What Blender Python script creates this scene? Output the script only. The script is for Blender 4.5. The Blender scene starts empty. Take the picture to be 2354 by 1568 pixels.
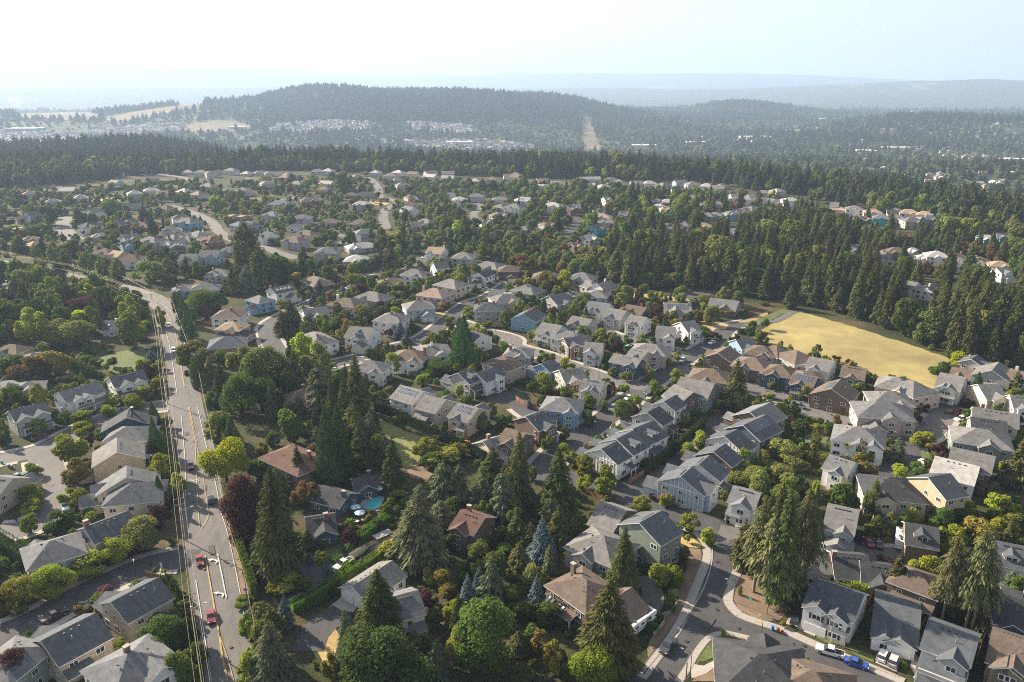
import bpy, math, random
import numpy as np
from mathutils import Vector, Matrix
from math import radians, sin, cos, tan, pi, atan2, hypot, exp
random.seed(7)
scene = bpy.context.scene
COL = scene.collection

# ------------------------------------------------------------------ camera
CAM_H, FOC, HORIZ = 115.0, 1830.0, 594.0      # metres, focal length and horizon offset in 2353-px-wide photo units
PITCH = math.atan(HORIZ / FOC)
cd = bpy.data.cameras.new('camera')
cam = bpy.data.objects.new('camera', cd)
COL.objects.link(cam)
cam.location = (0, 0, CAM_H)
cam.rotation_euler = (pi / 2 - PITCH, 0, 0)
cd.sensor_width = 36.0
cd.lens = 36.0 * FOC / 2353.0
cd.clip_start, cd.clip_end = 1.0, 90000.0
scene.camera = cam

# ------------------------------------------------------------------ sky, sun, exposure
SUN_EL, SUN_AZ = radians(27.0), radians(145.0)   # azimuth counter-clockwise from +X
world = bpy.data.worlds.new('World')
scene.world = world
world.use_nodes = True
wn = world.node_tree
wn.nodes.clear()
sky = wn.nodes.new('ShaderNodeTexSky')
sky.sky_type = 'NISHITA'
sky.sun_disc = False
sky.sun_elevation = SUN_EL
sky.sun_rotation = pi / 2 - SUN_AZ
sky.altitude = 200.0
sky.air_density = 1.0
sky.dust_density = 1.8
sky.ozone_density = 1.6
bg = wn.nodes.new('ShaderNodeBackground')
bg.inputs['Strength'].default_value = 0.067
wo = wn.nodes.new('ShaderNodeOutputWorld')
hsv = wn.nodes.new('ShaderNodeHueSaturation')
hsv.inputs['Saturation'].default_value = 0.40
wn.links.new(sky.outputs[0], hsv.inputs['Color'])
wn.links.new(hsv.outputs[0], bg.inputs['Color'])
wn.links.new(bg.outputs[0], wo.inputs['Surface'])
sd = bpy.data.lights.new('sun', 'SUN')
sd.energy = 5.0
sd.angle = radians(0.6)
sd.color = (1.0, 0.86, 0.66)
sun = bpy.data.objects.new('sun', sd)
COL.objects.link(sun)
sdir = Vector((cos(SUN_AZ) * cos(SUN_EL), sin(SUN_AZ) * cos(SUN_EL), sin(SUN_EL)))
sun.rotation_euler = sdir.to_track_quat('Z', 'Y').to_euler()
sun.location = (0, 0, 900)
vs = scene.view_settings
scene.display_settings.display_device = 'sRGB'
vs.view_transform = 'Standard'
vs.look = 'None'
vs.exposure = 1.8
vs.gamma = 1.0
vs.use_curve_mapping = False
scene.cycles.max_bounces = 6
scene.cycles.diffuse_bounces = 3
scene.cycles.glossy_bounces = 2
scene.cycles.transmission_bounces = 3
scene.cycles.volume_bounces = 1
scene.cycles.use_denoising = False
scene.cycles.filter_width = 1.05

# ------------------------------------------------------------------ projection: photo point -> place on the ground
CP, SP = cos(PITCH), sin(PITCH)
def ray(x, y):
    u, v = (x - 1176.5) / FOC, -(y - 784) / FOC
    return np.array([u, CP + v * SP, -SP + v * CP])
def proj(P):
    dx, dy, dz = P[0], P[1], P[2] - CAM_H
    zc = dy * CP - dz * SP
    return 1176.5 + FOC * dx / zc, 784 - FOC * (dy * SP + dz * CP) / zc
def D(i, j, x, y):
    return 588.25 * i + x / 4.0, 392.0 * j + y / 4.0
def plane(x, y, z):
    d = ray(x, y)
    t = (z - CAM_H) / d[2]
    return np.array([d[0] * t, d[1] * t, z])

# ------------------------------------------------------------------ terrain heights
EDGE_PX = [(-900, 395), (0, 392), (500, 390), (600, 380), (1000, 392), (1300, 402), (1500, 408), (1600, 417), (1700, 428), (1800, 441), (1900, 456), (2000, 472), (2353, 556), (3000, 640)]
_e = []
for x, y in EDGE_PX:
    p = plane(x, y, 0.0)
    _e.append((atan2(p[0], p[1]), hypot(p[0], p[1])))
EA = np.array([a for a, r in _e]); ER = np.array([r for a, r in _e])
def azpx(x):
    return math.atan((x - 1176.5) / FOC * 1.0)
def prof(pts, dist):
    """ridge profile: photo skyline points -> (azimuths, heights) at a distance"""
    a, z = [], []
    for x, y in pts:
        d = ray(x, y)
        a.append(atan2(d[0], d[1])); z.append(CAM_H + d[2] / hypot(d[0], d[1]) * dist)
    return np.array(a), np.array(z)
BASE = -95.0
R1 = prof([(-900, 150), (0, 152), (120, 147), (260, 149), (350, 155), (480, 153), (600, 161), (700, 164), (830, 174), (900, 176), (1000, 172), (1080, 175), (1180, 167), (1240, 170), (1330, 167), (1440, 171), (1550, 168), (1700, 168), (1850, 173), (1980, 178), (2090, 185), (2200, 187), (3200, 190)], 21000)
R2 = prof([(-900, 205), (1700, 205), (1900, 196), (2050, 190), (2180, 185), (2280, 181), (2353, 184), (2600, 182), (3200, 190)], 12500)
R3 = prof([(-900, 290), (-100, 282), (150, 268), (300, 256), (400, 246), (480, 238), (560, 230), (640, 221), (700, 214), (760, 209), (830, 206), (900, 209), (1000, 211), (1080, 215), (1150, 221), (1250, 233), (1330, 246), (1400, 258), (1480, 268), (1600, 280), (3200, 300)], 4400)
R4 = prof([(-900, 330), (1350, 290), (1480, 272), (1570, 259), (1630, 249), (1690, 242), (1750, 243), (1820, 254), (1900, 267), (2050, 285), (3200, 330)], 5600)
R5 = prof([(-900, 330), (1700, 330), (1800, 300), (1900, 287), (2040, 276), (2200, 274), (2353, 278), (2700, 276), (3200, 295)], 3900)
R6 = prof([(-900, 372), (0, 362), (200, 357), (330, 350), (420, 356), (500, 372), (560, 425), (3200, 425)], 1750)
def bump(a, r, P, r0, s_in, s_out):
    h = np.maximum(np.interp(a, P[0], P[1]) - BASE, 0.0)
    s = np.where(r < r0, s_in, s_out)
    return h * np.exp(-((r - r0) / s) ** 2)
def terrain(x, y):
    x = np.asarray(x, float); y = np.asarray(y, float)
    a = np.arctan2(x, np.maximum(y, 1e-3)); r = np.hypot(x, y)
    re = np.interp(a, EA, ER)
    t = np.clip((r - re) / 850.0, 0, 1)
    z = BASE * t * t * (3 - 2 * t)
    w = t * t * (3 - 2 * t)
    roll = 9 * np.sin(x / 410.0 + 1.3) * np.sin(y / 530.0) + 5 * np.sin(x / 170.0) * np.sin(y / 230.0 + .7)
    b = np.maximum.reduce([bump(a, r, R1, 21000, 4200, 5000), bump(a, r, R2, 12500, 2200, 3000), bump(a, r, R3, 4400, 1000, 1300), bump(a, r, R4, 5600, 900, 900), bump(a, r, R5, 3900, 420, 700), bump(a, r, R6, 1750, 330, 400)])
    lump = 1 + 0.10 * np.sin(x / 260.0) * np.sin(y / 340.0 + 1) + 0.06 * np.sin(x / 120.0 + y / 190.0)
    return z + w * (roll + b * np.where(r < 9000, lump, 1.0)) 
def tz(x, y):
    return float(terrain(x, y))
def gp(x, y, dz=0.0):
    """photo point (2353-wide units) -> first point of the ground under it"""
    d = ray(x, y)
    if d[2] < -1e-4:
        t = -CAM_H / d[2]
        P = d * t
        if hypot(P[0], P[1]) < np.interp(atan2(P[0], P[1]), EA, ER):
            return Vector((P[0], P[1], dz))
        t0 = t
    else:
        t0 = 900
    ts = t0 * 0.9 * np.exp(np.linspace(0, math.log(40), 900))
    X, Y, Z = d[0] * ts, d[1] * ts, CAM_H + d[2] * ts
    below = np.nonzero(Z < terrain(X, Y))[0]
    k = below[0] if len(below) else 899
    return Vector((X[k], Y[k], tz(X[k], Y[k]) + dz))
def tp(t, x, y, dz=0.0):
    return gp(*D(t[0], t[1], x, y), dz)

# ------------------------------------------------------------------ materials (procedural)
def mat(name, base=(.5, .5, .5), rough=.8, use_obj=False, noise=None, spec=.3, metal=0.0, bump=None, wave=None):
    m = bpy.data.materials.new(name); m.use_nodes = True
    nt = m.node_tree; N, Lk = nt.nodes, nt.links
    b = N['Principled BSDF']
    b.inputs['Roughness'].default_value = rough
    b.inputs['Specular IOR Level'].default_value = spec
    b.inputs['Metallic'].default_value = metal
    if use_obj:
        oi = N.new('ShaderNodeObjectInfo'); c = oi.outputs['Color']
    else:
        rgb = N.new('ShaderNodeRGB'); rgb.outputs[0].default_value = (*base, 1); c = rgb.outputs[0]
    tc = N.new('ShaderNodeTexCoord')
    for k, (scale, lo, hi) in enumerate(noise or ()):
        nz = N.new('ShaderNodeTexNoise'); nz.inputs['Scale'].default_value = scale; nz.inputs['Detail'].default_value = 4
        Lk.new(tc.outputs['Object'], nz.inputs['Vector'])
        mr = N.new('ShaderNodeMapRange'); mr.inputs['From Min'].default_value = .3; mr.inputs['From Max'].default_value = .7
        mr.inputs['To Min'].default_value = lo; mr.inputs['To Max'].default_value = hi
        Lk.new(nz.outputs['Fac'], mr.inputs['Value'])
        mx = N.new('ShaderNodeVectorMath'); mx.operation = 'SCALE'
        Lk.new(c, mx.inputs[0]); Lk.new(mr.outputs[0], mx.inputs['Scale']); c = mx.outputs[0]
    if wave:
        wv = N.new('ShaderNodeTexWave'); wv.bands_direction = wave[0]; wv.inputs['Scale'].default_value = wave[1]
        Lk.new(tc.outputs['Object'], wv.inputs['Vector'])
        bp = N.new('ShaderNodeBump'); bp.inputs['Strength'].default_value = wave[2]; bp.inputs['Distance'].default_value = .05
        Lk.new(wv.outputs['Fac'], bp.inputs['Height']); Lk.new(bp.outputs[0], b.inputs['Normal'])
    if bump:
        nz = N.new('ShaderNodeTexNoise'); nz.inputs['Scale'].default_value = bump[0]; nz.inputs['Detail'].default_value = 5
        Lk.new(tc.outputs['Object'], nz.inputs['Vector'])
        bp = N.new('ShaderNodeBump'); bp.inputs['Strength'].default_value = bump[1]; bp.inputs['Distance'].default_value = .1
        Lk.new(nz.outputs['Fac'], bp.inputs['Height']); Lk.new(bp.outputs[0], b.inputs['Normal'])
    Lk.new(c, b.inputs['Base Color'])
    return m

def leaf_mat(name, trans=.28):
    """foliage: the object's own colour, varied per tree and in clumps through the crown; partly translucent"""
    m = bpy.data.materials.new(name); m.use_nodes = True
    nt = m.node_tree; N, Lk = nt.nodes, nt.links
    N.remove(N['Principled BSDF'])
    oi = N.new('ShaderNodeObjectInfo'); tc = N.new('ShaderNodeTexCoord')
    hs = N.new('ShaderNodeHueSaturation')
    mr = N.new('ShaderNodeMapRange'); mr.inputs['To Min'].default_value = .475; mr.inputs['To Max'].default_value = .525
    Lk.new(oi.outputs['Random'], mr.inputs['Value']); Lk.new(mr.outputs[0], hs.inputs['Hue'])
    mul = N.new('ShaderNodeMath'); mul.operation = 'MULTIPLY'; mul.inputs[1].default_value = 7.31
    fr = N.new('ShaderNodeMath'); fr.operation = 'FRACT'
    Lk.new(oi.outputs['Random'], mul.inputs[0]); Lk.new(mul.outputs[0], fr.inputs[0])
    m2 = N.new('ShaderNodeMapRange'); m2.inputs['To Min'].default_value = .72; m2.inputs['To Max'].default_value = 1.3
    Lk.new(fr.outputs[0], m2.inputs['Value'])
    nz = N.new('ShaderNodeTexNoise'); nz.inputs['Scale'].default_value = .55; nz.inputs['Detail'].default_value = 3
    Lk.new(tc.outputs['Object'], nz.inputs['Vector'])
    m3 = N.new('ShaderNodeMapRange'); m3.inputs['From Min'].default_value = .3; m3.inputs['From Max'].default_value = .7
    m3.inputs['To Min'].default_value = .7; m3.inputs['To Max'].default_value = 1.35
    Lk.new(nz.outputs['Fac'], m3.inputs['Value'])
    mm = N.new('ShaderNodeMath'); mm.operation = 'MULTIPLY'
    Lk.new(m2.outputs[0], mm.inputs[0]); Lk.new(m3.outputs[0], mm.inputs[1]); Lk.new(mm.outputs[0], hs.inputs['Value'])
    Lk.new(oi.outputs['Color'], hs.inputs['Color'])
    df = N.new('ShaderNodeBsdfDiffuse'); tr = N.new('ShaderNodeBsdfTranslucent'); mx = N.new('ShaderNodeMixShader')
    mx.inputs[0].default_value = trans
    Lk.new(hs.outputs[0], df.inputs[0]); Lk.new(hs.outputs[0], tr.inputs[0])
    Lk.new(df.outputs[0], mx.inputs[1]); Lk.new(tr.outputs[0], mx.inputs[2])
    Lk.new(mx.outputs[0], N['Material Output'].inputs['Surface'])
    return m

M = {
    'wall': mat('siding', use_obj=True, rough=.75, noise=[(.5, .88, 1.08), (6, .94, 1.05)], wave=('Z', 1.9, .5)),
    'roof': mat('shingles', use_obj=True, rough=.92, spec=.15, noise=[(.12, .88, 1.12), (.6, .80, 1.18), (7, .72, 1.28), (30, .85, 1.15)], bump=(14, .5)),
    'trim': mat('white_trim', (.68, .67, .64), .6),
    'paint': mat('door_paint', use_obj=True, rough=.6, noise=[(2, .95, 1.03)]),
    'glass': mat('window_glass', (.025, .032, .04), .06, spec=.6),
    'dark': mat('dark_metal', (.035, .035, .038), .6),
    'vent': mat('roof_vent_metal', (.05, .048, .046), .6),
    'solar': mat('solar_cells', (.055, .062, .085), .2, spec=.6),
    'olive': mat('olive_meadow', (.15, .155, .05), .95, noise=[(.06, .75, 1.25), (.6, .8, 1.2), (5, .85, 1.15)], bump=(6, .6)),
    'silver': mat('galvanised_metal', (.45, .45, .45), .4, metal=.6),
    'brick': mat('chimney_brick', use_obj=True, rough=.9, noise=[(4, .8, 1.2), (18, .8, 1.2)]),
    'wood': mat('fence_wood', (.20, .105, .06), .85, noise=[(.7, .7, 1.25), (9, .75, 1.2)]),
    'pole': mat('weathered_pole', (.16, .12, .09), .9, noise=[(2, .8, 1.2)]),
    'bark': mat('bark', (.085, .066, .05), .95, noise=[(3, .7, 1.3)]),
    'palebark': mat('pale_bark', (.23, .19, .15), .95, noise=[(2, .7, 1.25)]),
    'leaf': leaf_mat('foliage', .42),
    'needle': leaf_mat('needles', .2),
    'asphalt': mat('asphalt', (.118, .111, .109), .9, noise=[(.03, .85, 1.12), (.35, .9, 1.1), (9, .88, 1.12)], bump=(20, .3)),
    'newasphalt': mat('dark_asphalt', (.058, .057, .060), .9, noise=[(.03, .85, 1.15), (.4, .88, 1.1), (9, .85, 1.15)], bump=(20, .3)),
    'concrete': mat('concrete', (.31, .285, .26), .9, noise=[(.2, .85, 1.08), (3, .92, 1.06)], bump=(8, .2)),
    'joint': mat('concrete_joint', (.22, .20, .18), .95, noise=[(.5, .85, 1.1)]),
    'white': mat('road_white', (.50, .49, .47), .7, noise=[(.9, .75, 1.1), (6, .8, 1.05)]),
    'yellow': mat('road_yellow', (.42, .27, .09), .7, noise=[(.9, .75, 1.1), (6, .8, 1.05)]),
    'lawn': mat('lawn_grass', (.075, .095, .028), .95, noise=[(.12, .75, 1.3), (1.2, .8, 1.2), (9, .8, 1.2)], bump=(7, .6)),
    'dry': mat('dry_grass', (.33, .235, .10), .95, noise=[(.05, .75, 1.2), (.6, .8, 1.2), (5, .85, 1.15)], bump=(6, .6)),
    'bark_mulch': mat('bark_mulch', (.16, .115, .08), .95, noise=[(.2, .75, 1.25), (4, .8, 1.2)], bump=(6, .7)),
    'stone': mat('stone', (.23, .20, .17), .9, noise=[(2, .75, 1.25), (9, .8, 1.2)], bump=(5, .6)),
    'rubber': mat('tyre_rubber', (.02, .02, .021), .8),
    'carpaint': mat('car_paint', use_obj=True, rough=.25, spec=.6),
    'lamp': mat('lamp_lens', (.7, .69, .65), .3),
    'red': mat('red_lens', (.35, .02, .02), .3),
    'water': mat('pool_water', (.05, .42, .48), .05, noise=[(.4, .9, 1.1)], spec=.5, bump=(1.5, .08)),
    'fabric': mat('fabric', use_obj=True, rough=.85),
    'wire': mat('wire_metal', (.27, .23, .17), .5, metal=.3),
}

def streaked(m, scale, lo, hi, rot, stretch, band=None):
    """long faint streaks (tyre wear, mowing swaths) multiplied into a material's colour"""
    nt = m.node_tree; N, Lk = nt.nodes, nt.links; b = N['Principled BSDF']
    src = b.inputs['Base Color'].links[0].from_socket
    tc = N.new('ShaderNodeTexCoord'); mp = N.new('ShaderNodeMapping'); mp.inputs['Rotation'].default_value = (0, 0, rot); mp.inputs['Scale'].default_value = (1, stretch, 1)
    Lk.new(tc.outputs['Object'], mp.inputs['Vector'])
    if band:
        nz = N.new('ShaderNodeTexWave'); nz.inputs['Scale'].default_value = scale; nz.inputs['Distortion'].default_value = band; nz.inputs['Detail'].default_value = 3; nz.inputs['Detail Scale'].default_value = .6
    else:
        nz = N.new('ShaderNodeTexNoise'); nz.inputs['Scale'].default_value = scale; nz.inputs['Detail'].default_value = 3
    Lk.new(mp.outputs[0], nz.inputs['Vector'])
    mr = N.new('ShaderNodeMapRange'); mr.inputs['From Min'].default_value = .25; mr.inputs['From Max'].default_value = .75; mr.inputs['To Min'].default_value = lo; mr.inputs['To Max'].default_value = hi
    Lk.new(nz.outputs['Fac'], mr.inputs['Value'])
    mx = N.new('ShaderNodeVectorMath'); mx.operation = 'SCALE'
    Lk.new(src, mx.inputs[0]); Lk.new(mr.outputs[0], mx.inputs['Scale']); Lk.new(mx.outputs[0], b.inputs['Base Color'])
    return m
M['mown'] = streaked(streaked(mat('mown_hay', (.255, .208, .085), .95, noise=[(.02, .68, 1.22), (.12, .84, 1.12), (3, .92, 1.08)], bump=(3, .6)), .4, .965, 1.03, .55, 1, band=9.0), .05, .82, 1.15, .5, .25)
streaked(M['asphalt'], .75, .84, 1.1, .25, .03); streaked(M['newasphalt'], .6, .85, 1.12, -.5, .05)
# ------------------------------------------------------------------ object helpers
def mesh(name, v, f, mats=(), mi=None, smooth=False):
    me = bpy.data.meshes.new(name)
    me.from_pydata([tuple(p) for p in v], [], f)
    for m in mats: me.materials.append(M[m] if isinstance(m, str) else m)
    if mi is not None: me.polygons.foreach_set('material_index', mi)
    if smooth: me.polygons.foreach_set('use_smooth', [True] * len(me.polygons))
    me.update()
    return me
def ob(name, me, parent=None, loc=(0, 0, 0), rot=(0, 0, 0), scale=(1, 1, 1), color=None):
    o = bpy.data.objects.new(name, me)
    COL.objects.link(o)
    if parent is not None: o.parent = parent
    o.location = loc; o.rotation_euler = rot; o.scale = scale
    if color is not None: o.color = (*color, 1)
    return o
def empty(name, loc, rz=0.0):
    o = bpy.data.objects.new(name, None)
    COL.objects.link(o)
    o.location = loc; o.rotation_euler = (0, 0, rz); o.empty_display_size = 1
    return o
def tag(o, label=None, cat=None, group=None, kind=None):
    if label: o['label'] = label
    if cat: o['category'] = cat
    if group: o['group'] = group
    if kind: o['kind'] = kind
    return o
class MB:
    """collects boxes, prisms and tubes into ONE mesh"""
    def __init__(s): s.v, s.f, s.m = [], [], []
    def add(s, v, f, m=0):
        n = len(s.v); s.v += [tuple(p) for p in v]; s.f += [tuple(i + n for i in q) for q in f]
        s.m += (m if isinstance(m, list) else [m] * len(f)); return s
    def box(s, x0, x1, y0, y1, z0, z1, m=0):
        return s.add([(x0, y0, z0), (x1, y0, z0), (x1, y1, z0), (x0, y1, z0), (x0, y0, z1), (x1, y0, z1), (x1, y1, z1), (x0, y1, z1)],
                     [(0, 3, 2, 1), (4, 5, 6, 7), (0, 1, 5, 4), (1, 2, 6, 5), (2, 3, 7, 6), (3, 0, 4, 7)], m)
    def tube(s, pts, rad, n=6, m=0, cap=True):
        pts = [Vector(p) for p in pts]; rings = []
        for k, p in enumerate(pts):
            d = (pts[min(k + 1, len(pts) - 1)] - pts[max(k - 1, 0)]).normalized()
            u = d.cross(Vector((0, 0, 1)) if abs(d.z) < .9 else Vector((1, 0, 0))).normalized(); w = d.cross(u)
            r = rad[k] if isinstance(rad, (list, tuple)) else rad
            rings.append([p + (u * cos(2 * pi * q / n) + w * sin(2 * pi * q / n)) * r for q in range(n)])
        v = [p for g in rings for p in g]; f = []
        for k in range(len(pts) - 1):
            for q in range(n):
                f.append((k * n + q, k * n + (q + 1) % n, (k + 1) * n + (q + 1) % n, (k + 1) * n + q))
        if cap: f += [tuple(range(n))[::-1], tuple((len(pts) - 1) * n + q for q in range(n))]
        return s.add(v, f, m)
    def lathe(s, prof, n=12, m=0, c=(0, 0)):
        v = [(c[0] + r * cos(2 * pi * q / n), c[1] + r * sin(2 * pi * q / n), z) for r, z in prof for q in range(n)]
        f = [(k * n + q, k * n + (q + 1) % n, (k + 1) * n + (q + 1) % n, (k + 1) * n + q) for k in range(len(prof) - 1) for q in range(n)]
        f += [tuple(range(n))[::-1], tuple((len(prof) - 1) * n + q for q in range(n))]
        return s.add(v, f, m)
    def prism(s, poly, z0, z1, m=0):
        n = len(poly)
        v = [(x, y, z0) for x, y in poly] + [(x, y, z1) for x, y in poly]
        f = [tuple(range(n))[::-1], tuple(range(n, 2 * n))] + [(q, (q + 1) % n, n + (q + 1) % n, n + q) for q in range(n)]
        return s.add(v, f, m)
    def me(s, name, mats, smooth=False): return mesh(name, s.v, s.f, mats, s.m, smooth)
_cache = {}
def cached(key, fn):
    if key not in _cache: _cache[key] = fn()
    return _cache[key]

ORD = 'first second third fourth fifth sixth seventh eighth ninth tenth eleventh twelfth thirteenth fourteenth fifteenth sixteenth seventeenth eighteenth nineteenth'.split()
TENS = {2: 'twent', 3: 'thirt', 4: 'fort', 5: 'fift', 6: 'sixt', 7: 'sevent', 8: 'eight', 9: 'ninet'}
def ordinal(n):
    if n < 20: return ORD[n - 1]
    if n < 100: return TENS[n // 10] + ('ieth' if n % 10 == 0 else 'y-' + ORD[n % 10 - 1])
    return 'hundred and ' + ordinal(n - 100) if n > 100 else 'hundredth'
# ------------------------------------------------------------------ land-use polygons (ground under photo outlines)
def poly_w(pts):           # photo outline -> ground outline
    return [gp(x, y) for x, y in pts]
def inside(px, py, poly):
    n = len(poly); r = np.zeros(np.shape(px), bool); j = n - 1
    for i in range(n):
        xi, yi = poly[i][0], poly[i][1]; xj, yj = poly[j][0], poly[j][1]
        c = ((yi > py) != (yj > py)) & (px < (xj - xi) * (py - yi) / ((yj - yi) or 1e-9) + xi)
        r ^= c; j = i
    return r
FAR_FIELDS = [[(395, 306), (440, 284), (490, 276), (530, 276), (582, 291), (545, 300), (480, 306)],
              [(230, 272), (300, 258), (400, 244), (470, 236), (472, 246), (420, 256), (330, 276), (260, 286)],
              [(30, 262), (170, 258), (230, 262), (215, 275), (60, 276)], [(270, 298), (420, 290), (420, 300), (300, 312)],
              [(955, 196), (1000, 194), (1015, 199), (960, 201)], [(1338, 262), (1352, 261), (1384, 352), (1342, 353)],
              [(2085, 195), (2150, 192), (2190, 196), (2100, 200)], [(2060, 203), (2140, 200), (2140, 204), (2070, 207)], [(1000, 300), (1030, 300), (1030, 304), (1000, 305)],
              [(0, 200), (45, 199), (45, 203), (0, 204)], [(1480, 200), (1560, 198), (1560, 202), (1490, 203)], [(1940, 195), (1990, 193), (1990, 198), (1950, 199)]]

# ------------------------------------------------------------------ ground sheet
def build_ground():
    az = np.radians(np.concatenate([np.linspace(-100, -36, 60)[:-1], np.linspace(-36, 36, 470), np.linspace(36, 100, 60)[1:]]))
    rr = np.concatenate([[8], np.geomspace(30, 700, 60), np.geomspace(720, 7500, 190), np.geomspace(7700, 40000, 70)])
    A, R = np.meshgrid(az, rr)
    X, Y = R * np.sin(A), R * np.cos(A)
    Z = terrain(X, Y)
    nr, na = A.shape
    v = np.stack([X, Y, Z], -1).reshape(-1, 3)
    zc = v[:, 1] * CP - (v[:, 2] - CAM_H) * SP
    zc = np.where(zc > 1, zc, 1)
    px = 1176.5 + FOC * v[:, 0] / zc; py = 784 - FOC * (v[:, 1] * SP + (v[:, 2] - CAM_H) * CP) / zc
    rad = R.reshape(-1)
    far = (rad > 1500) & (v[:, 1] > 0)
    fld = np.zeros(len(v))
    for P in FAR_FIELDS: fld = np.maximum(fld, (inside(px, py, P) & far).astype(float))
    re = np.interp(A.reshape(-1), EA, ER)
    forest = np.clip((rad - re + 60) / 200.0, 0, 1)
    me = bpy.data.meshes.new('ground')
    q = np.arange((nr - 1) * (na - 1)); i, j = q // (na - 1), q % (na - 1)
    quads = np.stack([i * na + j, i * na + j + 1, (i + 1) * na + j + 1, (i + 1) * na + j], -1)[:, ::-1]
    me.vertices.add(len(v)); me.vertices.foreach_set('co', v.reshape(-1))
    me.loops.add(quads.size); me.loops.foreach_set('vertex_index', quads.reshape(-1))
    me.polygons.add(len(quads)); me.polygons.foreach_set('loop_start', np.arange(0, quads.size, 4)); me.polygons.foreach_set('loop_total', np.full(len(quads), 4))
    me.polygons.foreach_set('use_smooth', np.ones(len(quads), bool))
    me.update(); me.validate()
    at = me.color_attributes.new('landuse', 'FLOAT_COLOR', 'POINT')
    c = np.stack([forest, fld, np.zeros(len(v)), np.ones(len(v))], -1)
    at.data.foreach_set('color', c.reshape(-1))
    m = bpy.data.materials.new('ground_cover'); m.use_nodes = True
    nt = m.node_tree; N, Lk = nt.nodes, nt.links; b = N['Principled BSDF']
    b.inputs['Roughness'].default_value = .95; b.inputs['Specular IOR Level'].default_value = .1
    geo = N.new('ShaderNodeNewGeometry'); ca = N.new('ShaderNodeVertexColor'); ca.layer_name = 'landuse'
    sep = N.new('ShaderNodeSeparateColor'); Lk.new(ca.outputs[0], sep.inputs[0])
    def noise(scale, detail=4):
        n = N.new('ShaderNodeTexNoise'); n.inputs['Scale'].default_value = scale; n.inputs['Detail'].default_value = detail
        Lk.new(geo.outputs['Position'], n.inputs['Vector']); return n.outputs['Fac']
    def ramp(f, stops):
        r = N.new('ShaderNodeValToRGB'); el = r.color_ramp.elements
        el[0].position, el[0].color = stops[0][0], (*stops[0][1], 1); el[1].position, el[1].color = stops[-1][0], (*stops[-1][1], 1)
        for p, cc in stops[1:-1]:
            e = el.new(p); e.color = (*cc, 1)
        Lk.new(f, r.inputs[0]); return r.outputs[0]
    def mix(f, a, bb):
        x = N.new('ShaderNodeMix'); x.data_type = 'RGBA'; Lk.new(f, x.inputs['Factor']); Lk.new(a, x.inputs[6]); Lk.new(bb, x.inputs[7]); return x.outputs[2]
    near = ramp(noise(.045, 6), [(.3, (.026, .034, .012)), (.5, (.042, .046, .018)), (.62, (.075, .06, .033)), (.78, (.15, .11, .055))])
    fine = ramp(noise(.9, 5), [(.3, (.6, .6, .6)), (.7, (1.3, 1.3, 1.3))])
    mul = N.new('ShaderNodeMix'); mul.data_type = 'RGBA'; mul.blend_type = 'MULTIPLY'; mul.inputs['Factor'].default_value = 1
    Lk.new(near, mul.inputs[6]); Lk.new(fine, mul.inputs[7])
    wood = ramp(noise(.012, 8), [(.3, (.020, .030, .014)), (.5, (.040, .052, .022)), (.64, (.075, .085, .035)), (.8, (.16, .14, .07))])
    field = ramp(noise(.006, 6), [(.3, (.075, .09, .04)), (.5, (.14, .115, .065)), (.7, (.20, .155, .09))])
    cc = mix(sep.outputs[0], mul.outputs[2], wood)
    cc = mix(sep.outputs[1], cc, field)
    Lk.new(cc, b.inputs['Base Color'])
    bp = N.new('ShaderNodeBump'); bp.inputs['Strength'].default_value = .5; bp.inputs['Distance'].default_value = .3
    Lk.new(noise(1.6, 5), bp.inputs['Height']); Lk.new(bp.outputs[0], b.inputs['Normal'])
    me.materials.append(m)
    tag(ob('ground', me), kind='structure')
build_ground()

_layer, _layer2 = [0], [0]
def lift():
    _layer[0] += 1
    return .03 + .004 * _layer[0]
def patch(name, pts, m, z=None, kind='structure', noise_edge=0.0):
    """a sheet of ground from a photo outline"""
    _layer2[0] += 1
    z = .0222 + .004 * _layer2[0] if z is None else z
    P = [gp(x, y) for x, y in pts]
    Q = []
    for a, b in zip(P, P[1:] + P[:1]):
        n = max(1, int((b - a).length / 3.0))
        for k in range(n):
            p = a.lerp(b, k / n); j = noise_edge
            Q.append((p.x + random.uniform(-j, j), p.y + random.uniform(-j, j), p.z + z))
    return tag(ob(name, mesh(name, Q, [tuple(range(len(Q)))], [m])), kind=kind)
def smooth(P, step=2.0):
    """Catmull-Rom through ground points, about STEP metres apart"""
    P = [Vector(p) for p in P]
    if len(P) < 3:
        n = max(1, int((P[1] - P[0]).length / step)); return [P[0].lerp(P[1], k / n) for k in range(n + 1)]
    Q = [2 * P[0] - P[1]] + P + [2 * P[-1] - P[-2]]; out = []
    for i in range(1, len(Q) - 2):
        a, b, c, d = Q[i - 1:i + 3]; n = max(1, int((c - b).length / step))
        for k in range(n):
            t = k / n
            out.append(.5 * ((2 * b) + (c - a) * t + (2 * a - 5 * b + 4 * c - d) * t * t + (3 * b - a - 3 * c + d) * t ** 3))
    return out + [P[-1]]
def side(P, off):
    out = []
    for k, p in enumerate(P):
        d = P[min(k + 1, len(P) - 1)] - P[max(k - 1, 0)]; d.z = 0; d.normalize()
        out.append(p + Vector((-d.y, d.x, 0)) * off)
    return out
def drape(P):
    for p in P: p.z = tz(p.x, p.y)
    return P
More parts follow.
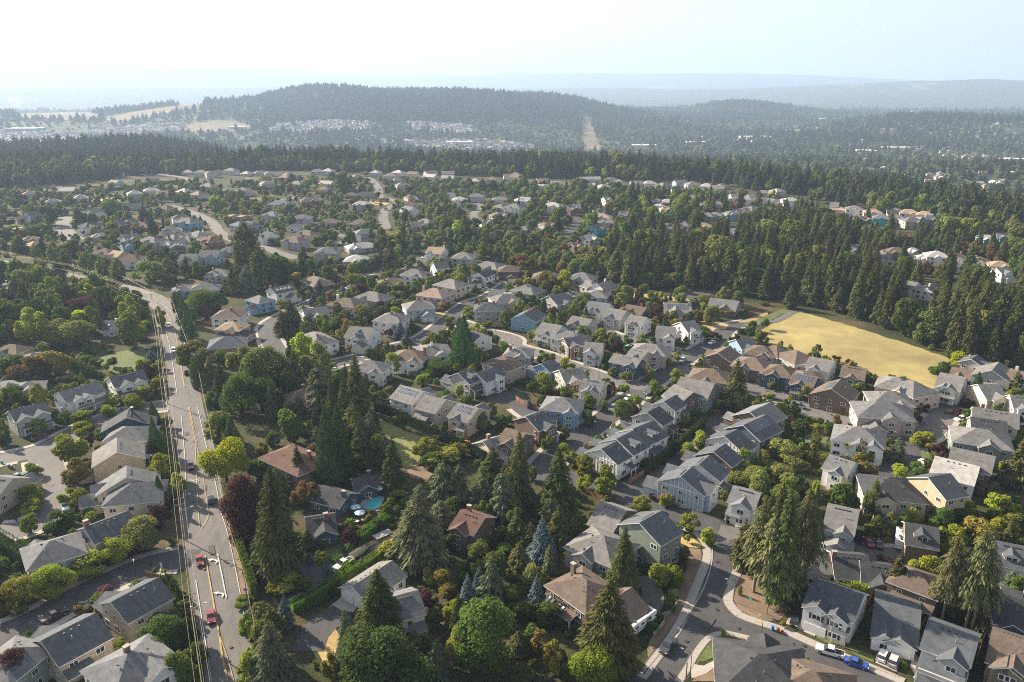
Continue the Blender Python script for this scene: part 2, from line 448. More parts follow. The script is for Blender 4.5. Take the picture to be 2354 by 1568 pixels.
def ribbon(name, P, w, m, z, kind='structure', thick=0.0, a=None, b=None):
    A, B = side(P, w / 2 if a is None else a), side(P, -w / 2 if b is None else b)
    n = len(P); up = Vector((0, 0, z)); v = [p + up for p in A] + [p + up for p in B]
    f = [(k, n + k, n + k + 1, k + 1) for k in range(n - 1)]
    if thick:
        dn = Vector((0, 0, z - thick)); v += [p + dn for p in A] + [p + dn for p in B]
        f += [(2 * n + k, k, k + 1, 2 * n + k + 1) for k in range(n - 1)] + [(n + k, 3 * n + k, 3 * n + k + 1, n + k + 1) for k in range(n - 1)]
        f += [(0, 2 * n, 3 * n, n), (n - 1, 2 * n - 1, 4 * n - 1, 3 * n - 1)]
    return tag(ob(name, mesh(name, v, f, [m])), kind=kind)
def route(s):
    """'i,j x,y x,y i,j x,y' : points inside zoomed tiles of the photo -> photo units"""
    out, t = [], (0, 0)
    for w in s.split():
        if w[0] == '@': t = tuple(int(q) for q in w[1:].split(',')); continue
        x, y = (float(q) for q in w.split(',')); out.append(D(t[0], t[1], x, y))
    return out
def road_pts(s): return drape(smooth([gp(x, y) for x, y in route(s)], 2.5))

MAIN = '@0,3 2230,1800 2175,1568 2095,1100 2022,785 1945,400 1871,0 @0,2 1805,1040 1712,600 1682,300 1620,0 @0,1 1590,1500 1535,1310 1475,1225 1350,1155 1150,1085 900,1040 690,985 420,930 190,880 -100,830'
STREETS = [  # name, width, material, sidewalk sides, route
    ('main_road', 11.6, 'asphalt', '', MAIN),
    ('side_street', 9.0, 'newasphalt', 'lr', '@0,3 1800,440 1600,445 1380,490 1100,600 700,790 330,1000 0,1140 -300,1230'),
    ('cul_de_sac_street', 9.5, 'asphalt', 'lr', '@0,2 1700,590 1500,600 1200,650 900,745 600,890 350,1010 -60,1100'),
    ('cul_de_sac_branch_road', 9.5, 'asphalt', 'lr', '@0,2 400,1020 440,1200 490,1420 @0,3 420,40 180,170 -60,200'),
    ('curved_road', 9.4, 'newasphalt', '', '@2,3 1180,1800 1330,1568 1510,1330 1690,1060 1830,820 1915,600 1960,420 1945,280 1870,180 1760,100 1600,40 1430,-30 @2,2 1250,1470 1090,1425 900,1370 640,1290 420,1235'),
    ('east_street', 8.6, 'asphalt', 'lr', '@2,3 1900,190 2150,240 2353,270 @3,3 250,265 560,325 1000,395 1400,450 1700,530 2100,600 2500,680'),
    ('corner_street', 8.8, 'newasphalt', '', '@2,3 1640,1010 1850,1010 2080,1075 2353,1160 @3,3 200,1230 430,1335 900,1525 1200,1660'),
    ('diagonal_street', 9.4, 'newasphalt', 'lr', '@2,2 200,1290 320,1130 450,1000 620,890 780,770 920,665 1060,555 1240,410 1400,300 1560,185 1720,90 1860,10 @2,1 2000,1440 2190,1400'),
    ('avenue', 9.0, 'asphalt', 'lr', '@1,1 1830,1390 1960,1430 2100,1480 2353,1550 @2,2 20,50 290,130 520,220 800,325 1000,385 1250,425'),
    ('field_side_street', 9.0, 'asphalt', 'lr', '@2,2 1520,235 1700,335 1950,395 2200,440 @3,2 30,495 300,605 560,695 800,765 1050,845 1270,895 1430,870 1540,770 1610,650 1560,540 1480,500'),
    ('court_road', 7.5, 'newasphalt', 'l', '@3,2 1270,890 1300,1000 1260,1110 1140,1190 1000,1240'),
    ('short_street', 8.0, 'newasphalt', 'l', '@3,2 1590,620 1700,600 1790,590'),
    ('mid_street', 8.6, 'asphalt', 'lr', '@2,1 820,1455 930,1520 1100,1560 @2,2 1180,10 1400,70 1620,145'),
    ('court_street', 8.4, 'newasphalt', 'r', '@1,2 2353,470 @2,2 40,560 190,680 380,755 560,820 650,850'),
    ('court_head_road', 9.0, 'newasphalt', '', '@1,2 2353,470 2270,520 2200,575'),
    ('alley_road', 7.6, 'newasphalt', '', '@2,2 1090,1360 1250,1240 1400,1130 1560,1020 1760,860 1960,690'),
    ('crescent_road', 9.0, 'newasphalt', 'lr', '@1,2 640,235 760,200 950,150 1200,75 1440,20 @1,1 1560,1530 1690,1440 1800,1340 1960,1225 2120,1170 2260,1090 2330,1030 2353,1000 @2,1 30,1040'),
    ('loop_street', 9.0, 'newasphalt', 'lr', '@1,2 640,235 440,230 270,170 170,60 @1,1 110,1500 115,1430 190,1370 330,1300 560,1200 740,1130 900,1090 1000,1010 1180,955 1360,930 1480,870 1510,800'),
    ('bend_street', 8.6, 'asphalt', 'lr', '@1,1 1200,540 1170,440 1190,360 1290,300 1220,260 1140,235 1120,150 1070,95 1010,60'),
    ('east_bend_road', 8.0, 'asphalt', 'l', '@1,1 2040,500 2000,400 2080,340 2010,300'),
    ('hill_road', 9.2, 'asphalt', 'lr', '@0,1 1560,325 1800,400 1950,480 2010,560 2150,645 @1,1 60,705 200,755 380,810'),
    ('hill_cul_de_sac_road', 12.0, 'asphalt', '', '@0,1 600,430 590,520 640,600 720,640'),
    ('upper_court_road', 8.0, 'asphalt', '', '@1,1 730,590 860,620 780,680'),
    ('ravine_street', 8.4, 'newasphalt', 'r', '@2,1 600,430 575,520 500,590 440,640'),
    ('terrace_road', 8.0, 'asphalt', '', '@0,1 1400,30 1650,60 1800,105'),
    ('terrace_lane_road', 8.0, 'asphalt', '', '@1,1 -40,255 200,275 380,245'),
    ('estate_path', 5.0, 'newasphalt', '', '@1,3 320,850 460,740 590,600 800,500 950,420 1200,310'),
    ('estate_spur_path', 4.6, 'newasphalt', '', '@1,3 560,630 500,540 410,470'),
    ('garden_path', 7.0, 'newasphalt', '', '@1,3 800,920 640,1020 520,1150 470,1290'),
    ('farm_path', 4.0, 'asphalt', '', '@2,1 2160,1430 2353,1390 @3,1 60,1390 260,1285'),
    ('villa_path', 5.0, 'asphalt', '', '@2,3 1140,650 1250,640 1300,800 1250,930 1200,1090'),
]
ROADS = []
for nm, w, m, sides, s in STREETS:
    P = road_pts(s)
    ROADS.append((nm, w, P, sides))
    far = max((p.xy.length for p in P)) > 600
    ribbon(nm, P, w, m, lift())
ROADXY = np.array([(p.x, p.y, w / 2) for nm, w, P, s in ROADS for p in P])
def road_gap(x, y, skip=None):
    d = np.hypot(ROADXY[:, 0] - x, ROADXY[:, 1] - y) - ROADXY[:, 2]
    return float(d.min())
# pavements beside the streets, broken where another street crosses
for nm, w, P, sides in ROADS:
    others = np.array([(p.x, p.y, ww / 2 + .6) for n2, ww, Q, s2 in ROADS if n2 != nm for p in Q])
    for sgn in ([1] if 'l' in sides else []) + ([-1] if 'r' in sides else []):
        S = [p for p in side(P, sgn * (w / 2 + .95)) if p.xy.length < 520]; run = []; runs = []
        for k, p in enumerate(S):
            if (np.hypot(others[:, 0] - p.x, others[:, 1] - p.y) < others[:, 2]).any():
                if len(run) > 2: runs.append(run)
                run = []
            else: run.append(p)
        if len(run) > 2: runs.append(run)
        for r in runs: ribbon('sidewalk', r, 1.9, 'concrete', .14, thick=.14)

# hand-traced pavements beside the dark curved road, laid slab by slab
SLAB = mesh('paving_slab', *[(lambda b: (b.v, b.f))(MB().box(-.5, .5, -.5, .5, 0, 1))][0], ['concrete'])
def paved(s, w, step=1.5):
    P = smooth([gp(x, y) for x, y in route(s)], step)
    base = ribbon('sidewalk', P, w + .3, 'joint', .12, thick=.12)
    for a, b in zip(P, P[1:]):
        d = b - a
        if d.length < .4: continue
        c = (a + b) / 2
        o = ob('paving_slab', SLAB, base, (c.x, c.y, .10), (0, 0, atan2(d.y, d.x)), (d.length - .035, w, .05))
paved('@2,3 1190,1530 1340,1330 1440,1200 1560,1000 1650,800 1730,600 1790,440 1790,350 1765,270 1690,200 1560,155 1450,140', 1.9)
paved('@2,3 2075,440 2075,540 2020,660 1985,780 2005,860 2090,950 2240,1010 2353,1045 @3,3 150,1095 360,1190 560,1275 760,1360 1000,1460 1250,1568', 2.1)
paved('@2,3 1530,1568 1620,1430 1690,1310 1780,1190 1860,1135 1960,1115 2080,1140 2180,1165', 1.3)
paved('@3,3 60,1280 240,1380 420,1460 600,1545', 1.8)
patch('sidewalk', route('@2,3 1640,1400 1760,1420 1900,1350 2040,1300 2110,1190 2150,1200 2070,1330 1900,1400 1790,1490 1650,1540'), 'concrete', .11)
ribbon('kerb', smooth([gp(x, y) for x, y in route('@2,3 1205,1500 1370,1300 1530,1100 1660,890 1770,690 1830,500 1840,400 1840,330')]), .3, 'concrete', .15, thick=.15)

# ground patches: fields, lawns, dry grass, mulch, concrete pads
FIELD = route('@3,1 262,1286 700,1410 1190,1565 @3,2 1640,150 1680,185 1560,290 1555,390 1500,460 1440,470 1420,400 1250,340 1070,345 915,300 900,260 610,200 380,140 200,70 0,20 @2,1 2190,1530 2353,1440 @3,1 0,1430 150,1345')
PATCH = [('mown_field', 'mown', FIELD),
 ('lawn', 'olive', route('@1,2 1100,690 1230,760 1400,840 1590,890 1480,940 1440,1000 1510,1060 1500,1140 1380,1170 1300,1100 1270,960 1150,830')),
 ('lawn', 'dry', route('@2,3 1470,240 1520,205 1640,225 1740,300 1740,335 1640,330 1560,290')),
 ('slope_ground', 'bark_mulch', route('@2,3 1600,330 1740,350 1745,480 1700,600 1640,760 1560,930 1480,1080 1370,1240 1250,1350 1230,1250 1330,1100 1420,960 1500,840 1420,720 1600,560')),
 ('lawn', 'lawn', route('@2,3 1130,410 1160,350 1290,380 1350,430 1280,455 1200,440')),
 ('bed_ground', 'bark_mulch', route('@2,3 2110,430 2230,560 2353,700 2353,1010 2220,960 2080,900 2040,800 2080,640')),
 ('bed_ground', 'bark_mulch', route('@3,3 0,740 180,810 190,900 120,990 0,1010')),
 ('bed_ground', 'lawn', route('@2,3 1690,1370 1800,1220 1880,1150 1980,1135 2090,1150 2060,1240 2010,1300 1880,1330 1760,1390')),
 ('bed_ground', 'bark_mulch', route('@2,3 1660,1568 1700,1500 1800,1450 1920,1400 2020,1350 1990,1450 1920,1568')),
 ('lawn', 'lawn', route('@3,3 445,1100 620,1160 700,1185 640,1235 590,1240 430,1160')),
 ('lawn', 'lawn', route('@3,3 750,1225 860,1270 1000,1330 970,1390 830,1330 760,1280')),
 ('verge_lawn', 'lawn', route('@3,3 405,1190 600,1270 900,1400 930,1425 560,1285 420,1225')),
 ('lawn', 'dry', route('@3,3 860,830 925,830 880,905')),
 ('lawn', 'lawn', route('@3,3 1390,950 1420,960 1390,1060 1370,1050')),
 ('driveway_pavement', 'concrete', route('@3,3 200,960 470,1060 430,1150 160,1030')),
 ('driveway_pavement', 'concrete', route('@3,3 1060,1280 1240,1350 1180,1475 985,1390')),
 ('driveway_pavement', 'concrete', route('@3,3 1400,1430 1600,1500 1640,1640 1330,1530')),
 ('driveway_pavement', 'concrete', route('@3,3 1340,1290 1380,1330 1400,1430 1350,1500 1305,1430')),
 ('driveway_pavement', 'concrete', route('@1,3 645,905 830,750 975,815 895,925')),
 ('lawn', 'lawn', route('@1,3 620,260 840,230 930,320 880,380 700,430 600,330')),
 ('lawn', 'dry', route('@1,3 560,1260 720,1080 760,1150 740,1300 700,1450 640,1400')),
 ('lawn', 'dry', route('@1,3 930,330 1280,180 1340,130 1280,260 1150,290 950,370')),
 ('meadow', 'lawn', route('@0,2 860,170 1100,100 1340,60 1330,180 1300,280 1050,300 920,260')),
 ('lawn', 'dry', route('@0,2 520,360 560,320 680,315 700,350 640,400 530,400')),
 ('verge_lawn', 'bark_mulch', route('@0,3 2050,0 2120,150 2200,440 2280,720 2310,900 2330,1150 2250,900 2160,480')),
 ('lawn', 'dry', route('@2,1 1000,1120 1250,1140 1620,1180 1660,1215 1420,1215 1200,1180 1020,1175')),
 ('lawn', 'dry', route('@2,1 1720,1390 1850,1370 1990,1420 1960,1460 1800,1460')),
 ('tennis_court', 'newasphalt', route('@2,1 1540,1170 1720,1085 1880,1130 1690,1195')),
 ('lawn', 'dry', route('@2,1 2060,1400 2280,1330 2353,1290 2353,1330 2180,1400')),
 ('crop_rows', 'lawn', route('@2,1 2130,1420 2330,1340 @3,1 180,1255 200,1290 @2,1 2353,1395 2200,1450')),
 ('lawn', 'dry', route('@1,1 830,280 1060,285 1240,300 1160,330 1040,305 900,300')),
 ('lawn', 'dry', route('@1,1 1600,1300 1740,1310 1720,1360 1600,1330')),
 ('lawn', 'lawn', route('@1,1 1050,930 1180,880 1210,930 1100,960')),
 ('lawn', 'lawn', route('@1,2 1100,170 1220,140 1220,200 1120,185')),
 ('lawn', 'lawn', route('@3,2 1400,1010 1500,1040 1540,1070 1480,1110 1400,1090')),
 ('lawn', 'lawn', route('@2,2 1400,120 1470,150 1460,220 1330,260')),
 ('lawn', 'lawn', route('@3,2 280,960 400,900 560,890 520,990 400,980')),
 ('patio', 'concrete', route('@1,2 930,1530 1000,1440 1090,1420 1180,1440 1150,1568 960,1568')),
 ('yard', 'bark_mulch', route('@1,2 1380,1180 1520,1150 1620,1230 1560,1300 1420,1260')),
 ('yard', 'bark_mulch', route('@1,3 1620,1300 1800,1230 1850,1400 1700,1490')),
 ('lawn', 'dry', route('@0,1 820,270 900,250 1000,245 1130,280 1020,270 860,300')),
]
for nm, m, pts in PATCH: patch(nm, pts, m, noise_edge=.9 if nm == 'mown_field' else .35 if m in ('dry', 'lawn', 'bark_mulch') else 0)

# painted markings on the main road and by the junction
def line(m, s, w=.14): ribbon('road_marking', drape(smooth([gp(x, y) for x, y in route(s)])), w, m, .28)
for off in (0, 14):
    line('yellow', f'@0,3 {2083+off},1568 {2040+off*.6},1330 {2003+off*.5},1090 {1983+off*.5},980 {1935+off*.4},700 {1884+off*.3},410')
line('yellow', '@0,3 2150,1568 2090,1350 2030,1180 2003,1090')
for off in (0, 10):
    line('yellow', f'@0,2 {1805+off},960 {1765+off},780 {1733+off*.7},612')
    line('yellow', f'@0,2 {1692+off*.6},425 {1660+off*.6},230 {1632+off*.6},60 {1615+off*.6},-40 @0,1 {1595+off*.5},1470 {1555+off*.4},1360 1500,1270 1430,1210')
line('yellow', '@0,2 1795,950 1800,1100 1812,1350 1822,1568 @0,3 1838,150')
line('yellow', '@0,2 1805,950 1850,1150 1885,1380 1915,1568 @0,3 1922,10 1900,80 1845,168')
line('white', '@0,3 1945,1568 1880,1150 1800,640')
line('white', '@0,3 1722,80 1712,0 @0,2 1705,1440 1700,1100 1665,690')
line('white', '@0,2 1628,495 1590,230 1550,0 @0,1 1545,1560 1510,1420 1468,1330')
line('white', '@0,3 2310,1280 2240,930 2170,560 2090,200 2030,0 @0,2 1985,1330 1930,1100 1870,860 1815,610')
line('white', '@0,2 1775,420 1750,250 1700,50 @0,1 1690,1540 1640,1400 1560,1290 1480,1230')
line('white', '@0,3 2000,395 2040,590 2082,800', .26)
line('white', '@0,3 1473,475 1488,515 1470,556', .4)
def turn_arrow(cx, cy, t=(0, 3)):
    P = tp(t, cx, cy); Q = tp(t, cx + 45, cy + 5)
    a = Vector((Q.x - P.x, Q.y - P.y)); n = a.normalized()
    pts = [(1.3, -1.1), (1.55, -1.0), (1.5, -.1), (1.1, .45), (.4, .55), (-.35, .5), (-.35, .95), (-1.5, .3), (-.35, -.35), (-.35, .1), (.5, .15), (1.1, -.2)]
    v = [(P.x + n.x * x - n.y * y, P.y + n.y * x + n.x * y, .285) for x, y in pts]
    tag(ob('road_marking', mesh('turn_arrow', v, [tuple(range(len(v)))], ['white'])), kind='structure')
turn_arrow(1955, 458); turn_arrow(2010, 765)
def lettering(txt, t, x, y, size, rz, z=.285, m='white', sy=1.0, name='road_lettering'):
    cu = bpy.data.curves.new(name, 'FONT'); cu.body = txt; cu.size = size; cu.align_x = 'CENTER'; cu.align_y = 'CENTER'
    cu.materials.append(M[m])
    P = tp(t, x, y)
    o = ob(name, cu, None, (P.x, P.y, z), (0, 0, rz), (1, sy, 1))
    return tag(o, kind='structure')
_a, _b = tp((0, 2), 1795, 1285), tp((0, 2), 1722, 1295)
lettering('SCHOOL', (0, 2), 1757, 1292, 1.15, atan2(_b.y - _a.y, _b.x - _a.x), sy=2.4)
# yellow tactile strips at the corner ramps
for s in ('@2,3 2243,1010 2285,1020 2290,1035 2248,1024', '@2,3 2098,1148 2140,1155 2145,1170 2100,1162'):
    patch('tactile_strip', route(s), 'yellow', .17)

def cached_disc():
    if 'disc' not in _cache: _cache['disc'] = MB().lathe([(.42, 0), (.42, .012)], 12).me('manhole_cover', ['dark'])
    return _cache['disc']
# manholes and darker repair patches in the carriageways
def on_road(nm):
    for n2, w, P, s2 in ROADS:
        if n2 == nm: return w, P
for nm, ks in (('main_road', (.04, .1, .17, .25)), ('curved_road', (.2, .33, .5, .7)), ('diagonal_street', (.2, .5, .75)), ('side_street', (.3, .6)), ('corner_street', (.3, .6)), ('avenue', (.4, .7)), ('field_side_street', (.3, .5, .7)), ('crescent_road', (.3, .6)), ('cul_de_sac_street', (.4, .7))):
    w, P = on_road(nm)
    for k in ks:
        i = int(k * (len(P) - 2)); p, d = P[i], (P[i + 1] - P[i]).normalized(); off = random.choice((-.22, .0, .2)) * w
        c = p + Vector((-d.y, d.x, 0)) * off
        tag(ob('manhole_cover', cached_disc(), None, (c.x, c.y, p.z + .22)), kind='structure')
        if random.random() < .7:
            i = min(len(P) - 4, i + 3); c = P[i] + Vector((-d.y, d.x, 0)) * random.uniform(-.3, .3) * w; L_, W_ = random.uniform(2, 7), random.uniform(.8, 1.6)
            tag(ob('road_patch', mesh('road_patch', [(sx * L_, sy * W_, 0) for sx, sy in ((-.5, -.5), (.5, -.5), (.5, .5), (-.5, .5))], [(0, 1, 2, 3)], ['newasphalt']), None, (c.x, c.y, P[i].z + .2), (0, 0, atan2(d.y, d.x))), kind='structure')
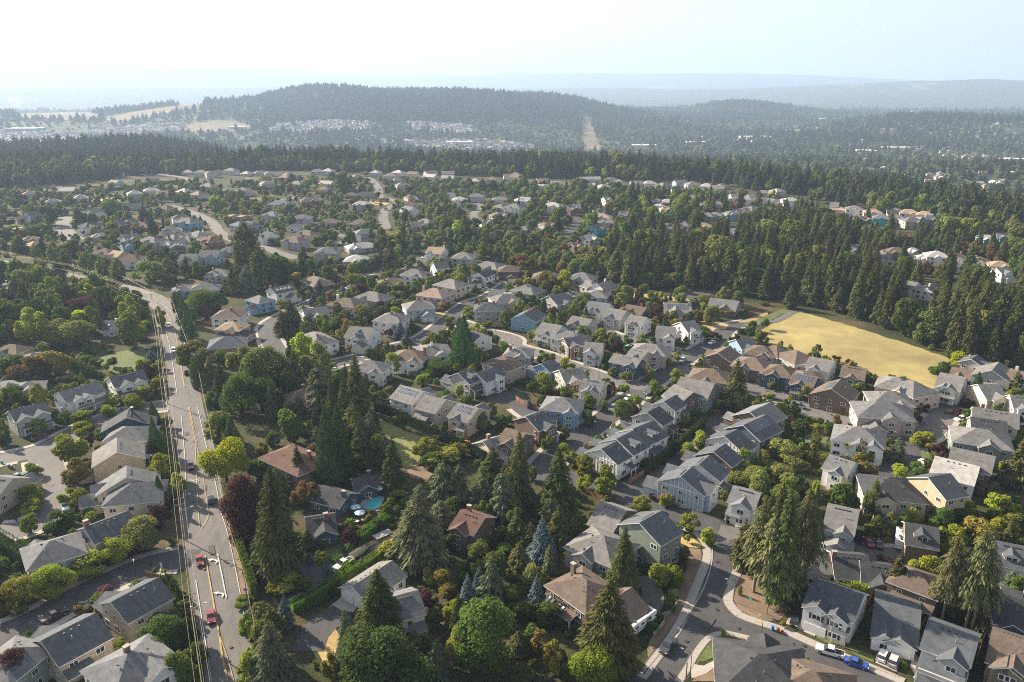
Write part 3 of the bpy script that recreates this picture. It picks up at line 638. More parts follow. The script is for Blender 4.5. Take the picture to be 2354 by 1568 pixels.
# ------------------------------------------------------------------ houses: ridge ends as seen in the photo tiles, depth in metres, form (gable/hip + storeys), roof+wall colours, features | what it is called
HOUSES = '''
@0,3
420 290 530 258 12 h2 Gy gF:-.9:6,wn | grey hip-roofed house above the side street
785 148 1170 0 10 g2 Ng c:-.9 | dark-roofed house beside the school crossing road
1035 830 1440 618 11 g2 Ne xN:.25:4:3.2,gF:-.8:6 | beige corner house with navy roof
395 1185 865 945 12 g2 Ne pN:.55,gF:-.6:6 | long navy-roofed house behind the black pickup
1120 1345 1270 1262 13 h2 Gw xN:.5:7,c:.0 | broad grey-roofed house at the photo's lower edge
20 1330 165 1220 11 h2 Gn gF:.2:5 | grey roof with satellite dish in the bottom corner
@0,2
-90 1240 105 1262 11 g2 Ge gF:.4:6 | tan house behind the parked flatbed pickup
90 642 402 562 10 g2 Ng xN:-.75:5,xN:.75:5,pN:.9,dN:.85 | long craftsman house with twin stone gables
545 470 890 372 11 g2 Gw xN:-.6:4,xN:.0:4,pN:.8,dN:.75 | grey house with green gables
1008 332 1300 266 11 g2 Nw xN:-.4:5,xN:.75:4,pN:.9,dN:-.3 | white house with dark roof facing the cul-de-sac
1165 700 1182 634 16 g2 Kd c:.6 | deep blue house with black roof
1105 790 1290 785 12 h2 Gg gF:-.9:6 | grey hip-roofed house with solar-dark slope
1075 1022 1076 893 14 g2 Te gF:-.4:6,wn | beige gabled house with pergola
1163 1250 1165 1155 16 g2 Gc gF:-.5:7,xF:.4:5 | yellow-beige house with wide grey roof
1130 1322 1340 1302 13 h2 Nc gF:-.8:6,wn | cream house with dark hip roof by the poles
15 362 95 395 10 h1 Gg | 
210 380 320 366 10 h1 Gg |
265 118 335 100 9 h1 Tc |
60 28 180 42 10 h1 Bg |
@1,2
330 478 470 425 12 h1 Br | brown ranch house hidden in the trees
240 962 470 1060 13 h2 Rr c:.6,k:2 | red-brown house with skylights
568 1330 850 1402 9 g1 Kd c:.9 | dark charcoal house beside the pool
935 1262 1068 1240 7 g1 Kd | dark pool cabin
985 178 1125 188 12 h2 Tw c:-.6,xN:.7:4 | white hip-roofed house with tall chimney
1345 78 1480 85 13 h2 Bw xN:.6:5,c:.9 | white house with brown shake roof
1560 32 1690 22 13 h2 Tw xN:.6:6,c:-.1 | pale house with white chimneys
1335 408 1530 464 12 g2 Tw s:.9,xF:.5:6 | white house with ten solar panels
1558 497 1735 540 12 g2 Tg pN:.7,xF:.4:6 | pale grey house with red patio furniture
1862 570 2040 620 12 g2 Te s:.75,xN:-.2:4,pN:.4,xF:.4:6 | taupe house with timber deck
1872 292 1972 256 12 g2 Ng gF:-.7:6,m:1,pN:.8 | grey board house with big dormer
2030 296 2200 236 10 g2 Nw xN:.6:4,dN:-.4 | white-trimmed house on the short court
2225 135 2335 172 12 h2 Bp xN:.5:5 | brown-roofed pink house on the court
2095 925 2265 868 14 g1 Tc c:-.3 | low taupe-roofed house behind the cedars
@2,2
20 56 105 62 11 h2 Tg | grey box house above the court
275 212 375 176 9 g2 Nb gF:-.6:5,pN:.4 | pale blue gabled house
440 268 635 245 12 g2 Tg xN:-.2:5,gF:.3:5,ht | grey half-timbered house
665 346 840 370 11 g2 Gc xN:-.2:5,xN:.6:5,pN:.4 | cream house with white pergola
400 512 530 525 13 h2 Gb xN:.8:4,pN:.5 | bright blue hip-roofed house
140 696 265 650 12 g2 Nr xN:.6:5,pN:.4 | brown board house with steps
-40 805 110 850 11 g2 Br xN:.6:5 | brown house below the board house
1400 560 1500 502 9 g2 Nw gF:-.6:5,ht,pN:.5 | white half-timbered house with red deck
1250 660 1345 605 12 g2 Kg gF:-.6:6,pN:.5 | dark-roofed grey house on the avenue
1115 812 1290 736 13 g2 Nw gF:-.7:6,pN:.6,m:1 | white gabled house, middle of the row
965 902 1110 828 13 g2 Nw gF:-.6:6,m:1 | white gabled house with tan dormer
845 985 935 938 12 g2 Nw gF:-.7:6,ht,pN:.4 | white half-timbered end house above the alley
1560 332 1855 390 15 g2 Tn xN:-.5:6,wn | big taupe-roofed green house
1500 402 1660 470 12 g2 Tr xN:.3:5 | taupe house with deck beside the green one
1740 246 1920 270 13 h2 Bg | brown hip-roofed house behind the great fir
1895 112 1995 50 11 g2 Br xF:.0:5,pN:.3 | brown craftsman with white gables
2150 142 2290 166 13 h2 Br xN:-.4:5 | brown hip house beside the great fir
2250 36 2353 50 12 h2 Bp xN:.3:4 | pink house at the field's corner
2060 -12 2200 -25 11 g2 Nb xN:.0:5 | light blue house at the street end
945 116 1185 166 9 g2 Td pN:.3,xN:.9:4 | dark teal house on the corner
1110 66 1240 100 10 g2 Te xN:.6:5,gF:.5:5 | tan house behind the teal one
1190 16 1370 40 12 h2 Tp xN:.6:5 | pinkish house with porch columns
680 10 830 22 11 g2 Tw xN:-.5:5,dN:-.5,pN:.6 | white craftsman with lit gable
480 -25 620 -40 10 g2 Nr xN:-.3:5,ht | brown timbered house on the avenue
1960 875 2065 816 14 g2 Nw gF:-.7:6,ht | white gabled house at the alley top
1868 1012 1945 958 12 g2 Nr gF:-.6:6,pN:.3 | brown gabled house in the alley row
1730 1130 1802 1065 13 g2 Nw gF:-.6:6,pN:.5 | white house with umbrella deck
1560 1246 1645 1170 14 g2 Ny gF:-.5:6,xN:.4:6,ht | blue-grey half-timbered corner house
2190 655 2373 568 13 g2 Gr gF:-.6:5 | brown gable above the alley end
2130 776 2335 682 13 g2 Nd s:.9,gF:-.6:6 | dark house with blue solar roof
2090 1346 2235 1384 10 g2 Gw xN:.2:5,pN:.6 | small white gabled house by the parked cars
@1,3
895 685 1245 460 9 g1 Tw ge:2 | white long-roofed house with arched twin garages
1215 800 1455 735 10 g2 Gw pN:.5 | white house wing behind the maroon shrub
1905 -10 2085 50 10 g2 Rr | dark shingled cottage deep in the trees
490 55 690 25 10 g1 Kd | charcoal annex beside the clipped hedge
@2,3
845 -75 1010 -20 13 g2 Tr wn | dark brown house behind the tall green gable
1178 105 1370 -2 13 g3 Nn gF:.4:5 | tall green-grey gabled house
775 200 885 245 13 h2 Tg | grey hip-roofed house behind the dark fir
590 572 745 675 12 h2 Br pN:.8:sk,c:-.8 | brown house with four patio skylights
1058 728 940 800 12 g1 Br dN:.5 | brown garage wing beside the motorhome
2190 1300 2420 1330 17 h1 Kg xN:-.2:6,xF:.2:6 | black-roofed house on the corner bed
@3,3
330 1446 500 1500 14 h1 Bg xN:.7:5 | brown-roofed house cut by the photo edge
432 622 862 776 12 g2 Nw xN:-.62:6:5.6:gd,xN:.62:5:5.6:sh,pN:.34 | white modern farmhouse
1000 812 1390 912 17 g1 Nw xN:-.75:5,xN:.5:6:2.9:gd | long low grey-roofed house with white garage
1492 1002 1922 1156 12 g2 Ng pN:1:g,xN:.65:5,dN:-.4 | grey house with lower front roof
2130 1110 2400 1200 13 g2 Bo xN:-.2:5,xN:.5:6 | olive house with brown roof
590 -62 800 -15 14 g2 Ty xN:.75:4,gN:.9:7,wn | blue house with twin garage doors
1330 118 1500 148 11 g2 Kr m:1,dN:.2 | dark brown house with white dormer
2110 275 2370 330 12 g1 Nw m:1,dN:-.6 | dark-roofed white house among the tall firs
352 362 480 372 11 h1 Tc | cream cottage beside the pale firs
592 380 905 408 12 g1 Kr c:-1 | black-roofed house with white chimney
930 470 1080 492 10 g1 Kr | black annex roof
1330 540 1455 585 10 h2 Br pN:.9 | shake-roofed house with shaded porch
2130 775 2285 800 12 g2 Kd | dark house behind the bare firs
2235 728 2340 758 10 g2 Kd | dark gable behind the bare firs
@3,2
40 34 110 58 12 h2 Bp | pink house beside the field
232 76 292 102 14 h2 Bg wn | brown hip-roofed house backing on the field
392 146 600 186 11 g2 Tw xN:-.4:4,dN:.4 | taupe gable house backing on the field
692 224 902 256 11 g2 Bn xN:-.2:4 | green house at the field's edge
62 214 170 232 12 h2 Bd xN:-.3:5 | black house with white bargeboards
242 292 450 332 11 g2 Bd s:.9,xN:-.3:5,pN:.9,dN:-.4 | dark house with violet solar strip
330 272 420 278 10 h2 Bg s:.5 | brown hip house with blue panels
585 440 668 354 14 g2 Br sf:.7,dN:-.3 | shingled house with open garage
1130 326 1250 346 13 h2 Tp xN:.4:5 | tan-pink house at the court head
1275 346 1385 392 14 h2 Tp xN:.3:5 | tall pink house at the court head
1040 462 1205 472 13 h2 Tp xN:.5:5 | pink hip house behind the stucco one
925 552 1195 572 15 h2 Gp xN:.2:6,gN:-.6:7 | pink stucco house with grey hips
745 778 950 812 14 h2 Gw xN:.1:5,xN:.8:5,wn | pale house with white curved deck
590 1052 780 1112 10 g2 Gw xN:.5:4,wn | small white house above the dark trees
1090 1252 1192 1262 15 h2 Kc | navy-roofed yellow house
1480 1258 1668 1222 13 g3 Nt wn | tan house with tree shadows on its gable
1548 1062 1935 1156 13 g2 Lw wn | long pale roof behind the tan house
1700 978 2078 1062 13 g2 Tr wn | taupe roof above the pale one
1835 792 2105 832 14 h2 Tn xN:.3:6,wn | green house with hip roofs
1870 700 2185 742 12 g2 Kg | black-roofed house on the court
1890 608 2300 672 12 g2 Tc | long taupe-roofed house on the court
1592 292 1810 336 14 g2 Tw xN:-.6:5,xN:.3:5,dN:.4,pN:.9 | white craftsman at the court end
1935 402 2115 400 13 g2 Tc xN:.6:6,dN:-.4 | cream house with white portico
2060 272 2122 196 13 g2 Tg pN:.3 | grey gable under the wood
2060 342 2172 302 10 h1 Tc | low cream house under the wood
1870 168 1922 130 9 g2 Ng | small grey gable under the wood
1702 242 1870 272 10 g1 Br | low brown roof behind the bright tree
2280 502 2380 510 11 g2 Gw xN:-.4:4 | grey roof at the right edge
2280 268 2375 292 11 g2 Bg | brown roof at the right edge
@1,1
137 1083 320 1045 10 g2 Gw m:4,gN:.85:7,c:-.95 | white colonial with four dormers
5 1146 65 1162 10 h2 Gb gN:.7:6 | blue house with twin white garage doors
512 962 602 1000 13 h2 Br | brown brick house beyond the colonial
765 1166 905 1182 13 h2 Bw c:-.8,wn | white house with brown hip roof and skylights
432 1276 640 1250 12 g2 Gw | grey-roofed house behind the twin firs
1010 1106 1150 1130 13 h2 Tn | green-grey hip house
1190 992 1310 986 13 h2 Br | brown hip house on the loop
1402 906 1520 916 13 h2 Tw | white-walled hip house on the loop
1632 846 1750 836 12 g2 Nw gF:-.6:5 | navy-roofed white house
882 776 960 776 14 h2 Lg xN:.2:5 | house with shiny white hip roof
612 702 702 702 14 h2 Gg xN:-.5:6,c:.8 |
872 672 1060 656 13 h1 Lg |
312 602 402 612 13 h2 Bg xN:-.4:5 |
82 562 152 572 12 g2 Nw |
432 546 522 560 10 h2 Bc |
542 582 622 592 10 h1 Sc |
332 492 432 492 11 h1 Nw |
382 406 472 406 12 h2 Tg xN:.6:5 |
642 442 722 442 12 h1 Bc xN:-.5:5 |
902 452 1012 456 13 h1 Bt xN:.3:5 |
922 592 985 602 13 h1 Ng |
942 542 1082 532 12 h1 Tg |
162 272 302 277 15 h2 Gg xN:.6:6 |
112 377 182 382 12 h2 Gg |
442 247 562 242 14 h2 Bk xN:.2:6 |
562 197 702 192 13 h2 Gg |
592 142 722 142 12 g2 Nw |
62 147 152 142 14 h2 Gg |
332 132 432 117 12 h1 Bp |
852 202 902 202 11 h1 Br |
952 197 1042 197 12 h1 Kg |
932 282 1012 282 13 h2 Lg |
1372 322 1452 342 12 g2 Gw | white gabled house on the s-bend
1372 292 1472 292 11 h1 Bp |
1402 482 1542 472 12 h1 Tt |
1522 442 1602 452 11 h1 Tt |
1312 157 1392 162 12 h2 Br |
1402 227 1462 222 11 h1 Bc |
1472 237 1532 232 10 g1 Kr |
1842 242 1902 242 13 h2 Lw xN:-.3:6 |
1762 204 1822 206 9 g2 Gw |
1982 212 2072 214 11 h2 Gg |
2202 242 2292 242 12 h1 Tc |
2222 312 2342 292 12 h1 Tp |
2182 388 2342 372 12 h1 Tp |
2082 452 2142 447 10 h1 Gw |
1592 702 1732 712 12 g2 Sw xN:-.7:4,c:.85 | tan-roofed white house at the loop's end
1872 752 1952 756 13 h2 Tg xN:.4:5 | taupe house at the woods' edge
2082 832 2222 852 13 h1 Tc xN:.4:5 | low taupe house at the woods' edge
2042 940 2132 906 10 g2 Kw m:0 | white colonial with black roof
1965 986 2050 982 10 g1 Kw m:1 | white garage wing with dormer
1742 992 1852 1012 14 h2 Tc gN:.7:6 | taupe house with dark garage
1582 1077 1702 1092 14 h2 Pp gN:.3:6,c:-.8 | pink-roofed house on the crescent
1432 1202 1552 1192 13 h2 Ty gN:.6:7,c:.0 | blue-grey house with two white garage doors
1202 1302 1312 1312 14 h2 Tw gN:.8:6,c:.0 | white house with bronze solar panels
872 1432 1082 1452 13 g2 Tw m:1,gN:.8:7,xN:.1:5 | tan-roofed house with white garage
502 1472 602 1522 13 h2 Tw m:2,gN:.7:7,c:.4 | taupe house with twin dormers
2082 1212 2192 1212 13 h2 Ng c:-.7,c:.4 | slate hip house with two brick chimneys
2232 1142 2352 1132 13 h2 Tc |
1992 1472 2082 1502 11 g2 Nw | white house behind the giant cypress
2292 872 2353 872 12 h2 Br gN:.5:5 |
20 25 70 22 12 h1 Tc |
100 30 160 32 12 h1 Tg |
250 82 310 84 12 h2 Gb |
290 40 340 42 12 h1 Tg |
540 8 590 10 12 h1 Tc |
640 22 700 22 12 h2 Tg |
900 62 960 60 12 h1 Br |
1080 35 1130 38 12 h2 Br |
1210 70 1260 68 12 h2 Tg |
1290 38 1340 38 12 h2 Tg |
1280 96 1330 98 11 h1 Tc |
1420 48 1470 50 11 g2 Tw |
1572 72 1640 76 11 g2 Lw |
1572 38 1640 40 11 g2 Gw |
1732 48 1800 44 12 g2 Tr |
1742 88 1790 88 11 g2 Tw |
2142 82 2210 84 12 h1 Tg |
2292 76 2353 74 12 g2 Sw |
1990 98 2040 98 11 h1 Tg |
@2,1
62 246 182 246 14 h2 Lw | 
-20 305 62 311 13 h2 Tw |
332 292 422 296 13 h2 Lw |
502 322 545 316 12 g2 Tr |
562 312 622 312 12 g2 Tr |
742 391 872 396 14 h1 Sc | 
832 440 912 442 13 h1 Tc |
722 511 802 486 11 g2 Nq | bright teal house on the ravine street
662 600 742 582 11 g2 Lg | pale grey roof at the ravine's edge
552 662 602 656 9 g2 Br |
302 472 372 466 11 h1 Bg |
92 512 142 516 10 h1 Gg |
987 376 1072 381 11 g2 Gg |
792 346 852 342 12 h1 Kg |
1392 486 1492 492 13 h1 Tc |
1552 471 1612 476 11 h2 Gc |
1722 481 1802 482 12 h2 St |
1962 540 2082 532 13 g2 Lw |
1772 386 1832 391 11 h1 Tg |
1852 382 1902 384 11 h1 Tg |
1992 372 2042 370 11 h2 Tb |
2072 352 2122 350 11 h2 Tg |
2132 342 2172 340 11 h2 Tg |
2192 324 2232 320 11 h2 Tg |
262 926 392 931 14 h2 Br xN:.2:5 | brown hip house behind the golden birch
602 936 702 946 13 h2 Gg | slate house behind the lime tree
690 1012 752 1032 10 g2 Gg c:.8 | slate wing behind the lime tree
782 1042 902 1012 13 g2 Tw c:.5 | white house with open deck rails
742 1096 822 1101 12 h2 Ty c:.6 | taupe-roofed house with pale chimney
92 1046 202 1066 13 h2 Gg c:.1 | grey house with steel chimney
-10 1116 50 1116 10 h1 Tg |
342 1152 482 1126 14 g2 Ng xN:.4:5 | tan house with steep dark roof
542 1112 622 1116 11 h1 Ng |
102 1322 202 1262 13 g2 Nb c:-.1,c:.6,pN:.6 | light blue house with navy roof
712 1202 892 1226 13 g2 Gw xN:-.5:5,xN:.2:5 | grey gable house on the small court
902 1266 1042 1292 12 g2 Gg xN:-.3:5,dN:-.5 | grey house behind the parked cars
1092 1327 1232 1352 12 g2 Tw xN:-.3:4,dN:-.6,xN:.5:4 | white house with taupe roof on the court
562 1337 732 1372 11 g2 Tg xN:-.2:6,pN:.7 | grey house with white stairs
282 1397 452 1427 13 g2 Tw pN:.8,xN:.2:4 | white house with lit garage
492 1467 602 1492 13 h2 Gg | grey hip house on the avenue
1332 1432 1502 1442 13 g2 Tw xN:.8:5 | white and taupe house by the farm lane
1572 1392 1652 1382 13 g2 Gw pN:.6,xN:-.3:5 | white-railed house by the farm lane
1402 1217 1642 1227 16 g1 Tg s:1.4,gN:-.3:8,c:.9 | grey house with thirty solar panels
1062 1232 1232 1262 11 g1 Br | long brown-roofed shed house
1832 1172 2082 1202 15 g1 Tn xN:.3:8 | barn-like taupe house by the tennis court
200 128 240 130 10 g2 Lw |
255 112 300 112 10 g2 Lw |
270 176 310 174 10 g2 Gg |
385 138 430 140 10 g2 Tw |
455 150 500 150 10 g2 Lw |
595 108 640 110 10 h2 Tw |
660 98 700 100 10 g2 Lw |
735 96 785 98 10 g2 Tw |
720 142 780 144 11 h1 Sw |
815 174 870 176 11 h2 Sw |
895 104 935 106 10 h2 Tw |
955 126 1010 128 11 h2 Tc |
850 244 890 242 10 g2 Tw |
1120 138 1160 138 10 g2 Gw |
1235 140 1290 140 11 h2 Sw |
1130 186 1170 186 10 h1 Tw |
1262 186 1310 186 10 h1 Tw |
1360 160 1430 160 12 h2 Tb |
1480 192 1540 192 11 h1 Sg |
1620 152 1700 152 13 h2 Tc |
1755 166 1820 168 12 h2 Lw |
1725 200 1770 202 11 h1 Tb |
1620 224 1680 226 11 g2 Tw |
1520 128 1560 130 10 g2 Tg |
1865 186 1920 186 11 g2 Bw |
1900 148 1960 148 11 h1 Tg |
2010 215 2070 215 11 g2 Gw |
1985 258 2040 258 11 h1 Bg |
2120 236 2170 236 11 g2 Lw |
2180 222 2225 222 10 g2 Gw |
2290 210 2340 210 10 h1 Bk |
2295 246 2345 248 11 h2 Bw |
1315 262 1365 264 10 h1 Tb |
1400 262 1460 264 12 h1 Lg |
1330 308 1380 308 10 h1 Lw |
1395 332 1450 332 11 h1 Sb |
1715 298 1770 298 10 h1 Tg |
1870 286 1920 288 10 h1 Tg |
10 60 60 62 11 h2 Tw |
20 80 60 82 11 g2 Lw |
@0,1
962 1382 1150 1372 12 g1 Nw xN:-.1:3,c:.2,k:3 | white cottage with dark roof by the meadow
1188 770 1205 770 14 h2 Rw c:.7 | red pyramid-roofed white house beside the willow
932 716 1002 720 12 h2 Rc |
1042 736 1132 746 12 g2 St xN:-.4:6 |
1562 652 1702 642 13 g2 Gn xN:-.6:7,xN:.1:7,xN:.8:5,pN:.9 | big grey estate house with white balconies
1662 772 1802 770 13 g2 Gw m:1,xN:-.6:5 | grey shake-roofed house below the estate
1852 736 2012 736 13 g2 Gy |
1902 596 1962 612 13 h2 Rk xN:.5:5,c:-.5 | red brick house with dark roof
1802 552 1852 562 13 h2 Tw |
2072 702 2152 702 12 h1 Gg |
1532 522 1622 516 12 h2 Gg c:-.6 |
1602 592 1702 562 13 h1 Tg |
1622 406 1682 402 12 h2 Kw |
1682 432 1772 442 14 h2 Gb |
1482 316 1552 322 12 h2 Rw |
1342 606 1442 616 12 h2 Gg |
1432 642 1542 642 12 h1 Lg |
1122 592 1252 576 12 g2 Gg |
1112 662 1202 652 10 g2 Nb |
792 482 872 466 12 h2 Kw xN:-.5:5 |
912 505 952 505 11 h1 Kg |
1072 462 1232 442 12 g2 Nk xN:.3:5,m:1 |
1282 477 1362 482 12 h1 Rr |
882 577 952 572 11 h1 Tp |
702 276 802 286 14 h2 Gb |
832 362 922 342 11 g2 Tw |
1192 237 1292 242 12 h2 Gg |
1172 312 1280 296 11 g1 Tg |
1372 206 1422 216 12 h2 Tg |
1462 237 1552 242 12 g2 Bk m:3 |
1652 222 1752 222 13 h2 Nw |
1792 246 1882 246 13 h2 Gw xN:-.2:5 |
242 386 370 372 12 g2 Nb |
132 432 222 422 9 g1 Sc |
132 532 282 530 10 f1 Sw |
252 606 302 602 11 h1 Br |
290 655 370 640 11 h1 Sc |
522 190 742 186 13 f1 Sw |
232 216 332 222 12 h1 Lw |
442 294 542 294 11 h1 Tg |
1282 84 1532 68 13 f1 Lr |
992 112 1142 112 11 g1 Gg |
1872 147 1962 147 12 h1 Tg |
2042 186 2182 188 12 h1 Nc |
2192 212 2282 207 13 h2 Tg |
2242 112 2322 112 13 h2 Gg |
1822 37 1882 32 11 h2 Gg |
1902 37 1992 47 11 h2 Gw |
1652 18 1802 14 12 h1 Tc |
1952 12 2062 12 12 h1 Tc |
2092 14 2172 20 12 h2 Tw |
2222 30 2322 26 12 h1 Tg |
1972 907 2062 907 14 h1 Tg | 
1642 1062 1702 1057 10 h1 Gb | low blue-grey ranch house by the bend
1802 1042 1982 1037 12 h1 Gb | long ranch house by the bend
2052 1272 2162 1272 13 h2 Bw c:.2 | brown hip house with brick chimney
2082 1392 2182 1397 11 h2 St | tan house on the crescent's inner side
2082 1452 2222 1462 12 h1 Kp | dark-roofed house with carport
2012 1532 2160 1522 14 h2 Nt c:.3 | navy hip house above the road curve
2182 472 2240 462 12 h2 Gg |
2262 462 2342 482 12 h1 Ng |
2152 562 2202 562 11 h1 Bc |
2082 412 2262 420 9 f1 St |
72 1022 130 1042 9 h1 Tg |
130 112 300 106 12 h1 Tg |
250 30 290 32 10 h1 Lw |
1060 30 1120 28 12 h1 Br |
@3,1
20 258 50 262 10 g2 Gw |
50 218 110 216 11 h2 Gw |
70 272 110 270 9 h1 Sw |
165 250 250 250 12 h2 Lw |
580 292 650 296 12 g2 Tw |
610 330 690 335 11 h1 Sp |
760 322 840 326 13 h2 Tw xN:.2:5 |
925 352 1010 356 13 h2 Sc |
1015 402 1090 406 13 h2 Gq |
1155 345 1205 345 11 h2 Tc |
1250 356 1350 360 13 h2 Sc |
1410 374 1480 378 12 h2 Sc |
1150 406 1230 410 12 h2 Tp |
1280 430 1380 430 13 h2 Gp |
1440 412 1530 412 12 h2 Gb |
840 420 920 420 12 h1 Br |
740 680 820 682 13 g2 Gw |
1030 735 1080 745 11 g2 Tg |
1130 705 1230 708 13 h2 Br |
1050 790 1100 792 10 h1 Tc |
1300 712 1360 710 10 h1 Lw |
1510 740 1600 744 13 h2 Lw |
1395 772 1480 775 11 h1 Lw |
1700 765 1790 762 12 h2 Bw |
1920 795 1990 796 12 h2 Bw |
2090 830 2180 835 12 h2 Sc |
2100 895 2190 890 10 g2 Gw |
2140 940 2200 935 9 g1 Lw |
1290 1015 1360 1030 11 g2 Gw |
1450 1060 1520 1040 11 g2 Gw |
1950 592 2030 594 11 g2 Lb |
2110 572 2170 574 11 g1 Tb |
1000 128 1060 130 12 g2 Lw |
1080 160 1140 158 11 g1 Lw |
1150 176 1190 178 9 g1 Lw |
1620 142 1690 144 12 h1 Lc |
1820 176 1890 178 12 h1 Lw |
1870 350 1930 350 11 h1 Sw |
1930 322 1980 322 11 h1 Lw |
'''
ROOFC = {'G': (.128, .131, .138), 'N': (.078, .086, .098), 'K': (.05, .052, .058), 'B': (.125, .097, .08), 'T': (.150, .146, .144), 'L': (.36, .35, .34), 'R': (.115, .07, .056), 'S': (.28, .21, .15), 'P': (.22, .165, .14)}
WALLC = {'w': (.66, .65, .63), 'c': (.55, .47, .35), 'e': (.42, .36, .28), 'g': (.33, .325, .32), 'b': (.17, .29, .43), 'd': (.055, .085, .12), 'n': (.20, .235, .20), 'r': (.14, .10, .075), 'p': (.45, .35, .31), 't': (.40, .31, .22), 'q': (.05, .38, .46), 'k': (.22, .10, .075), 'y': (.33, .40, .46), 'o': (.22, .19, .13)}
ROOFN = {'G': 'grey', 'N': 'slate', 'K': 'black', 'B': 'brown', 'T': 'taupe', 'L': 'pale', 'R': 'red', 'S': 'tan', 'P': 'pinkish'}
WALLN = {'w': 'white', 'c': 'cream', 'e': 'beige', 'g': 'grey', 'b': 'blue', 'd': 'dark', 'n': 'green', 'r': 'brown', 'p': 'pink', 't': 'tan', 'q': 'teal', 'k': 'brick', 'y': 'blue-grey', 'o': 'olive'}

def prism_house(L, Dp, hw, rise, z0=-2.5):
    a, b = L / 2, Dp / 2
    v = [(-a, -b, z0), (a, -b, z0), (a, b, z0), (-a, b, z0), (-a, -b, hw), (a, -b, hw), (a, b, hw), (-a, b, hw), (-a, 0, hw + rise), (a, 0, hw + rise)]
    f = [(0, 3, 2, 1), (0, 1, 5, 4), (2, 3, 7, 6), (1, 2, 6, 9, 5), (3, 0, 4, 8, 7), (4, 5, 9, 8), (6, 7, 8, 9)]
    return v, f
def gable_roof(L, Dp, hw, rise, oh=.45, th=.2):
    p = rise / (Dp / 2); b = Dp / 2 + oh; a = L / 2 + oh; ze = hw - oh * p + .02; zr = hw + rise + .02
    sec = [(-b, ze), (0, zr), (b, ze), (b, ze + th), (0, zr + th), (-b, ze + th)]
    v = [(-a, y, z) for y, z in sec] + [(a, y, z) for y, z in sec]
    f = [(5, 4, 10, 11), (4, 3, 9, 10), (0, 6, 7, 1), (1, 7, 8, 2), (0, 5, 11, 6), (3, 2, 8, 9), (0, 1, 4, 5), (1, 2, 3, 4), (6, 11, 10, 7), (7, 10, 9, 8)]
    return v, f, [0, 0] + [1] * 8
def hip_roof(L, Dp, hw, rise, oh=.5, th=.2):
    a, b = L / 2 + oh, Dp / 2 + oh
    p = rise / (Dp / 2); z0 = hw - .02; z1 = z0 + th; zr = z1 + p * min(a, b)
    if a >= b: r0, r1 = (-(a - b), 0, zr), (a - b, 0, zr)
    else: r0, r1 = (0, -(b - a), zr), (0, b - a, zr)
    if abs(a - b) < .05: r0, r1 = (-.05, 0, zr), (.05, 0, zr)
    v = [(-a, -b, z0), (a, -b, z0), (a, b, z0), (-a, b, z0), (-a, -b, z1), (a, -b, z1), (a, b, z1), (-a, b, z1), r0, r1]
    f = [(0, 3, 2, 1), (0, 1, 5, 4), (1, 2, 6, 5), (2, 3, 7, 6), (3, 0, 4, 7)]
    if a >= b: f += [(4, 5, 9, 8), (5, 6, 9), (6, 7, 8, 9), (7, 4, 8)]
    else: f += [(4, 5, 8), (5, 6, 9, 8), (6, 7, 9), (7, 4, 8, 9)]
    return v, f, [1] * 5 + [0] * 4
def win_frame():
    b = MB()
    for x0, x1, z0, z1 in ((-.5, .5, -.5, -.42), (-.5, .5, .42, .5), (-.5, -.43, -.42, .42), (.43, .5, -.42, .42), (-.025, .025, -.42, .42)): b.box(x0, x1, -.07, 0, z0, z1)
    return b.me('window', ['trim'])
def win_pane():
    return MB().box(-.44, .44, -.03, 0, -.43, .43).me('pane', ['glass'])
def garage_me():
    b = MB()
    for k in range(4): b.box(-.5, .5, -.08, 0, k * .25 + .012, k * .25 + .24)
    b.box(-.5, .5, -.04, 0, 0, 1)
    return b.me('garage_door', ['paint'])
def vent_me():
    return MB().box(-.2, .2, -.2, .2, 0, .28).me('roof_vent', ['vent'])
FR, PN, GD, VT = win_frame(), win_pane(), garage_me(), vent_me()
SOLAR = MB().box(-.475, .475, -.78, .78, 0, .05).me('solar_panel', ['solar'])
SOLARF = MB().box(-.53, .53, -.85, .85, -.01, .035).me('panel_frame', ['silver'])
WALLROT = {'n': 0, 'f': pi, 'r': pi / 2, 'l': -pi / 2}
def camside(root_loc, yaw, d):
    """does the wall facing local direction D look towards the camera (with a margin)"""
    ang = yaw + {'n': -pi / 2, 'f': pi / 2, 'r': 0, 'l': pi}[d]
    to = Vector((-root_loc[0], -root_loc[1])).normalized()
    return cos(ang) * to.x + sin(ang) * to.y
HOUSE_XY = []      # x, y, radius: keeps trees off the roofs
HREF = []          # (x, y, short name) of houses that other labels may lean on
PENDING = []

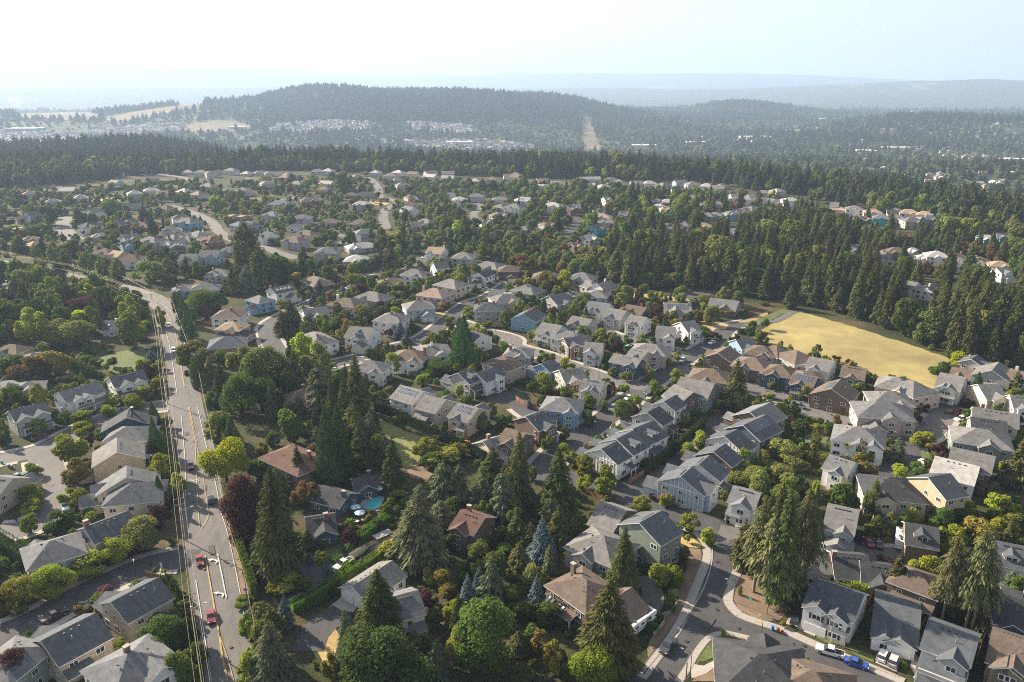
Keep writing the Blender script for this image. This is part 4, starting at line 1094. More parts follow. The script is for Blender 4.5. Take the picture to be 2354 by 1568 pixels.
def add_window(root, side_, u, off, z, w, h, pane=True):
    rz = WALLROT[side_]
    n = {'n': (0, -1), 'f': (0, 1), 'r': (1, 0), 'l': (-1, 0)}[side_]
    t = (-n[1], n[0])
    x, y = n[0] * off + t[0] * u, n[1] * off + t[1] * u
    if pane:
        o = ob('window', FR, root, (x, y, z), (0, 0, rz), (w, 1, h)); ob('pane', PN, o)
    else:
        o = ob('window', PN, root, (x, y, z), (0, 0, rz), (w * 1.05, 2, h * 1.05))
    return o
def wing(root, near, x0, w, proj, wh, roofc, wallc, Dp, hw, pm, z0=-2.5, kind='wing', mono=False, wp=None):
    """a gabled block standing out of the near (or far) side; its ridge runs back into the main roof"""
    s = -1 if near else 1
    p = wp or .55; rise = w / 2 * p; rh = wh + rise
    back = max(.3, (rh - hw) / pm + .5) if rh > hw else .3
    back = min(back, Dp / 2 + .2)
    y0, y1 = Dp / 2 + proj, Dp / 2 - back
    Lw = y0 - y1
    v, f = prism_house(Lw, w, wh, rise, z0)
    e = ob('wing_wall', mesh('wing_wall', v, f, ['wall']), root, (x0, s * (y0 + y1) / 2, 0), (0, 0, -pi / 2 if near else pi / 2), color=wallc)
    v, f, mi = gable_roof(Lw, w, wh, rise, .35, .18)
    ob('wing_roof', mesh('wing_roof', v, f, ['roof', 'trim'], mi), root, (x0, s * (y0 + y1) / 2, 0), (0, 0, -pi / 2 if near else pi / 2), color=roofc)
    return y0, rh
HN = [0]
def build_house(t, a, rest):
    HN[0] += 1
    rnd = random.Random(HN[0] * 77 + 5)
    x1, y1, x2, y2, Dp = (float(q) for q in a[:5])
    form, rw = a[5], a[6]
    ex = a[7].split(',') if len(a) > 7 else []
    hip, st = form[0] == 'h', int(form[1])
    hw = {1: 3.0, 2: 5.6, 3: 8.2}[st]
    pm = .46 if hip else .5
    if form[0] == 'f': hw, pm = 3.0, .06
    if rw[1] == 'w' and a[:1] == ['1000']: pm = .34
    if Dp > 15 and not hip and st == 1: pm = .34
    rise = Dp / 2 * pm
    q1, q2 = D(*t, x1, y1), D(*t, x2, y2)
    gz = 0.0
    for it in range(3):
        P1, P2 = plane(*q1, gz + hw + rise), plane(*q2, gz + hw + rise)
        gz2 = tz((P1[0] + P2[0]) / 2, (P1[1] + P2[1]) / 2)
        if abs(gz2 - gz) < .3: break
        gz = gz * .4 + gz2 * .6
    cx, cy = (P1[0] + P2[0]) / 2, (P1[1] + P2[1]) / 2
    dist = hypot(cx, cy)
    L = hypot(P2[0] - P1[0], P2[1] - P1[1]); yaw = atan2(P2[1] - P1[1], P2[0] - P1[0])
    if dist > 600:      # far ridges are foreshortened to a few pixels: keep sensible lengths
        yaw = max(-1.0, min(1.0, yaw))
        L = min(L, 15)
    if hip:
        Dp *= .95; rise = Dp / 2 * pm
        L = max(L * .8 + Dp * .75, Dp * 1.08)
    L = max(7.0, min(L, 27.0 if st == 1 else 24.0))
    vary = 1 + rnd.uniform(-.12, .12)
    roofc = tuple(c * vary for c in ROOFC[rw[0]]); vw = 1 + rnd.uniform(-.08, .05); wallc = tuple(c * vw for c in WALLC[rw[1]])
    root = empty('house', (cx, cy, gz), yaw)
    root['category'] = 'house'; root['group'] = 'houses of the suburb'
    near_lod, mid_lod = dist < 330, dist < 520
    v, f = prism_house(L, Dp, hw, 0 if hip else rise)
    if hip: v = v[:8]; f = [(0, 3, 2, 1), (4, 5, 6, 7), (0, 1, 5, 4), (1, 2, 6, 5), (2, 3, 7, 6), (3, 0, 4, 7)]
    ob('wall', mesh('wall', v, f, ['wall']), root, color=wallc)
    if form[0] == 'f':
        ob('roof', MB().box(-L / 2 - .8, L / 2 + .8, -Dp / 2 - .8, Dp / 2 + .8, hw, hw + .35).me('roof', ['roof']), root, color=roofc)
    else:
        v, f, mi = (hip_roof if hip else gable_roof)(L, Dp, hw, rise)
        ob('roof', mesh('roof', v, f, ['roof', 'trim'], mi), root, color=roofc)
    # default features for houses the list does not spell out
    if not ex and st == 2 and dist < 800:
        ex = [f'xN:{rnd.uniform(-.6,.6):.2f}:{rnd.uniform(4,5.5):.1f}'] + ([f'c:{rnd.choice((-.6,.5))}'] if rnd.random() < .5 else [])
    elif not ex and st == 1 and dist < 800:
        ex = [f'xN:{rnd.uniform(-.6,.6):.2f}:{rnd.uniform(4.5,6.5):.1f}'] + ([f'c:{rnd.choice((-.5,.4))}'] if rnd.random() < .5 else [])
    blocked = []   # stretches of the near wall already taken
    yard = Dp / 2
    for tok in ex:
        q = tok.split(':'); k = q[0]; num = lambda i, d: float(q[i]) if len(q) > i and q[i].replace('.', '').replace('-', '').isdigit() else d
        if k in ('xN', 'xF'):
            pos, w, wh = num(1, 0) * (L / 2 - 2), num(2, 4.5), num(3, hw if not (hip and st == 1) else hw)
            pr = 1.4
            y0, rh = wing(root, k == 'xN', pos, w, pr, wh, roofc, wallc, Dp, hw, pm)
            if mid_lod and k == 'xN':
                for lv in range(st if wh > 4 else 1):
                    if lv == 0 and q[-1] == 'gd':
                        ob('garage_door', GD, root, (pos, -y0 - .03, 0), (0, 0, 0), (4.6, 1, 2.3), color=(.72, .71, .69)); continue
                    o = add_window(root, 'n', pos, y0 + .02, 1.55 + lv * 2.75, min(2.0, w - 1.6), 1.35, dist < 420)
                    if q[-1] == 'gd' or 'sh' in q:
                        for sx in (-1, 1): ob('shutter', cached('shut', lambda: MB().box(-.22, .22, -.06, 0, -.72, .72).me('shutter', ['dark'])), root, (pos + sx * 1.3, -y0 - .03, 1.55 + lv * 2.75))
            if k == 'xN': blocked.append((pos - w / 2 - .4, pos + w / 2 + .4)); yard = max(yard, y0)
        elif k in ('gN', 'gF'):
            pos, w = num(1, 0) * (L / 2 - 3), num(2, 6)
            y0, rh = wing(root, k == 'gN', pos, w, 4.6, 2.9, roofc, wallc, Dp, hw, pm)
            sd_ = 'n' if k == 'gN' else 'f'
            if mid_lod and camside((cx, cy), yaw, sd_) > -.1:
                n = 1 if w < 6.5 else 2; ww = (w - 1.4) / n - (.3 if n > 1 else 0)
                for d_ in range(n):
                    u = (pos if sd_ == 'n' else -pos) + (d_ - (n - 1) / 2) * (ww + .5)
                    g = ob('garage_door', GD, root, (u if sd_ == 'n' else -u, (-1 if sd_ == 'n' else 1) * (y0 + .03), 0), (0, 0, WALLROT[sd_]), (ww, 1, 2.25), color=(.62, .6, .57))
            if k == 'gN': blocked.append((pos - w / 2 - .3, pos + w / 2 + .3)); yard = max(yard, y0)
        elif k == 'dN':
            pos = num(1, 0) * (L / 2 - 2.6)
            if mid_lod:
                ob('garage_door', GD, root, (pos, -Dp / 2 - .03, 0), (0, 0, 0), (4.9, 1, 2.3), color=(.6, .58, .55) if rw[1] not in 'rd' else (.1, .09, .08))
            blocked.append((pos - 2.7, pos + 2.7))
        elif k == 'ge':
            for d_ in (-1, 1): ob('garage_door', GD, root, (-L / 2 - .03, d_ * 1.9, 0), (0, 0, WALLROT['l']), (3.0, 1, 2.3), color=(.62, .62, .6))
        elif k == 'c':
            pos = num(1, 0) * L / 2 * .96
            c = ob('chimney', MB().box(-.55, .55, -.4, .4, hw - 1, hw + rise + 1.2).me('chimney', ['brick']), root, (pos, rnd.choice((-1, 1)) * min(1.2, Dp / 5), 0), color=(.24, .11, .08) if rnd.random() < .55 else wallc)
            if near_lod: ob('chimney_cap', MB().box(-.65, .65, -.5, .5, hw + rise + 1.2, hw + rise + 1.38).me('chimney_cap', ['concrete']), c)
        elif k in ('s', 'sf'):
            frac = num(1, .7); sgn = -1 if k == 's' else 1; sl = math.atan(pm)
            rows = 2 if frac < 1 else 3; nx = max(3, int(L * min(frac, 1) / 1.12)); nx = min(nx, 10 if rows == 3 else 8)
            for r in range(rows):
                for c in range(nx):
                    yy = sgn * (Dp / 2 * (.22 + .0 * r) + 1.62 * r * cos(sl)); zz = hw + rise - abs(yy) * pm + .26
                    e = ob('solar_panel', SOLARF, root, ((c - (nx - 1) / 2) * 1.1, yy, zz), (sl * (1 if sgn < 0 else -1), 0, 0))
                    ob('solar_cell', SOLAR, e, (0, 0, .0))
        elif k == 'pN':
            fr = num(1, .6); w = L * fr; off = rnd.choice((-1, 1)) * (L - w) / 2
            if 'g' in q or fr > .95: off = 0
            dep = 2.4 if 'g' not in q else 4.2; zt = 3.25
            v = [(off - w / 2, -Dp / 2, zt + .75), (off + w / 2, -Dp / 2, zt + .75), (off + w / 2, -Dp / 2 - dep, zt - .25), (off - w / 2, -Dp / 2 - dep, zt - .25)]
            v += [(x, y, z - .18) for x, y, z in v]
            f = [(0, 3, 2, 1), (4, 5, 6, 7), (0, 1, 5, 4), (1, 2, 6, 5), (2, 3, 7, 6), (3, 0, 4, 7)]
            po = ob('porch_roof', mesh('porch_roof', v, f, ['roof', 'trim'], [0, 1, 1, 1, 1, 1]), root, color=roofc)
            if mid_lod:
                n = max(2, int(w / 3.2))
                for d_ in range(n):
                    xx = off - w / 2 + .3 + d_ * (w - .6) / (n - 1)
                    ob('porch_post', MB().box(-.11, .11, -.11, .11, -2, zt - .2).me('porch_post', ['trim']), root, (xx, -Dp / 2 - dep + .3, 0))
            if 'sk' in q:
                for d_ in (-.32, -.2, .0, .12):
                    yy = -Dp / 2 - dep * .45
                    ob('skylight', MB().box(-.35, .35, -.75, .75, 0, .12).me('skylight', ['lamp']), root, (off + w * d_, yy, zt + .75 - .42 * dep * .45 / 1.0 * .98 + .06), (math.atan(1.0 / dep), 0, 0))
            if 'g' in q: blocked.append((-L / 2, L / 2)); ob('lower_wall', MB().box(-L * .45, L * .45, -Dp / 2 - dep + .6, -Dp / 2, -2, zt).me('lower_wall', ['wall']), root, color=wallc)
        elif k == 'm':
            n = int(num(1, 1))
            for d_ in range(n):
                pos = 0 if n == 1 else (d_ - (n - 1) / 2) * min(3.2, L * .8 / n)
                wd = 1.7 if n > 1 else 3.2
                y0, rh = wing(root, True, pos, wd, -1.5, hw + 1.5 + (.3 if n == 1 else 0), roofc, wallc, Dp, hw, pm, z0=hw + .2)
                add_window(root, 'n', pos, y0 + .02, hw + 1.35, wd - .6, 1.0)
        elif k == 'k':
            for d_ in range(int(num(1, 2))):
                yy = -Dp / 4 * (1 + .1 * d_)
                ob('skylight', MB().box(-.4, .4, -.55, .55, 0, .14).me('skylight', ['lamp']), root, ((d_ - .5) * 4, yy, hw + rise - abs(yy) * pm + .2), (math.atan(pm), 0, 0))
        elif k == 'ht' or tok == 'ht':
            for sd_ in ('l', 'r'):
                if camside((cx, cy), yaw, sd_) < -.2: continue
                s = 1 if sd_ == 'r' else -1
                b = MB()
                for u in np.arange(-Dp / 2 + .1, Dp / 2, 1.25):
                    b.box(-.03, .03, u - .07, u + .07, 0, hw + rise - abs(u) * pm - .25)
                ob('timber_strip', MB().box(-.05, .05, -Dp / 2, Dp / 2, hw - .15, hw + .1).me('timber_strip', ['trim']), root, (s * (L / 2 + .03), 0, 0))
                for u in np.arange(-Dp / 2 + .1, Dp / 2, 1.25):
                    ob('timber_strip', MB().box(-.045, .045, -.07, .07, 0, hw + rise - abs(u) * pm - .25).me('timber_strip', ['trim']), root, (s * (L / 2 + .03), u, 0))
    # windows on every wall that looks towards the camera
    if dist < 800:
        for sd_ in 'nflr':
            if camside((cx, cy), yaw, sd_) < -.05: continue
            wl, off = (L, Dp / 2) if sd_ in 'nf' else (Dp, L / 2)
            n = max(1, int(wl / (3.6 if mid_lod else 5)))
            for lv in range(st):
                for k in range(n):
                    u = (k + .5) / n * wl - wl / 2 + rnd.uniform(-.3, .3)
                    if sd_ == 'n' and any(lo < u < hi for lo, hi in blocked): continue
                    if sd_ in 'lr' and rnd.random() < .35: continue
                    w = rnd.choice((1.2, 1.5, 1.9)) if not (lv == 0 and rnd.random() < .25) else 2.4
                    add_window(root, sd_, u, off + .02, 1.5 + lv * 2.7, w, 1.3 if lv else 1.45, dist < 420)
    # roof vents near the ridge, plumbing stacks
    if near_lod and form[0] != 'f':
        nv = rnd.randint(3, 6); sgn = -1 if rnd.random() < .6 else 1
        for k in range(nv):
            yy = sgn * .9
            ob('roof_vent', VT, root, ((k - (nv - 1) / 2) * min(1.5, L * .6 / nv), yy, hw + rise - .9 * pm + .12))
        ob('vent_pipe', cached('pipe', lambda: MB().tube([(0, 0, 0), (0, 0, .9)], .09).me('vent_pipe', ['silver'])), root, (rnd.uniform(-.3, .3) * L, -Dp * .22, hw + rise - Dp * .22 * pm + .1))
    rr = .5 * hypot(L, Dp)
    HOUSE_XY.append((cx, cy, yaw, L / 2 + 1.0, Dp / 2 + 1.0))
    desc = f"{ROOFN[rw[0]]}-roofed {WALLN[rw[1]]} house"
    PENDING.append([root, rest, desc, proj((cx, cy, gz + hw)), dist])
    if rest and dist < 480: HREF.append((cx, cy, rest, rr))
t = (0, 0); SPECS = []
for ln in HOUSES.split('\n'):
    ln = ln.strip()
    if not ln: continue
    if ln[0] == '@': t = tuple(int(q) for q in ln[1:].split(',')); continue
    spec, rest = (ln.split('|') + [''])[:2]
    a = spec.split(); q = D(*t, (float(a[0]) + float(a[2])) / 2, (float(a[1]) + float(a[3])) / 2 + 30)
    SPECS.append((gp(*q).xy.length - (300 if rest.strip() else 0), t, a, rest.strip()))
SPECS.sort(key=lambda r: r[0])
for d_, t, a, rest in SPECS[:305]: build_house(t, a, rest)
# the smallest, farthest houses and the whole valley town: one object of real little houses
class Town:
    def __init__(s): s.b = MB()
    def house(s, x, y, z, yaw, L, Dp, hw, roof, wall, hip=False):
        c, sn = cos(yaw), sin(yaw)
        def put(v, f, m): s.b.add([(x + px * c - py * sn, y + px * sn + py * c, z + pz) for px, py, pz in v], f, m)
        rise = Dp / 2 * .5
        v, f = prism_house(L, Dp, hw, 0 if hip else rise); put(v, f, [3 + wall] * len(f))
        v, f, mi = (hip_roof if hip else gable_roof)(L, Dp, hw, rise); put(v, f, [roof if q == 0 else 3 for q in mi])
        for k in range(2):
            u = (k - .5) * L * .5
            put([(u - .8, -Dp / 2 - .05, 1), (u + .8, -Dp / 2 - .05, 1), (u + .8, -Dp / 2 - .05, 2.3), (u - .8, -Dp / 2 - .05, 2.3)], [(0, 1, 2, 3)], 7)
for k, c in (('roof_a', (.15, .14, .135)), ('roof_b', (.17, .125, .10)), ('roof_c', (.32, .30, .28)), ('wall_a', (.42, .40, .38)), ('wall_b', (.45, .40, .33)), ('wall_c', (.30, .33, .36)), ('wall_d', (.38, .30, .24))):
    M[k] = mat('town_' + k, c, .85, noise=[(.3, .85, 1.15)])
TMATS = ['roof_a', 'roof_b', 'roof_c', 'wall_a', 'wall_b', 'wall_c', 'wall_d', 'glass']
town = Town()
for d_, t, a, rest in SPECS[305:]:
    q = D(*t, (float(a[0]) + float(a[2])) / 2, (float(a[1]) + float(a[3])) / 2 + 22)
    P = gp(*q); rr = random.Random(a[0] + a[1])
    town.house(P.x, P.y, P.z, rr.uniform(-.6, .6), rr.uniform(12, 17), float(a[4]), 5.4 if a[5][1] == '2' else 3, rr.choice((0, 0, 1, 2) if a[6][0] in 'GTNKB' else (1, 2)), rr.randrange(4) if a[6][1] != 'w' else 0, a[5][0] == 'h')
    HOUSE_XY.append((P.x, P.y, 0, 8, 7))
HX = np.array(HOUSE_XY)
def house_gap(x, y):
    dx, dy = x - HX[:, 0], y - HX[:, 1]; c, s = np.cos(HX[:, 2]), np.sin(HX[:, 2])
    return float(np.maximum(np.abs(dx * c + dy * s) - HX[:, 3], np.abs(-dx * s + dy * c) - HX[:, 4]).min())
ZONES = [(-200, -50, 600, 430, 'in the hazy rows below the west ridge'), (600, -50, 1180, 422, 'in the top rows beneath the ridge firs'),
         (1180, -50, 2600, 470, 'in the far rows below the fir ridge'), (-200, 422, 400, 540, 'around the shaded cul-de-sac on the hillside'),
         (400, 422, 820, 520, 'up the slope by the winding tan road'), (820, 422, 1180, 540, 'around the s-bend street'), (1180, 460, 1770, 570, 'among firs past the brushy ravine'),
         (1770, 460, 2600, 520, 'in the fir-wood terrace row'), (1770, 520, 2600, 705, 'among the dark firs of the lower row'), (-200, 520, 600, 640, 'in the shake-roofed estate behind the willow'),
         (600, 500, 860, 640, 'on the lower hill streets past the poplar'), (860, 520, 1180, 640, 'above the loop street'), (-200, 640, 400, 1000, 'tucked in the trees west of the road'),
         (1180, 560, 1830, 800, 'between the ravine and the field'), (1830, 700, 2600, 1000, 'east of the mown field')]
def zone(px, py):
    for x0, y0, x1, y1, nm in ZONES:
        if x0 <= px < x1 and y0 <= py < y1: return nm
    return 'in the middle of the suburb'
byz = {}
for rec in PENDING:
    root, rest, desc, (px, py), dist = rec
    if rest: root['label'] = 'the ' + rest if len(rest.split()) < 4 else rest
    else: byz.setdefault((desc, zone(px, py)), []).append((px, root))
for (desc, zn), lst in byz.items():
    lst.sort(key=lambda r: r[0])
    for k, (px, root) in enumerate(lst):
        root['label'] = f'{desc} {zn}' if len(lst) == 1 else f'{ordinal(k + 1)} {desc} from the left {zn}'
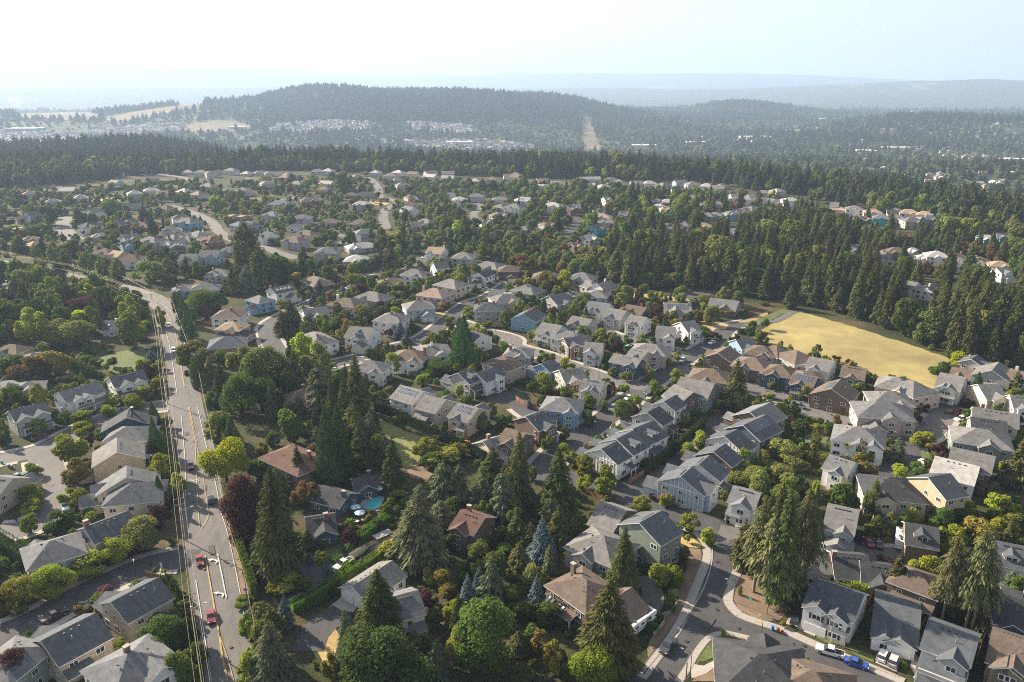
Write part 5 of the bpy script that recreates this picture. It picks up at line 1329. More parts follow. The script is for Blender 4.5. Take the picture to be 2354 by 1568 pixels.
# ------------------------------------------------------------------ trees picked out one by one: x, foot y, top y, kind, crown width (tile pixels)
TREES = '''
@0,3
290 210 20 L 140;560 195 10 M 280;1320 380 85 A 330;1175 335 155 A 170;1460 165 -50 R 200;1060 485 225 L 290;860 600 385 L 280;500 800 510 L 290;215 870 590 Y 290;40 970 720 Y 200
960 805 680 U 140;770 365 260 M 160;750 945 850 Y 130;705 900 835 C 40;1430 585 515 L 45;1515 580 530 L 45;1500 710 570 C 44;1545 705 570 C 44;1580 700 575 C 44
1610 770 610 C 75;1612 900 740 C 75;1615 1050 880 C 75;1500 1340 1000 M 340;1720 995 810 A 170;1740 1250 980 M 190;1660 1640 1270 M 250;1820 1450 1210 M 190;1760 1660 1440 M 200;1100 1275 1180 L 110
150 1680 1320 R 330;2290 1210 930 L 150;2290 1680 1290 L 220;2260 865 785 M 180;640 610 490 M 190;240 370 250 M 180;1320 1250 1190 Y 90;420 740 640 M 100;180 960 870 M 120
@1,3
215 585 -395 F 430;-60 330 -290 R 380;190 1700 1030 P 430;110 1150 840 A 280;275 1060 760 S 170;50 1400 990 A 230;1150 1190 530 F 440;850 1500 900 P 190;1200 1850 1060 G 680;2090 1520 820 M 540
1850 1400 1050 Y 200;1950 890 570 S 190;2165 890 400 P 250;2060 800 500 S 190;1760 800 530 Y 260;1500 490 -160 P 470;1700 200 -100 P 320;1800 360 190 M 170;2050 500 270 A 190;2240 270 130 L 130;2270 440 300 M 200
890 310 150 R 160;1590 880 720 R 160;490 475 365 S 75;655 570 415 S 90;580 415 360 H 60;615 460 385 H 80;860 380 300 H 90;755 460 405 H 80;620 270 130 M 180;530 210 140 H 70;600 330 250 M 100
1240 450 280 L 190;1430 440 330 A 120;250 750 570 Y 270;400 720 620 M 200;1600 690 500 A 130;1800 1010 800 L 200;1650 1080 880 A 130;1920 680 460 M 200;2050 470 260 M 190;1350 590 500 H 80;1365 640 570 H 55
1420 300 200 M 90;40 560 370 M 130;480 330 160 F 150;1700 480 430 L 110;1050 120 30 Y 80;1580 1280 1130 F 220;1460 1300 1080 F 200;2280 1100 930 F 160;2330 900 700 M 200;700 1560 1300 Y 140
@2,3
275 450 55 S 270;420 330 -60 F 240;60 580 290 F 240;220 900 590 S 185;195 760 480 W 190;660 580 335 F 140;1010 780 140 F 290;860 1480 650 F 560;740 1640 1220 L 340;255 1330 1080 O 130;175 1280 1040 M 150
390 1520 1180 Y 190;480 1540 1250 M 180;1345 715 470 L 190;1500 700 500 L 160;1450 640 480 L 110;1590 530 350 O 75;1565 450 310 A 110;1640 190 25 L 150;1810 315 155 L 130
2220 740 -90 T 330;2340 820 20 T 330;2110 520 60 F 220;2300 560 -120 F 260;1450 910 740 C 90;1490 830 720 C 70;1340 1010 940 H 90;1290 1100 1025 H 100;1930 1165 1080 L 48;2095 765 680 C 35;2180 1640 1470 L 320
170 300 100 F 200;40 260 20 F 220;560 220 60 F 180;350 1080 860 M 220;80 1020 820 M 200;230 1000 860 M 160;60 1300 1100 F 220;100 1540 1380 F 200;830 700 560 M 130;640 170 60 L 100;550 640 520 M 110;400 700 600 Y 110
1480 440 330 A 110;1250 560 490 H 120;300 700 560 M 140;720 900 740 M 160;180 620 470 F 160;300 330 200 F 170
@3,3
100 870 -180 F 330;270 690 -210 T 280;330 700 -120 T 260;30 640 -260 F 260;420 330 60 M 150;200 820 480 A 220;60 830 620 L 200;400 330 270 Y 90;1590 1020 210 T 300;1805 1105 170 T 290;1860 1120 190 T 340
1500 900 640 M 200;1700 1010 680 M 240;1960 1090 520 F 250;1640 900 600 F 230;1900 800 330 F 220;1170 790 370 F 220;800 740 590 L 290;720 720 620 L 200;1040 775 670 Y 150;930 760 690 Y 100;580 610 460 S 105;450 600 490 M 120
1640 430 115 L 260;1900 330 50 Y 280;2100 260 60 L 240;1500 360 200 M 120;660 290 180 R 150;820 290 220 R 100;1060 510 415 R 140;2240 670 540 P 150;2300 780 600 M 130;30 1245 1180 Y 48;350 1405 1330 Y 42;770 1565 1500 Y 50;130 1065 1000 Y 45
1250 180 20 M 140;1330 140 -30 L 120;1550 120 -40 A 150;1750 140 -40 M 180;2200 160 0 Y 180;2330 200 40 M 180;1000 180 30 F 180;1120 160 0 F 170;530 460 370 L 90;500 370 310 Y 90;1090 230 165 M 100;1240 240 190 L 120;1240 1440 1380 H 60
2150 450 320 F 120;2320 350 250 M 120;1420 560 500 C 60;680 620 560 C 50
@0,2
520 340 75 Y 220;120 340 130 M 240;300 390 150 O 280;420 330 110 Y 220;670 270 150 C 60;710 285 165 C 55;745 300 180 C 55;800 310 200 C 55;835 320 215 C 55;870 330 225 C 60;935 350 280 C 50;1390 190 80 S 140;1330 270 170 L 120
1360 370 210 R 130;1450 280 170 L 130;1805 280 0 A 270;1830 430 120 C 120;1960 460 150 F 180;2050 230 80 M 120;2250 340 50 A 270;2220 720 300 M 320;2050 530 200 F 170;2040 500 345 S 150;2010 620 470 S 120;1930 650 450 A 130;1990 950 640 A 230
2160 1080 690 Q 210;2090 1340 890 V 350;2090 1520 1400 Y 120;750 670 585 M 130;770 790 640 L 200;780 860 740 L 190;680 1140 830 L 270;720 1340 1080 Y 260;345 870 720 L 150;30 960 760 M 110;310 1250 1120 L 140;310 1510 1310 L 200;300 1600 1460 L 170
640 1530 1360 L 160;740 1560 1350 L 170;1100 1570 1385 A 140;1240 630 490 L 180;1330 570 420 L 140;1030 610 480 L 130;1010 700 580 L 130;990 480 375 C 55;765 410 290 C 50;1425 790 550 Q 120;1440 1060 690 Q 130;1510 1060 830 C 120;1370 1030 890 M 120;1540 800 700 M 90
1490 1340 1040 L 240;1590 1310 1110 L 140;1480 1520 1230 Q 120;1640 1460 1210 L 140;1470 1570 1510 R 130;620 730 640 U 100;870 680 640 R 50;60 580 430 L 170;210 620 440 M 210;390 650 390 L 160;480 560 455 M 90;130 560 420 M 200
700 400 310 A 110;560 460 400 M 100;650 450 400 M 90;1010 400 300 L 100;230 300 140 A 160;1050 250 150 M 90;780 230 130 M 120;900 240 150 M 110;1160 300 240 M 100;830 1010 880 R 60
@1,2
100 500 50 A 340;60 690 320 M 280;330 345 -60 F 95;430 250 -70 V 220;250 430 180 L 200;590 660 200 P 280;930 720 120 F 250;800 490 260 M 190;1040 425 320 Y 120;1275 305 95 L 160;1210 385 310 O 110;1480 315 230 S 95;1545 425 300 L 135;1700 340 170 M 320;1600 330 230 M 160
1910 290 -240 Q 250;1880 100 -220 Q 160;390 720 490 P 190;480 870 740 L 180;330 950 620 M 240;690 1310 580 Q 250;790 1270 570 Q 240;1060 980 640 P 180;1170 1200 830 A 230;1270 1340 870 F 200;930 1000 640 F 240;540 1110 950 O 120;400 1320 950 F 150;210 1420 1160 F 240
80 1270 1090 M 240;30 1450 1280 U 220;450 1540 1290 O 220;1560 1090 890 Y 210;1720 1150 980 Y 280;1850 1070 940 Y 190;1640 1180 1020 M 200;1720 1480 1090 P 270;1520 1620 1310 P 260;1870 1500 1120 P 210;2180 1320 970 F 270;2080 1530 1260 P 250;2260 1640 1170 P 250;2340 1500 1080 F 190
1310 1600 1380 M 200;1170 1610 1500 L 100;1870 530 405 L 75;2030 540 470 L 55;1942 588 515 C 42;2150 710 570 L 120;2080 830 650 A 150;1715 900 760 F 120;1640 840 745 F 100;1230 490 415 A 90;1140 560 460 M 130;160 980 840 M 120;60 1060 930 Y 110;900 880 560 F 260
700 260 190 A 90;700 480 330 M 150;2050 300 190 M 110;2100 200 70 M 90;1120 1320 1260 A 80;680 1340 1305 L 90;2260 800 680 M 130;1790 870 800 U 70;1890 930 880 A 100;2190 480 420 R 70;60 300 180 Y 130;180 330 200 L 150;120 250 130 M 150
@2,2
310 490 285 L 180;365 205 115 A 70;470 135 35 A 60;925 335 245 A 85;1050 380 285 A 95;1255 372 232 A 105;1430 245 160 L 75;1525 185 92 L 75;1520 385 248 L 110;1310 485 358 L 105;1030 515 395 L 75;1130 620 478 L 98;710 628 482 L 108;702 780 630 M 120;845 655 530 L 75
1010 790 525 A 170;480 925 790 M 100;325 1015 858 L 115;500 1090 930 L 150;660 1250 1045 L 165;870 1330 1140 L 160;665 1380 1230 L 135;840 1430 1258 L 165;180 1300 1140 L 105;868 1495 1415 F 85;1195 1575 1430 L 150;1420 1530 1390 L 120;1600 1110 920 L 150;1758 1045 808 L 160;1680 1090 990 L 110
2110 1200 985 L 130;430 1640 990 F 340;60 1520 840 F 260;250 1600 1450 F 100;370 1600 1480 F 100;2040 610 165 F 220;90 295 170 F 62;150 255 130 M 90;1780 235 128 M 60;1680 285 230 A 65;2120 145 48 L 100;2240 965 815 R 85;2330 975 870 R 80;1990 835 755 M 85;2080 755 690 O 80
935 455 402 O 50;1430 490 430 O 70;1520 840 768 R 85;2180 1360 1160 A 300;2310 1180 1010 A 180;2290 1640 1270 A 220;2340 1340 1150 M 120;2090 1340 1200 M 180;1340 1400 1315 O 60;1400 1480 1400 O 110;1290 1460 1400 R 70;1940 1480 1370 A 90;430 480 430 W 50;160 620 510 S 50
185 620 570 R 60;240 960 890 R 80;580 170 80 R 50;530 150 90 L 80;1245 240 160 S 60;2180 370 290 A 120;2240 390 320 A 90;1240 1060 1000 H 60;1180 1150 1060 H 110;1870 680 620 O 60;690 1030 930 Y 70;820 950 870 F 55;855 880 840 C 30;2250 600 540 A 100;2340 540 480 Y 80
@3,2
1600 360 195 M 190;1770 250 105 V 190;820 500 372 L 110;650 650 490 L 90;335 570 400 A 108;65 465 352 A 110;285 290 222 Y 95;615 825 682 O 80;1430 1000 832 L 190;1570 1055 945 R 120;1180 1110 878 P 150;630 1040 888 M 150;830 1130 920 Y 230;860 1330 1120 Y 250
400 1140 985 F 120;500 1160 1040 L 85;130 1110 900 A 280;240 1210 1060 A 200;90 1310 1130 A 210;210 1410 1230 A 230;120 1640 1360 A 310;340 1400 1280 F 100;440 1460 1270 L 70;690 1550 1290 W 130;960 1640 1280 W 150;560 1500 1360 L 100;1180 1560 1410 S 115;1320 1520 1395 L 130
1220 1280 1140 L 180;1370 1230 1110 M 130;1600 1215 1160 Y 80;1910 490 285 Q 110;2260 500 275 F 180;2210 610 460 L 100;1820 620 520 R 110;1750 705 620 R 60;1365 650 540 R 95;1450 665 575 R 60;1390 770 690 R 60;2260 1340 950 F 240;2330 1100 880 F 150;1920 1420 1290 O 150
2060 1430 1300 A 130;2120 1600 1420 L 200;1760 1380 1290 F 80;1480 1560 1470 L 120;1660 1560 1440 L 160;1850 1590 1480 L 140;2270 1600 1500 L 120;1040 1560 1450 Y 110;40 1250 1130 F 140;600 1290 1170 M 110;700 1020 880 M 90;1230 760 710 R 70;680 680 610 C 35;505 1250 1150 M 80
1880 690 630 Y 70;980 400 340 R 55;2130 650 590 L 90;1350 730 690 H 50;200 560 500 L 60;440 560 490 M 60;20 540 480 L 70;110 660 610 L 60;180 730 660 L 90;400 770 700 L 100;450 830 760 L 80;1810 790 730 A 60
@0,1
250 960 850 M 140;330 970 860 A 120;450 1010 900 M 130;760 1080 990 M 130;830 1100 1000 L 120;950 1130 1030 A 120;1060 1150 1060 M 110;120 950 850 F 90;20 920 840 M 120
170 1220 970 F 210;60 1010 820 F 110;550 990 790 F 140;380 980 790 A 180;490 1270 980 L 170;640 1260 1020 F 220;890 1170 975 A 260;1010 1060 970 Y 140;800 1340 1150 R 320;960 1340 1180 R 180;745 1500 1285 V 190;560 1620 1370 A 280;700 1640 1390 A 340;150 1480 1200 M 290
330 1430 1180 M 250;1130 1170 1070 L 110;1240 1210 1100 M 120;1310 1360 1240 A 120;1320 1490 1370 L 180;1290 1570 1450 Y 120;335 820 680 K 70;480 850 680 K 70;615 890 715 K 90;800 940 745 K 110;940 980 785 K 90;1100 1010 800 K 110;690 800 640 F 110;400 790 610 F 95
190 760 590 F 160;380 640 490 M 200;440 520 320 M 150;740 520 340 F 150;1370 1060 820 A 240;1540 1010 810 A 150;1600 940 740 F 120;1720 970 780 F 95;1840 1010 820 M 130;2280 930 480 K 200;2150 1140 880 F 150;2280 1120 860 P 180;1620 1300 1110 C 60;1660 1250 1110 C 55
1700 1420 1165 Q 130;1740 1560 1290 Q 150;1790 1400 1250 M 110;1860 1340 1110 M 330;1980 1300 1120 M 200;1900 1370 1240 U 140;1000 570 475 L 100;1010 660 540 A 150;1030 440 260 M 180;1330 470 310 F 110;1410 610 390 F 100;1290 710 610 A 100;1240 750 670 L 85;1350 770 670 L 110
1950 390 220 V 95;2030 390 230 V 100;2150 410 280 F 110;2250 400 270 M 110;1590 270 150 F 95;1880 240 130 F 65;170 330 190 F 110;60 700 520 M 160;130 560 500 V 80;60 590 520 V 70;40 1180 1080 L 100;230 1330 1200 M 180;60 1380 1180 M 220;1080 1420 1290 M 150
2100 960 800 F 120;2080 1130 990 F 110;2200 1000 860 A 120;1480 1450 1250 A 110;2330 340 260 M 90;1450 430 330 M 80;520 280 220 V 60;1560 1060 930 A 120;1000 730 640 M 150;820 880 760 M 100;1300 1300 1180 M 110
@1,1
60 1080 650 F 260;200 1100 780 M 230;310 1020 800 A 170;440 830 690 F 90;430 1010 800 F 200;330 1500 1190 F 210;250 1520 1290 F 170;590 1160 1000 S 110;535 1240 1120 S 110;800 1150 1040 S 80;665 980 790 F 110;700 880 790 L 90;920 1110 940 L 180;1025 1070 940 S 80;1240 910 640 F 150
1150 860 740 S 90;1080 890 810 R 90;1420 900 780 A 110;1460 760 550 P 140;1640 690 540 L 150;1270 690 570 L 180;1160 690 520 F 120;1360 570 470 F 80;1570 600 470 M 90;1750 640 420 F 130;1850 620 450 V 90;1920 640 400 F 130;670 690 550 M 130;560 700 600 A 110;160 700 620 M 90
210 560 470 L 120;800 230 0 A 150;850 200 60 F 100;1190 370 340 L 40;1380 450 350 F 120;1690 470 310 F 110;1870 450 330 F 110;2240 520 400 F 200;2180 180 80 F 130;1800 200 100 A 120;1330 1170 1010 A 150;1520 1090 990 M 120;1590 1060 950 M 110;1000 1400 1240 A 190;810 1420 1260 A 100
1230 1280 1190 Y 140;1330 1540 1370 S 110;1380 1590 1480 S 100;815 1590 1500 S 90;500 1460 1310 A 130;1700 1300 1210 O 120;1970 1360 1250 L 110;2150 1450 1390 M 150;2290 1450 1280 K 90;2030 1260 1145 S 70;2270 1280 1200 L 80;1800 1470 1340 A 100;1900 1640 1370 Q 190;1770 1520 1465 R 95
1620 1590 1490 Y 140;1860 970 900 M 200;1460 1470 1400 L 70;1220 980 930 Y 100;2300 860 690 A 100;1800 850 790 L 80;2310 1110 1060 M 70;250 1270 1180 A 120;90 280 230 L 110;300 380 300 M 90;870 480 400 M 100;760 290 240 R 60;430 240 210 U 60;620 580 520 R 90;1290 400 360 H 60
1560 120 60 F 90;1360 120 50 A 120;1000 130 60 M 90;1150 100 40 L 60;520 110 40 L 110;90 120 40 L 100;330 120 20 F 120;1010 60 10 L 70;700 100 10 F 130;1960 160 60 F 110;2080 180 70 F 110;1720 290 200 M 120;1620 260 210 M 100;1560 380 330 A 100;1950 370 300 A 90
@2,1
310 1120 910 Y 150;470 1130 910 V 150;660 1260 1100 A 120;60 1280 1110 A 110;60 1010 915 M 80;110 1180 1100 L 60;240 1230 1150 L 90;290 1330 1150 F 80;360 1390 1260 U 90;840 1130 1040 A 60;790 1000 870 A 110;160 980 920 L 60;640 1540 1420 A 90;670 1450 1330 A 90
1170 1340 1260 L 80;980 1250 1170 L 60;1930 1370 1240 F 0;1810 1370 1240 F 90;1740 1220 1145 A 120;1950 1350 1260 O 160;2100 1240 1190 L 60;2330 1250 1200 M 80;1940 1120 1040 L 140;1760 1500 1430 M 100;1800 1560 1470 L 90;1880 1560 1490 R 90;1610 1590 1480 F 60;1430 1430 1370 Y 80
960 1010 700 F 190;1030 990 740 F 130;1110 870 700 F 90;1500 960 590 F 250;440 760 600 A 190;150 720 660 Y 90;250 720 655 V 70;420 580 400 F 110;170 600 450 P 100;500 520 400 U 100;800 580 490 L 50;680 520 450 L 110;630 440 400 O 80;600 640 560 M 90;1000 640 440 F 130;1100 600 380 F 140
1240 620 430 F 120;680 400 310 F 60;730 390 300 K 50;280 320 220 A 90;110 200 40 F 120;880 300 190 F 90;1100 330 90 F 120;1220 330 170 F 140;1510 120 60 M 60;850 150 70 L 80;1580 360 270 V 140;1680 220 150 L 100;1450 560 480 F 90;1570 580 500 L 90;1060 920 780 M 160;900 900 800 O 140
700 900 760 O 160;1300 900 800 A 170;1380 980 840 A 190;1100 1030 880 M 200;1250 1080 950 M 220;1450 1090 930 M 220;800 820 700 M 180;650 820 690 A 150;550 880 770 M 170;300 880 770 M 200;130 860 740 M 180;480 830 730 O 100;200 800 690 M 150;1330 700 560 M 200;1180 740 600 M 180
@3,1
1240 1460 1175 A 150;90 1190 990 U 120;1700 1610 1410 L 150;420 1250 1050 F 130;200 1270 1050 F 130;640 1300 1070 F 140;770 1290 1090 F 130;1010 1250 1015 F 130;1170 1240 970 F 200;1100 400 305 V 95;850 390 365 O 30;980 720 670 Y 100;1080 740 690 Y 50;1270 700 590 O 130
1180 640 560 O 180;1090 650 610 O 120;540 440 350 O 110;240 620 530 O 90;510 640 575 O 90;1920 1200 1100 O 130;2190 1330 1250 O 120;1420 1500 1340 A 110;1520 350 200 F 120;1620 420 190 F 130;1800 400 200 F 170
'''
# wooded and planted areas filled at random: outline (2353-wide photo units), trees per hectare, kinds
FILL = [
 ('dark_fir_wood', '1395,600 1470,560 1530,540 1620,545 1760,530 1900,560 2060,640 2200,690 2353,700 2420,760 2420,900 2353,850 2240,830 2190,822 2120,790 1990,740 1890,705 1820,690 1760,690 1700,680 1600,672 1500,668 1410,650', 200, 'FFFFFFFMMA', (16, 29), 'in the dark fir wood beyond the mown field'),
 ('ravine_brush', '1170,590 1200,560 1290,570 1400,600 1400,640 1330,650 1240,625 1180,625', 190, 'AAAOOMMY', (8, 15), 'in the brushy ravine'),
 ('slope_wood', '1530,470 1770,470 1990,540 2200,590 2353,600 2400,680 2353,680 2200,660 2060,620 1900,550 1760,525 1620,530 1540,520', 85, 'FFFMMAAO', (12, 22), 'on the wooded slope before the dark wood'),
 ('ridge_wood', '540,384 700,380 900,386 1050,390 1200,394 1330,396 1500,404 1600,413 1700,424 1800,437 1900,452 2000,468 2000,462 1800,430 1700,417 1600,407 1500,398 1330,390 1200,388 900,381 700,376 560,378', 90, 'FFFFFFFMA', (15, 30), 'along the fir-covered ridge'),
 ('ridge_foot', '60,406 500,400 600,391 1000,402 1300,412 1500,420 1500,408 1300,402 1000,392 600,381 500,390 60,394', 110, 'FFMMAFL', (9, 19), 'at the foot of the ridge'),
 ('west_wood', '-80,398 120,392 300,390 480,392 480,402 300,404 200,418 60,430 -80,440', 120, 'FFFMMA', (16, 26), 'on the ridge above the west hillside'),
 ('far_right_wood', '2000,470 2353,500 2500,540 2500,600 2353,590 2200,570 2050,540 1980,510', 60, 'FFMMAL', (12, 20), 'on the far slope past the terrace row'),
 ('west_trees', '-60,640 60,628 200,680 330,720 350,780 320,800 230,790 200,770 100,790 -60,800', 120, 'MMMAFLR', (9, 18), 'in the shady trees west of the road'),
 ('estate_trees', '600,880 700,860 800,900 860,1010 830,1130 740,1100 700,1000 600,960', 105, 'MMFFAP', (9, 20), 'in the wooded estate around the red-roofed house'),
 ('garden_trees', '900,1260 1000,1180 1100,1190 1260,1190 1330,1230 1320,1300 1240,1330 1270,1420 1190,1568 1000,1600 1010,1400 930,1330', 120, 'MMFFAP', (7, 18), 'in the overgrown garden by the white house'),
 ('east_trees', '1690,1110 1760,1050 1830,1100 1860,1190 2000,1160 2120,1190 2353,1170 2353,1240 2180,1250 2060,1240 1900,1200 1880,1240 1790,1240', 90, 'MMALLYF', (7, 14), 'in the leafy strip behind the blue house'),
 ('near_north_trees', '700,560 760,580 900,600 1180,620 1180,560 1000,545 860,530', 60, 'MMFALS', (6, 14), 'around the loop street'),
 ('suburb_trees', '-60,450 400,425 800,415 1180,425 1180,560 860,540 700,560 600,640 300,650 -60,560', 60, 'MMMFAALYR', (4, 10), 'among the hillside houses'),
 ('terrace_trees', '1180,425 1500,440 1800,465 1800,530 1530,530 1400,590 1180,560', 55, 'FFMMAL', (7, 14), 'among the far terraces'),
 ('centre_trees', '590,640 860,600 1180,630 1420,680 1700,700 1760,760 1500,850 1180,900 900,860 700,800', 75, 'MMAALYFR', (4.5, 11), 'in the middle gardens'),
 ('centre_gardens', '1180,900 1500,850 1760,760 2100,900 2353,900 2353,1150 1760,1050 1500,1180 1200,1080', 60, 'MMALYR', (3, 7), 'in the gardens near the diagonal street'),
 ('west_gardens', '-60,800 350,840 420,1000 400,1200 200,1400 -60,1400', 45, 'MLLYAR', (3, 7), 'in the gardens west of the road'),
 ('south_east_gardens', '1880,1240 2353,1260 2353,1568 2000,1330', 25, 'MMFFAL', (5, 12), 'behind the row of new houses'),
]
SHRUBS = [('620,1130 1180,1100 1640,1200 1500,1400 1300,1568 600,1568', 130), ('-50,800 430,800 480,1568 -50,1568', 100), ('1180,780 2353,800 2353,1200 1650,1180 1180,1100', 95), ('590,600 1180,600 1180,1100 590,900', 80), ('1640,1250 2353,1200 2353,1500 1700,1300', 90), ('-50,430 1180,430 1180,600 -50,640', 25)]
# clipped hedges: height, width, colour key, columnar?, route
HEDGES = [
 (3.6, 1.7, 'C', 1, '@1,2 1090,640 1250,690 1400,770 1560,850 1690,910 1800,950 1920,1010 2030,1070 2115,1115', 'dark arborvitae hedge between the meadow and the solar house'),
 (3.4, 1.6, 'C', 1, '@2,2 1225,1225 1340,1150 1470,1050 1560,970 1680,870 1760,790', 'arborvitae hedge along the dark alley'),
 (4.2, 1.7, 'Ch', 1, '@0,3 2145,80 2180,260 2230,460 2290,640 2340,800', 'golden-green cypress hedge along the main road'),
 (5.0, 3.2, 'M', 1, '@0,3 -30,330 80,400 190,470 300,540 360,590', 'dark bushy hedge beside the grey hip house'),
 (2.8, 2.6, 'Hb', 0, '@1,3 345,930 460,870 580,800 700,720 800,660', 'bright clipped laurel hedge along the estate drive'),
 (3.2, 3.4, 'Hb', 0, '@1,3 800,640 870,590 940,555', 'thick laurel hedge end by the white garage'),
 (2.4, 2.0, 'Hb', 0, '@1,3 950,560 1060,490 1190,400', 'narrow clipped hedge behind the white house roof'),
 (2.4, 2.4, 'Hb', 0, '@1,3 930,300 1010,240 1110,160 1220,90', 'sunlit clipped hedge by the wooden table'),
 (2.2, 1.4, 'C', 0, '@2,1 870,1190 1000,1200', 'dark hedge behind the small court houses'),
 (3.0, 2.0, 'C', 1, '@2,1 1240,1360 1380,1390 1490,1430', 'dark hedge below the solar roof'),
 (4.0, 2.2, 'C', 1, '@1,1 1740,985 1850,960 1940,945', 'tall dark hedge behind the navy colonial wing'),
 (2.0, 3.0, 'M', 0, '@2,1 2080,1500 2200,1490 2260,1530', 'low shrub bank beside the farm lane'),
 (3.0, 3.0, 'M', 0, '@0,1 950,190 1150,175 1330,140 1500,125 1700,105', 'long dark clipped hedge high on the hillside'),
 (3.0, 2.2, 'C', 0, '@0,1 1390,790 1480,800 1580,800', 'dark hedge below the grey estate house'),
 (2.6, 1.8, 'M', 0, '@1,2 820,1350 930,1330', 'ivy-covered hedge beside the pool cabin'),
 (3.0, 2.0, 'C', 1, '@1,2 1930,1010 2010,1050 2110,1100', 'arborvitae hedge in front of the low taupe house'),
]
# ------------------------------------------------------------------ tree meshes: unit height, unit crown width
def diamonds(c, u, v, wob=0.0, rng=None):
    """leaf-shaped faces, bent along the middle: centres c, half-axes u, v (n x 3)"""
    n = len(c); nn = np.cross(u, v); ln = np.linalg.norm(nn, axis=1, keepdims=True); nn = nn / np.maximum(ln, 1e-9) * np.linalg.norm(v, axis=1, keepdims=True) * .35
    P = np.stack([c - u, c - v - nn, c + u, c + v - nn], 1).reshape(-1, 3)
    i = np.arange(n) * 4
    F = np.stack([np.stack([i, i + 1, i + 2], 1), np.stack([i, i + 2, i + 3], 1)], 1).reshape(-1, 3)
    return P, F
def unit(a): return a / np.maximum(np.linalg.norm(a, axis=-1, keepdims=True), 1e-9)
def np_mesh(name, parts, mats):
    """parts: list of (verts, tri faces, material index)"""
    me = bpy.data.meshes.new(name); off = 0; V, F, MI = [], [], []
    for v, f, m in parts:
        V.append(v); F.append(f + off); MI.append(np.full(len(f), m)); off += len(v)
    V, F, MI = np.concatenate(V), np.concatenate(F), np.concatenate(MI)
    me.vertices.add(len(V)); me.vertices.foreach_set('co', V.astype(np.float32).reshape(-1))
    me.loops.add(F.size); me.loops.foreach_set('vertex_index', F.reshape(-1).astype(np.int32))
    me.polygons.add(len(F)); me.polygons.foreach_set('loop_start', np.arange(0, F.size, 3, dtype=np.int32)); me.polygons.foreach_set('loop_total', np.full(len(F), 3, dtype=np.int32))
    for m in mats: me.materials.append(M[m])
    me.polygons.foreach_set('material_index', MI.astype(np.int32))
    me.update(); return me
def tri(b):
    """MB -> triangle arrays"""
    F = []
    for f in b.f:
        for k in range(1, len(f) - 1): F.append((f[0], f[k], f[k + 1]))
    return np.array(b.v, float), np.array(F)
def g_broad(rng, n, leaf, blobs=16, flat=.46, low=.07, droop=0.0, open_=.25):
    C = []; R = []
    while len(C) < blobs:
        p = rng.uniform(-1, 1, 3)
        if not .38 < np.linalg.norm(p) < 1.02: continue
        k = 1 - .22 * max(0, p[2]) - .1 * max(0, -p[2])
        C.append([p[0] * .36 * k, p[1] * .36 * k, low + flat + p[2] * (flat - .10)]); R.append(rng.uniform(.12, .25))
    C, R = np.array(C), np.array(R)
    b = rng.choice(blobs, n, p=R ** 2 / (R ** 2).sum())
    d = unit(rng.normal(size=(n, 3))); cc = np.array([0, 0, low + flat * .8])
    out = unit(C[b] - cc + rng.normal(size=(n, 3)) * .12)
    d = unit(d + out * .75)
    rad = R[b][:, None] * rng.uniform(.55, 1.12, (n, 1))
    c = C[b] + d * rad * np.array([1, 1, .85])
    if droop: c[:, 2] -= droop * rng.uniform(0, 1, n) * np.hypot(c[:, 0], c[:, 1])
    nrm = unit(d + rng.normal(size=(n, 3)) * .55 + np.array([0, 0, .25]))
    t = unit(np.cross(nrm, rng.normal(size=(n, 3))))
    s = leaf * rng.uniform(.6, 1.35, (n, 1))
    if droop: t = unit(t * .35 + np.array([0, 0, -1.0]))
    return diamonds(c, t * s, np.cross(nrm, t) * s * (.62 if not droop else .3))
def g_fir(rng, levels, nb, seg, z0=.07, power=.74, droop=.12, leaf=1.0, irregular=.36, top=1.0):
    c, u, v = [], [], []
    for l in range(levels):
        t = l / (levels - 1); z = z0 + (top - z0) * (t ** .92)
        r0 = .5 * ((1 - t) ** power) * (1 - .35 * max(0, .12 - t) / .12) + .012
        for k in range(nb if t < .8 else max(4, nb - 2)):
            if rng.random() < .10: continue
            a = 2 * pi * (k / nb + l * .382) + rng.uniform(-.35, .35)
            r = r0 * (1 + rng.uniform(-irregular, irregular * .6))
            dz = rng.uniform(-.5, .5) * (top - z0) / levels
            ca, sa = cos(a), sin(a)
            for s in range(seg):
                q = (s + rng.uniform(.45, 1.0)) / seg
                zz = z + dz + .02 * q - droop * r * q * q * 1.3
                ln = r / seg * .85 * leaf + .008
                for lat in (-1, 0, 1):
                    wv = (lat * rng.uniform(.35, 1.0) if lat else rng.uniform(-.2, .2)) * r * .27 * (1.15 - q * .5)
                    p = np.array([ca * r * q - sa * wv, sa * r * q + ca * wv, zz - abs(wv) * .25 + rng.uniform(-.006, .006)])
                    dr = np.array([ca - sa * lat * .55, sa + ca * lat * .55, -.26 - droop * q * 1.2 + rng.uniform(-.25, .25)]); dr /= np.linalg.norm(dr)
                    sd = np.cross(dr, [rng.uniform(-.35, .35), rng.uniform(-.35, .35), 1]); sd /= np.linalg.norm(sd)
                    c.append(p); u.append(dr * ln); v.append(sd * ln * .42)
    return diamonds(np.array(c), np.array(u), np.array(v))
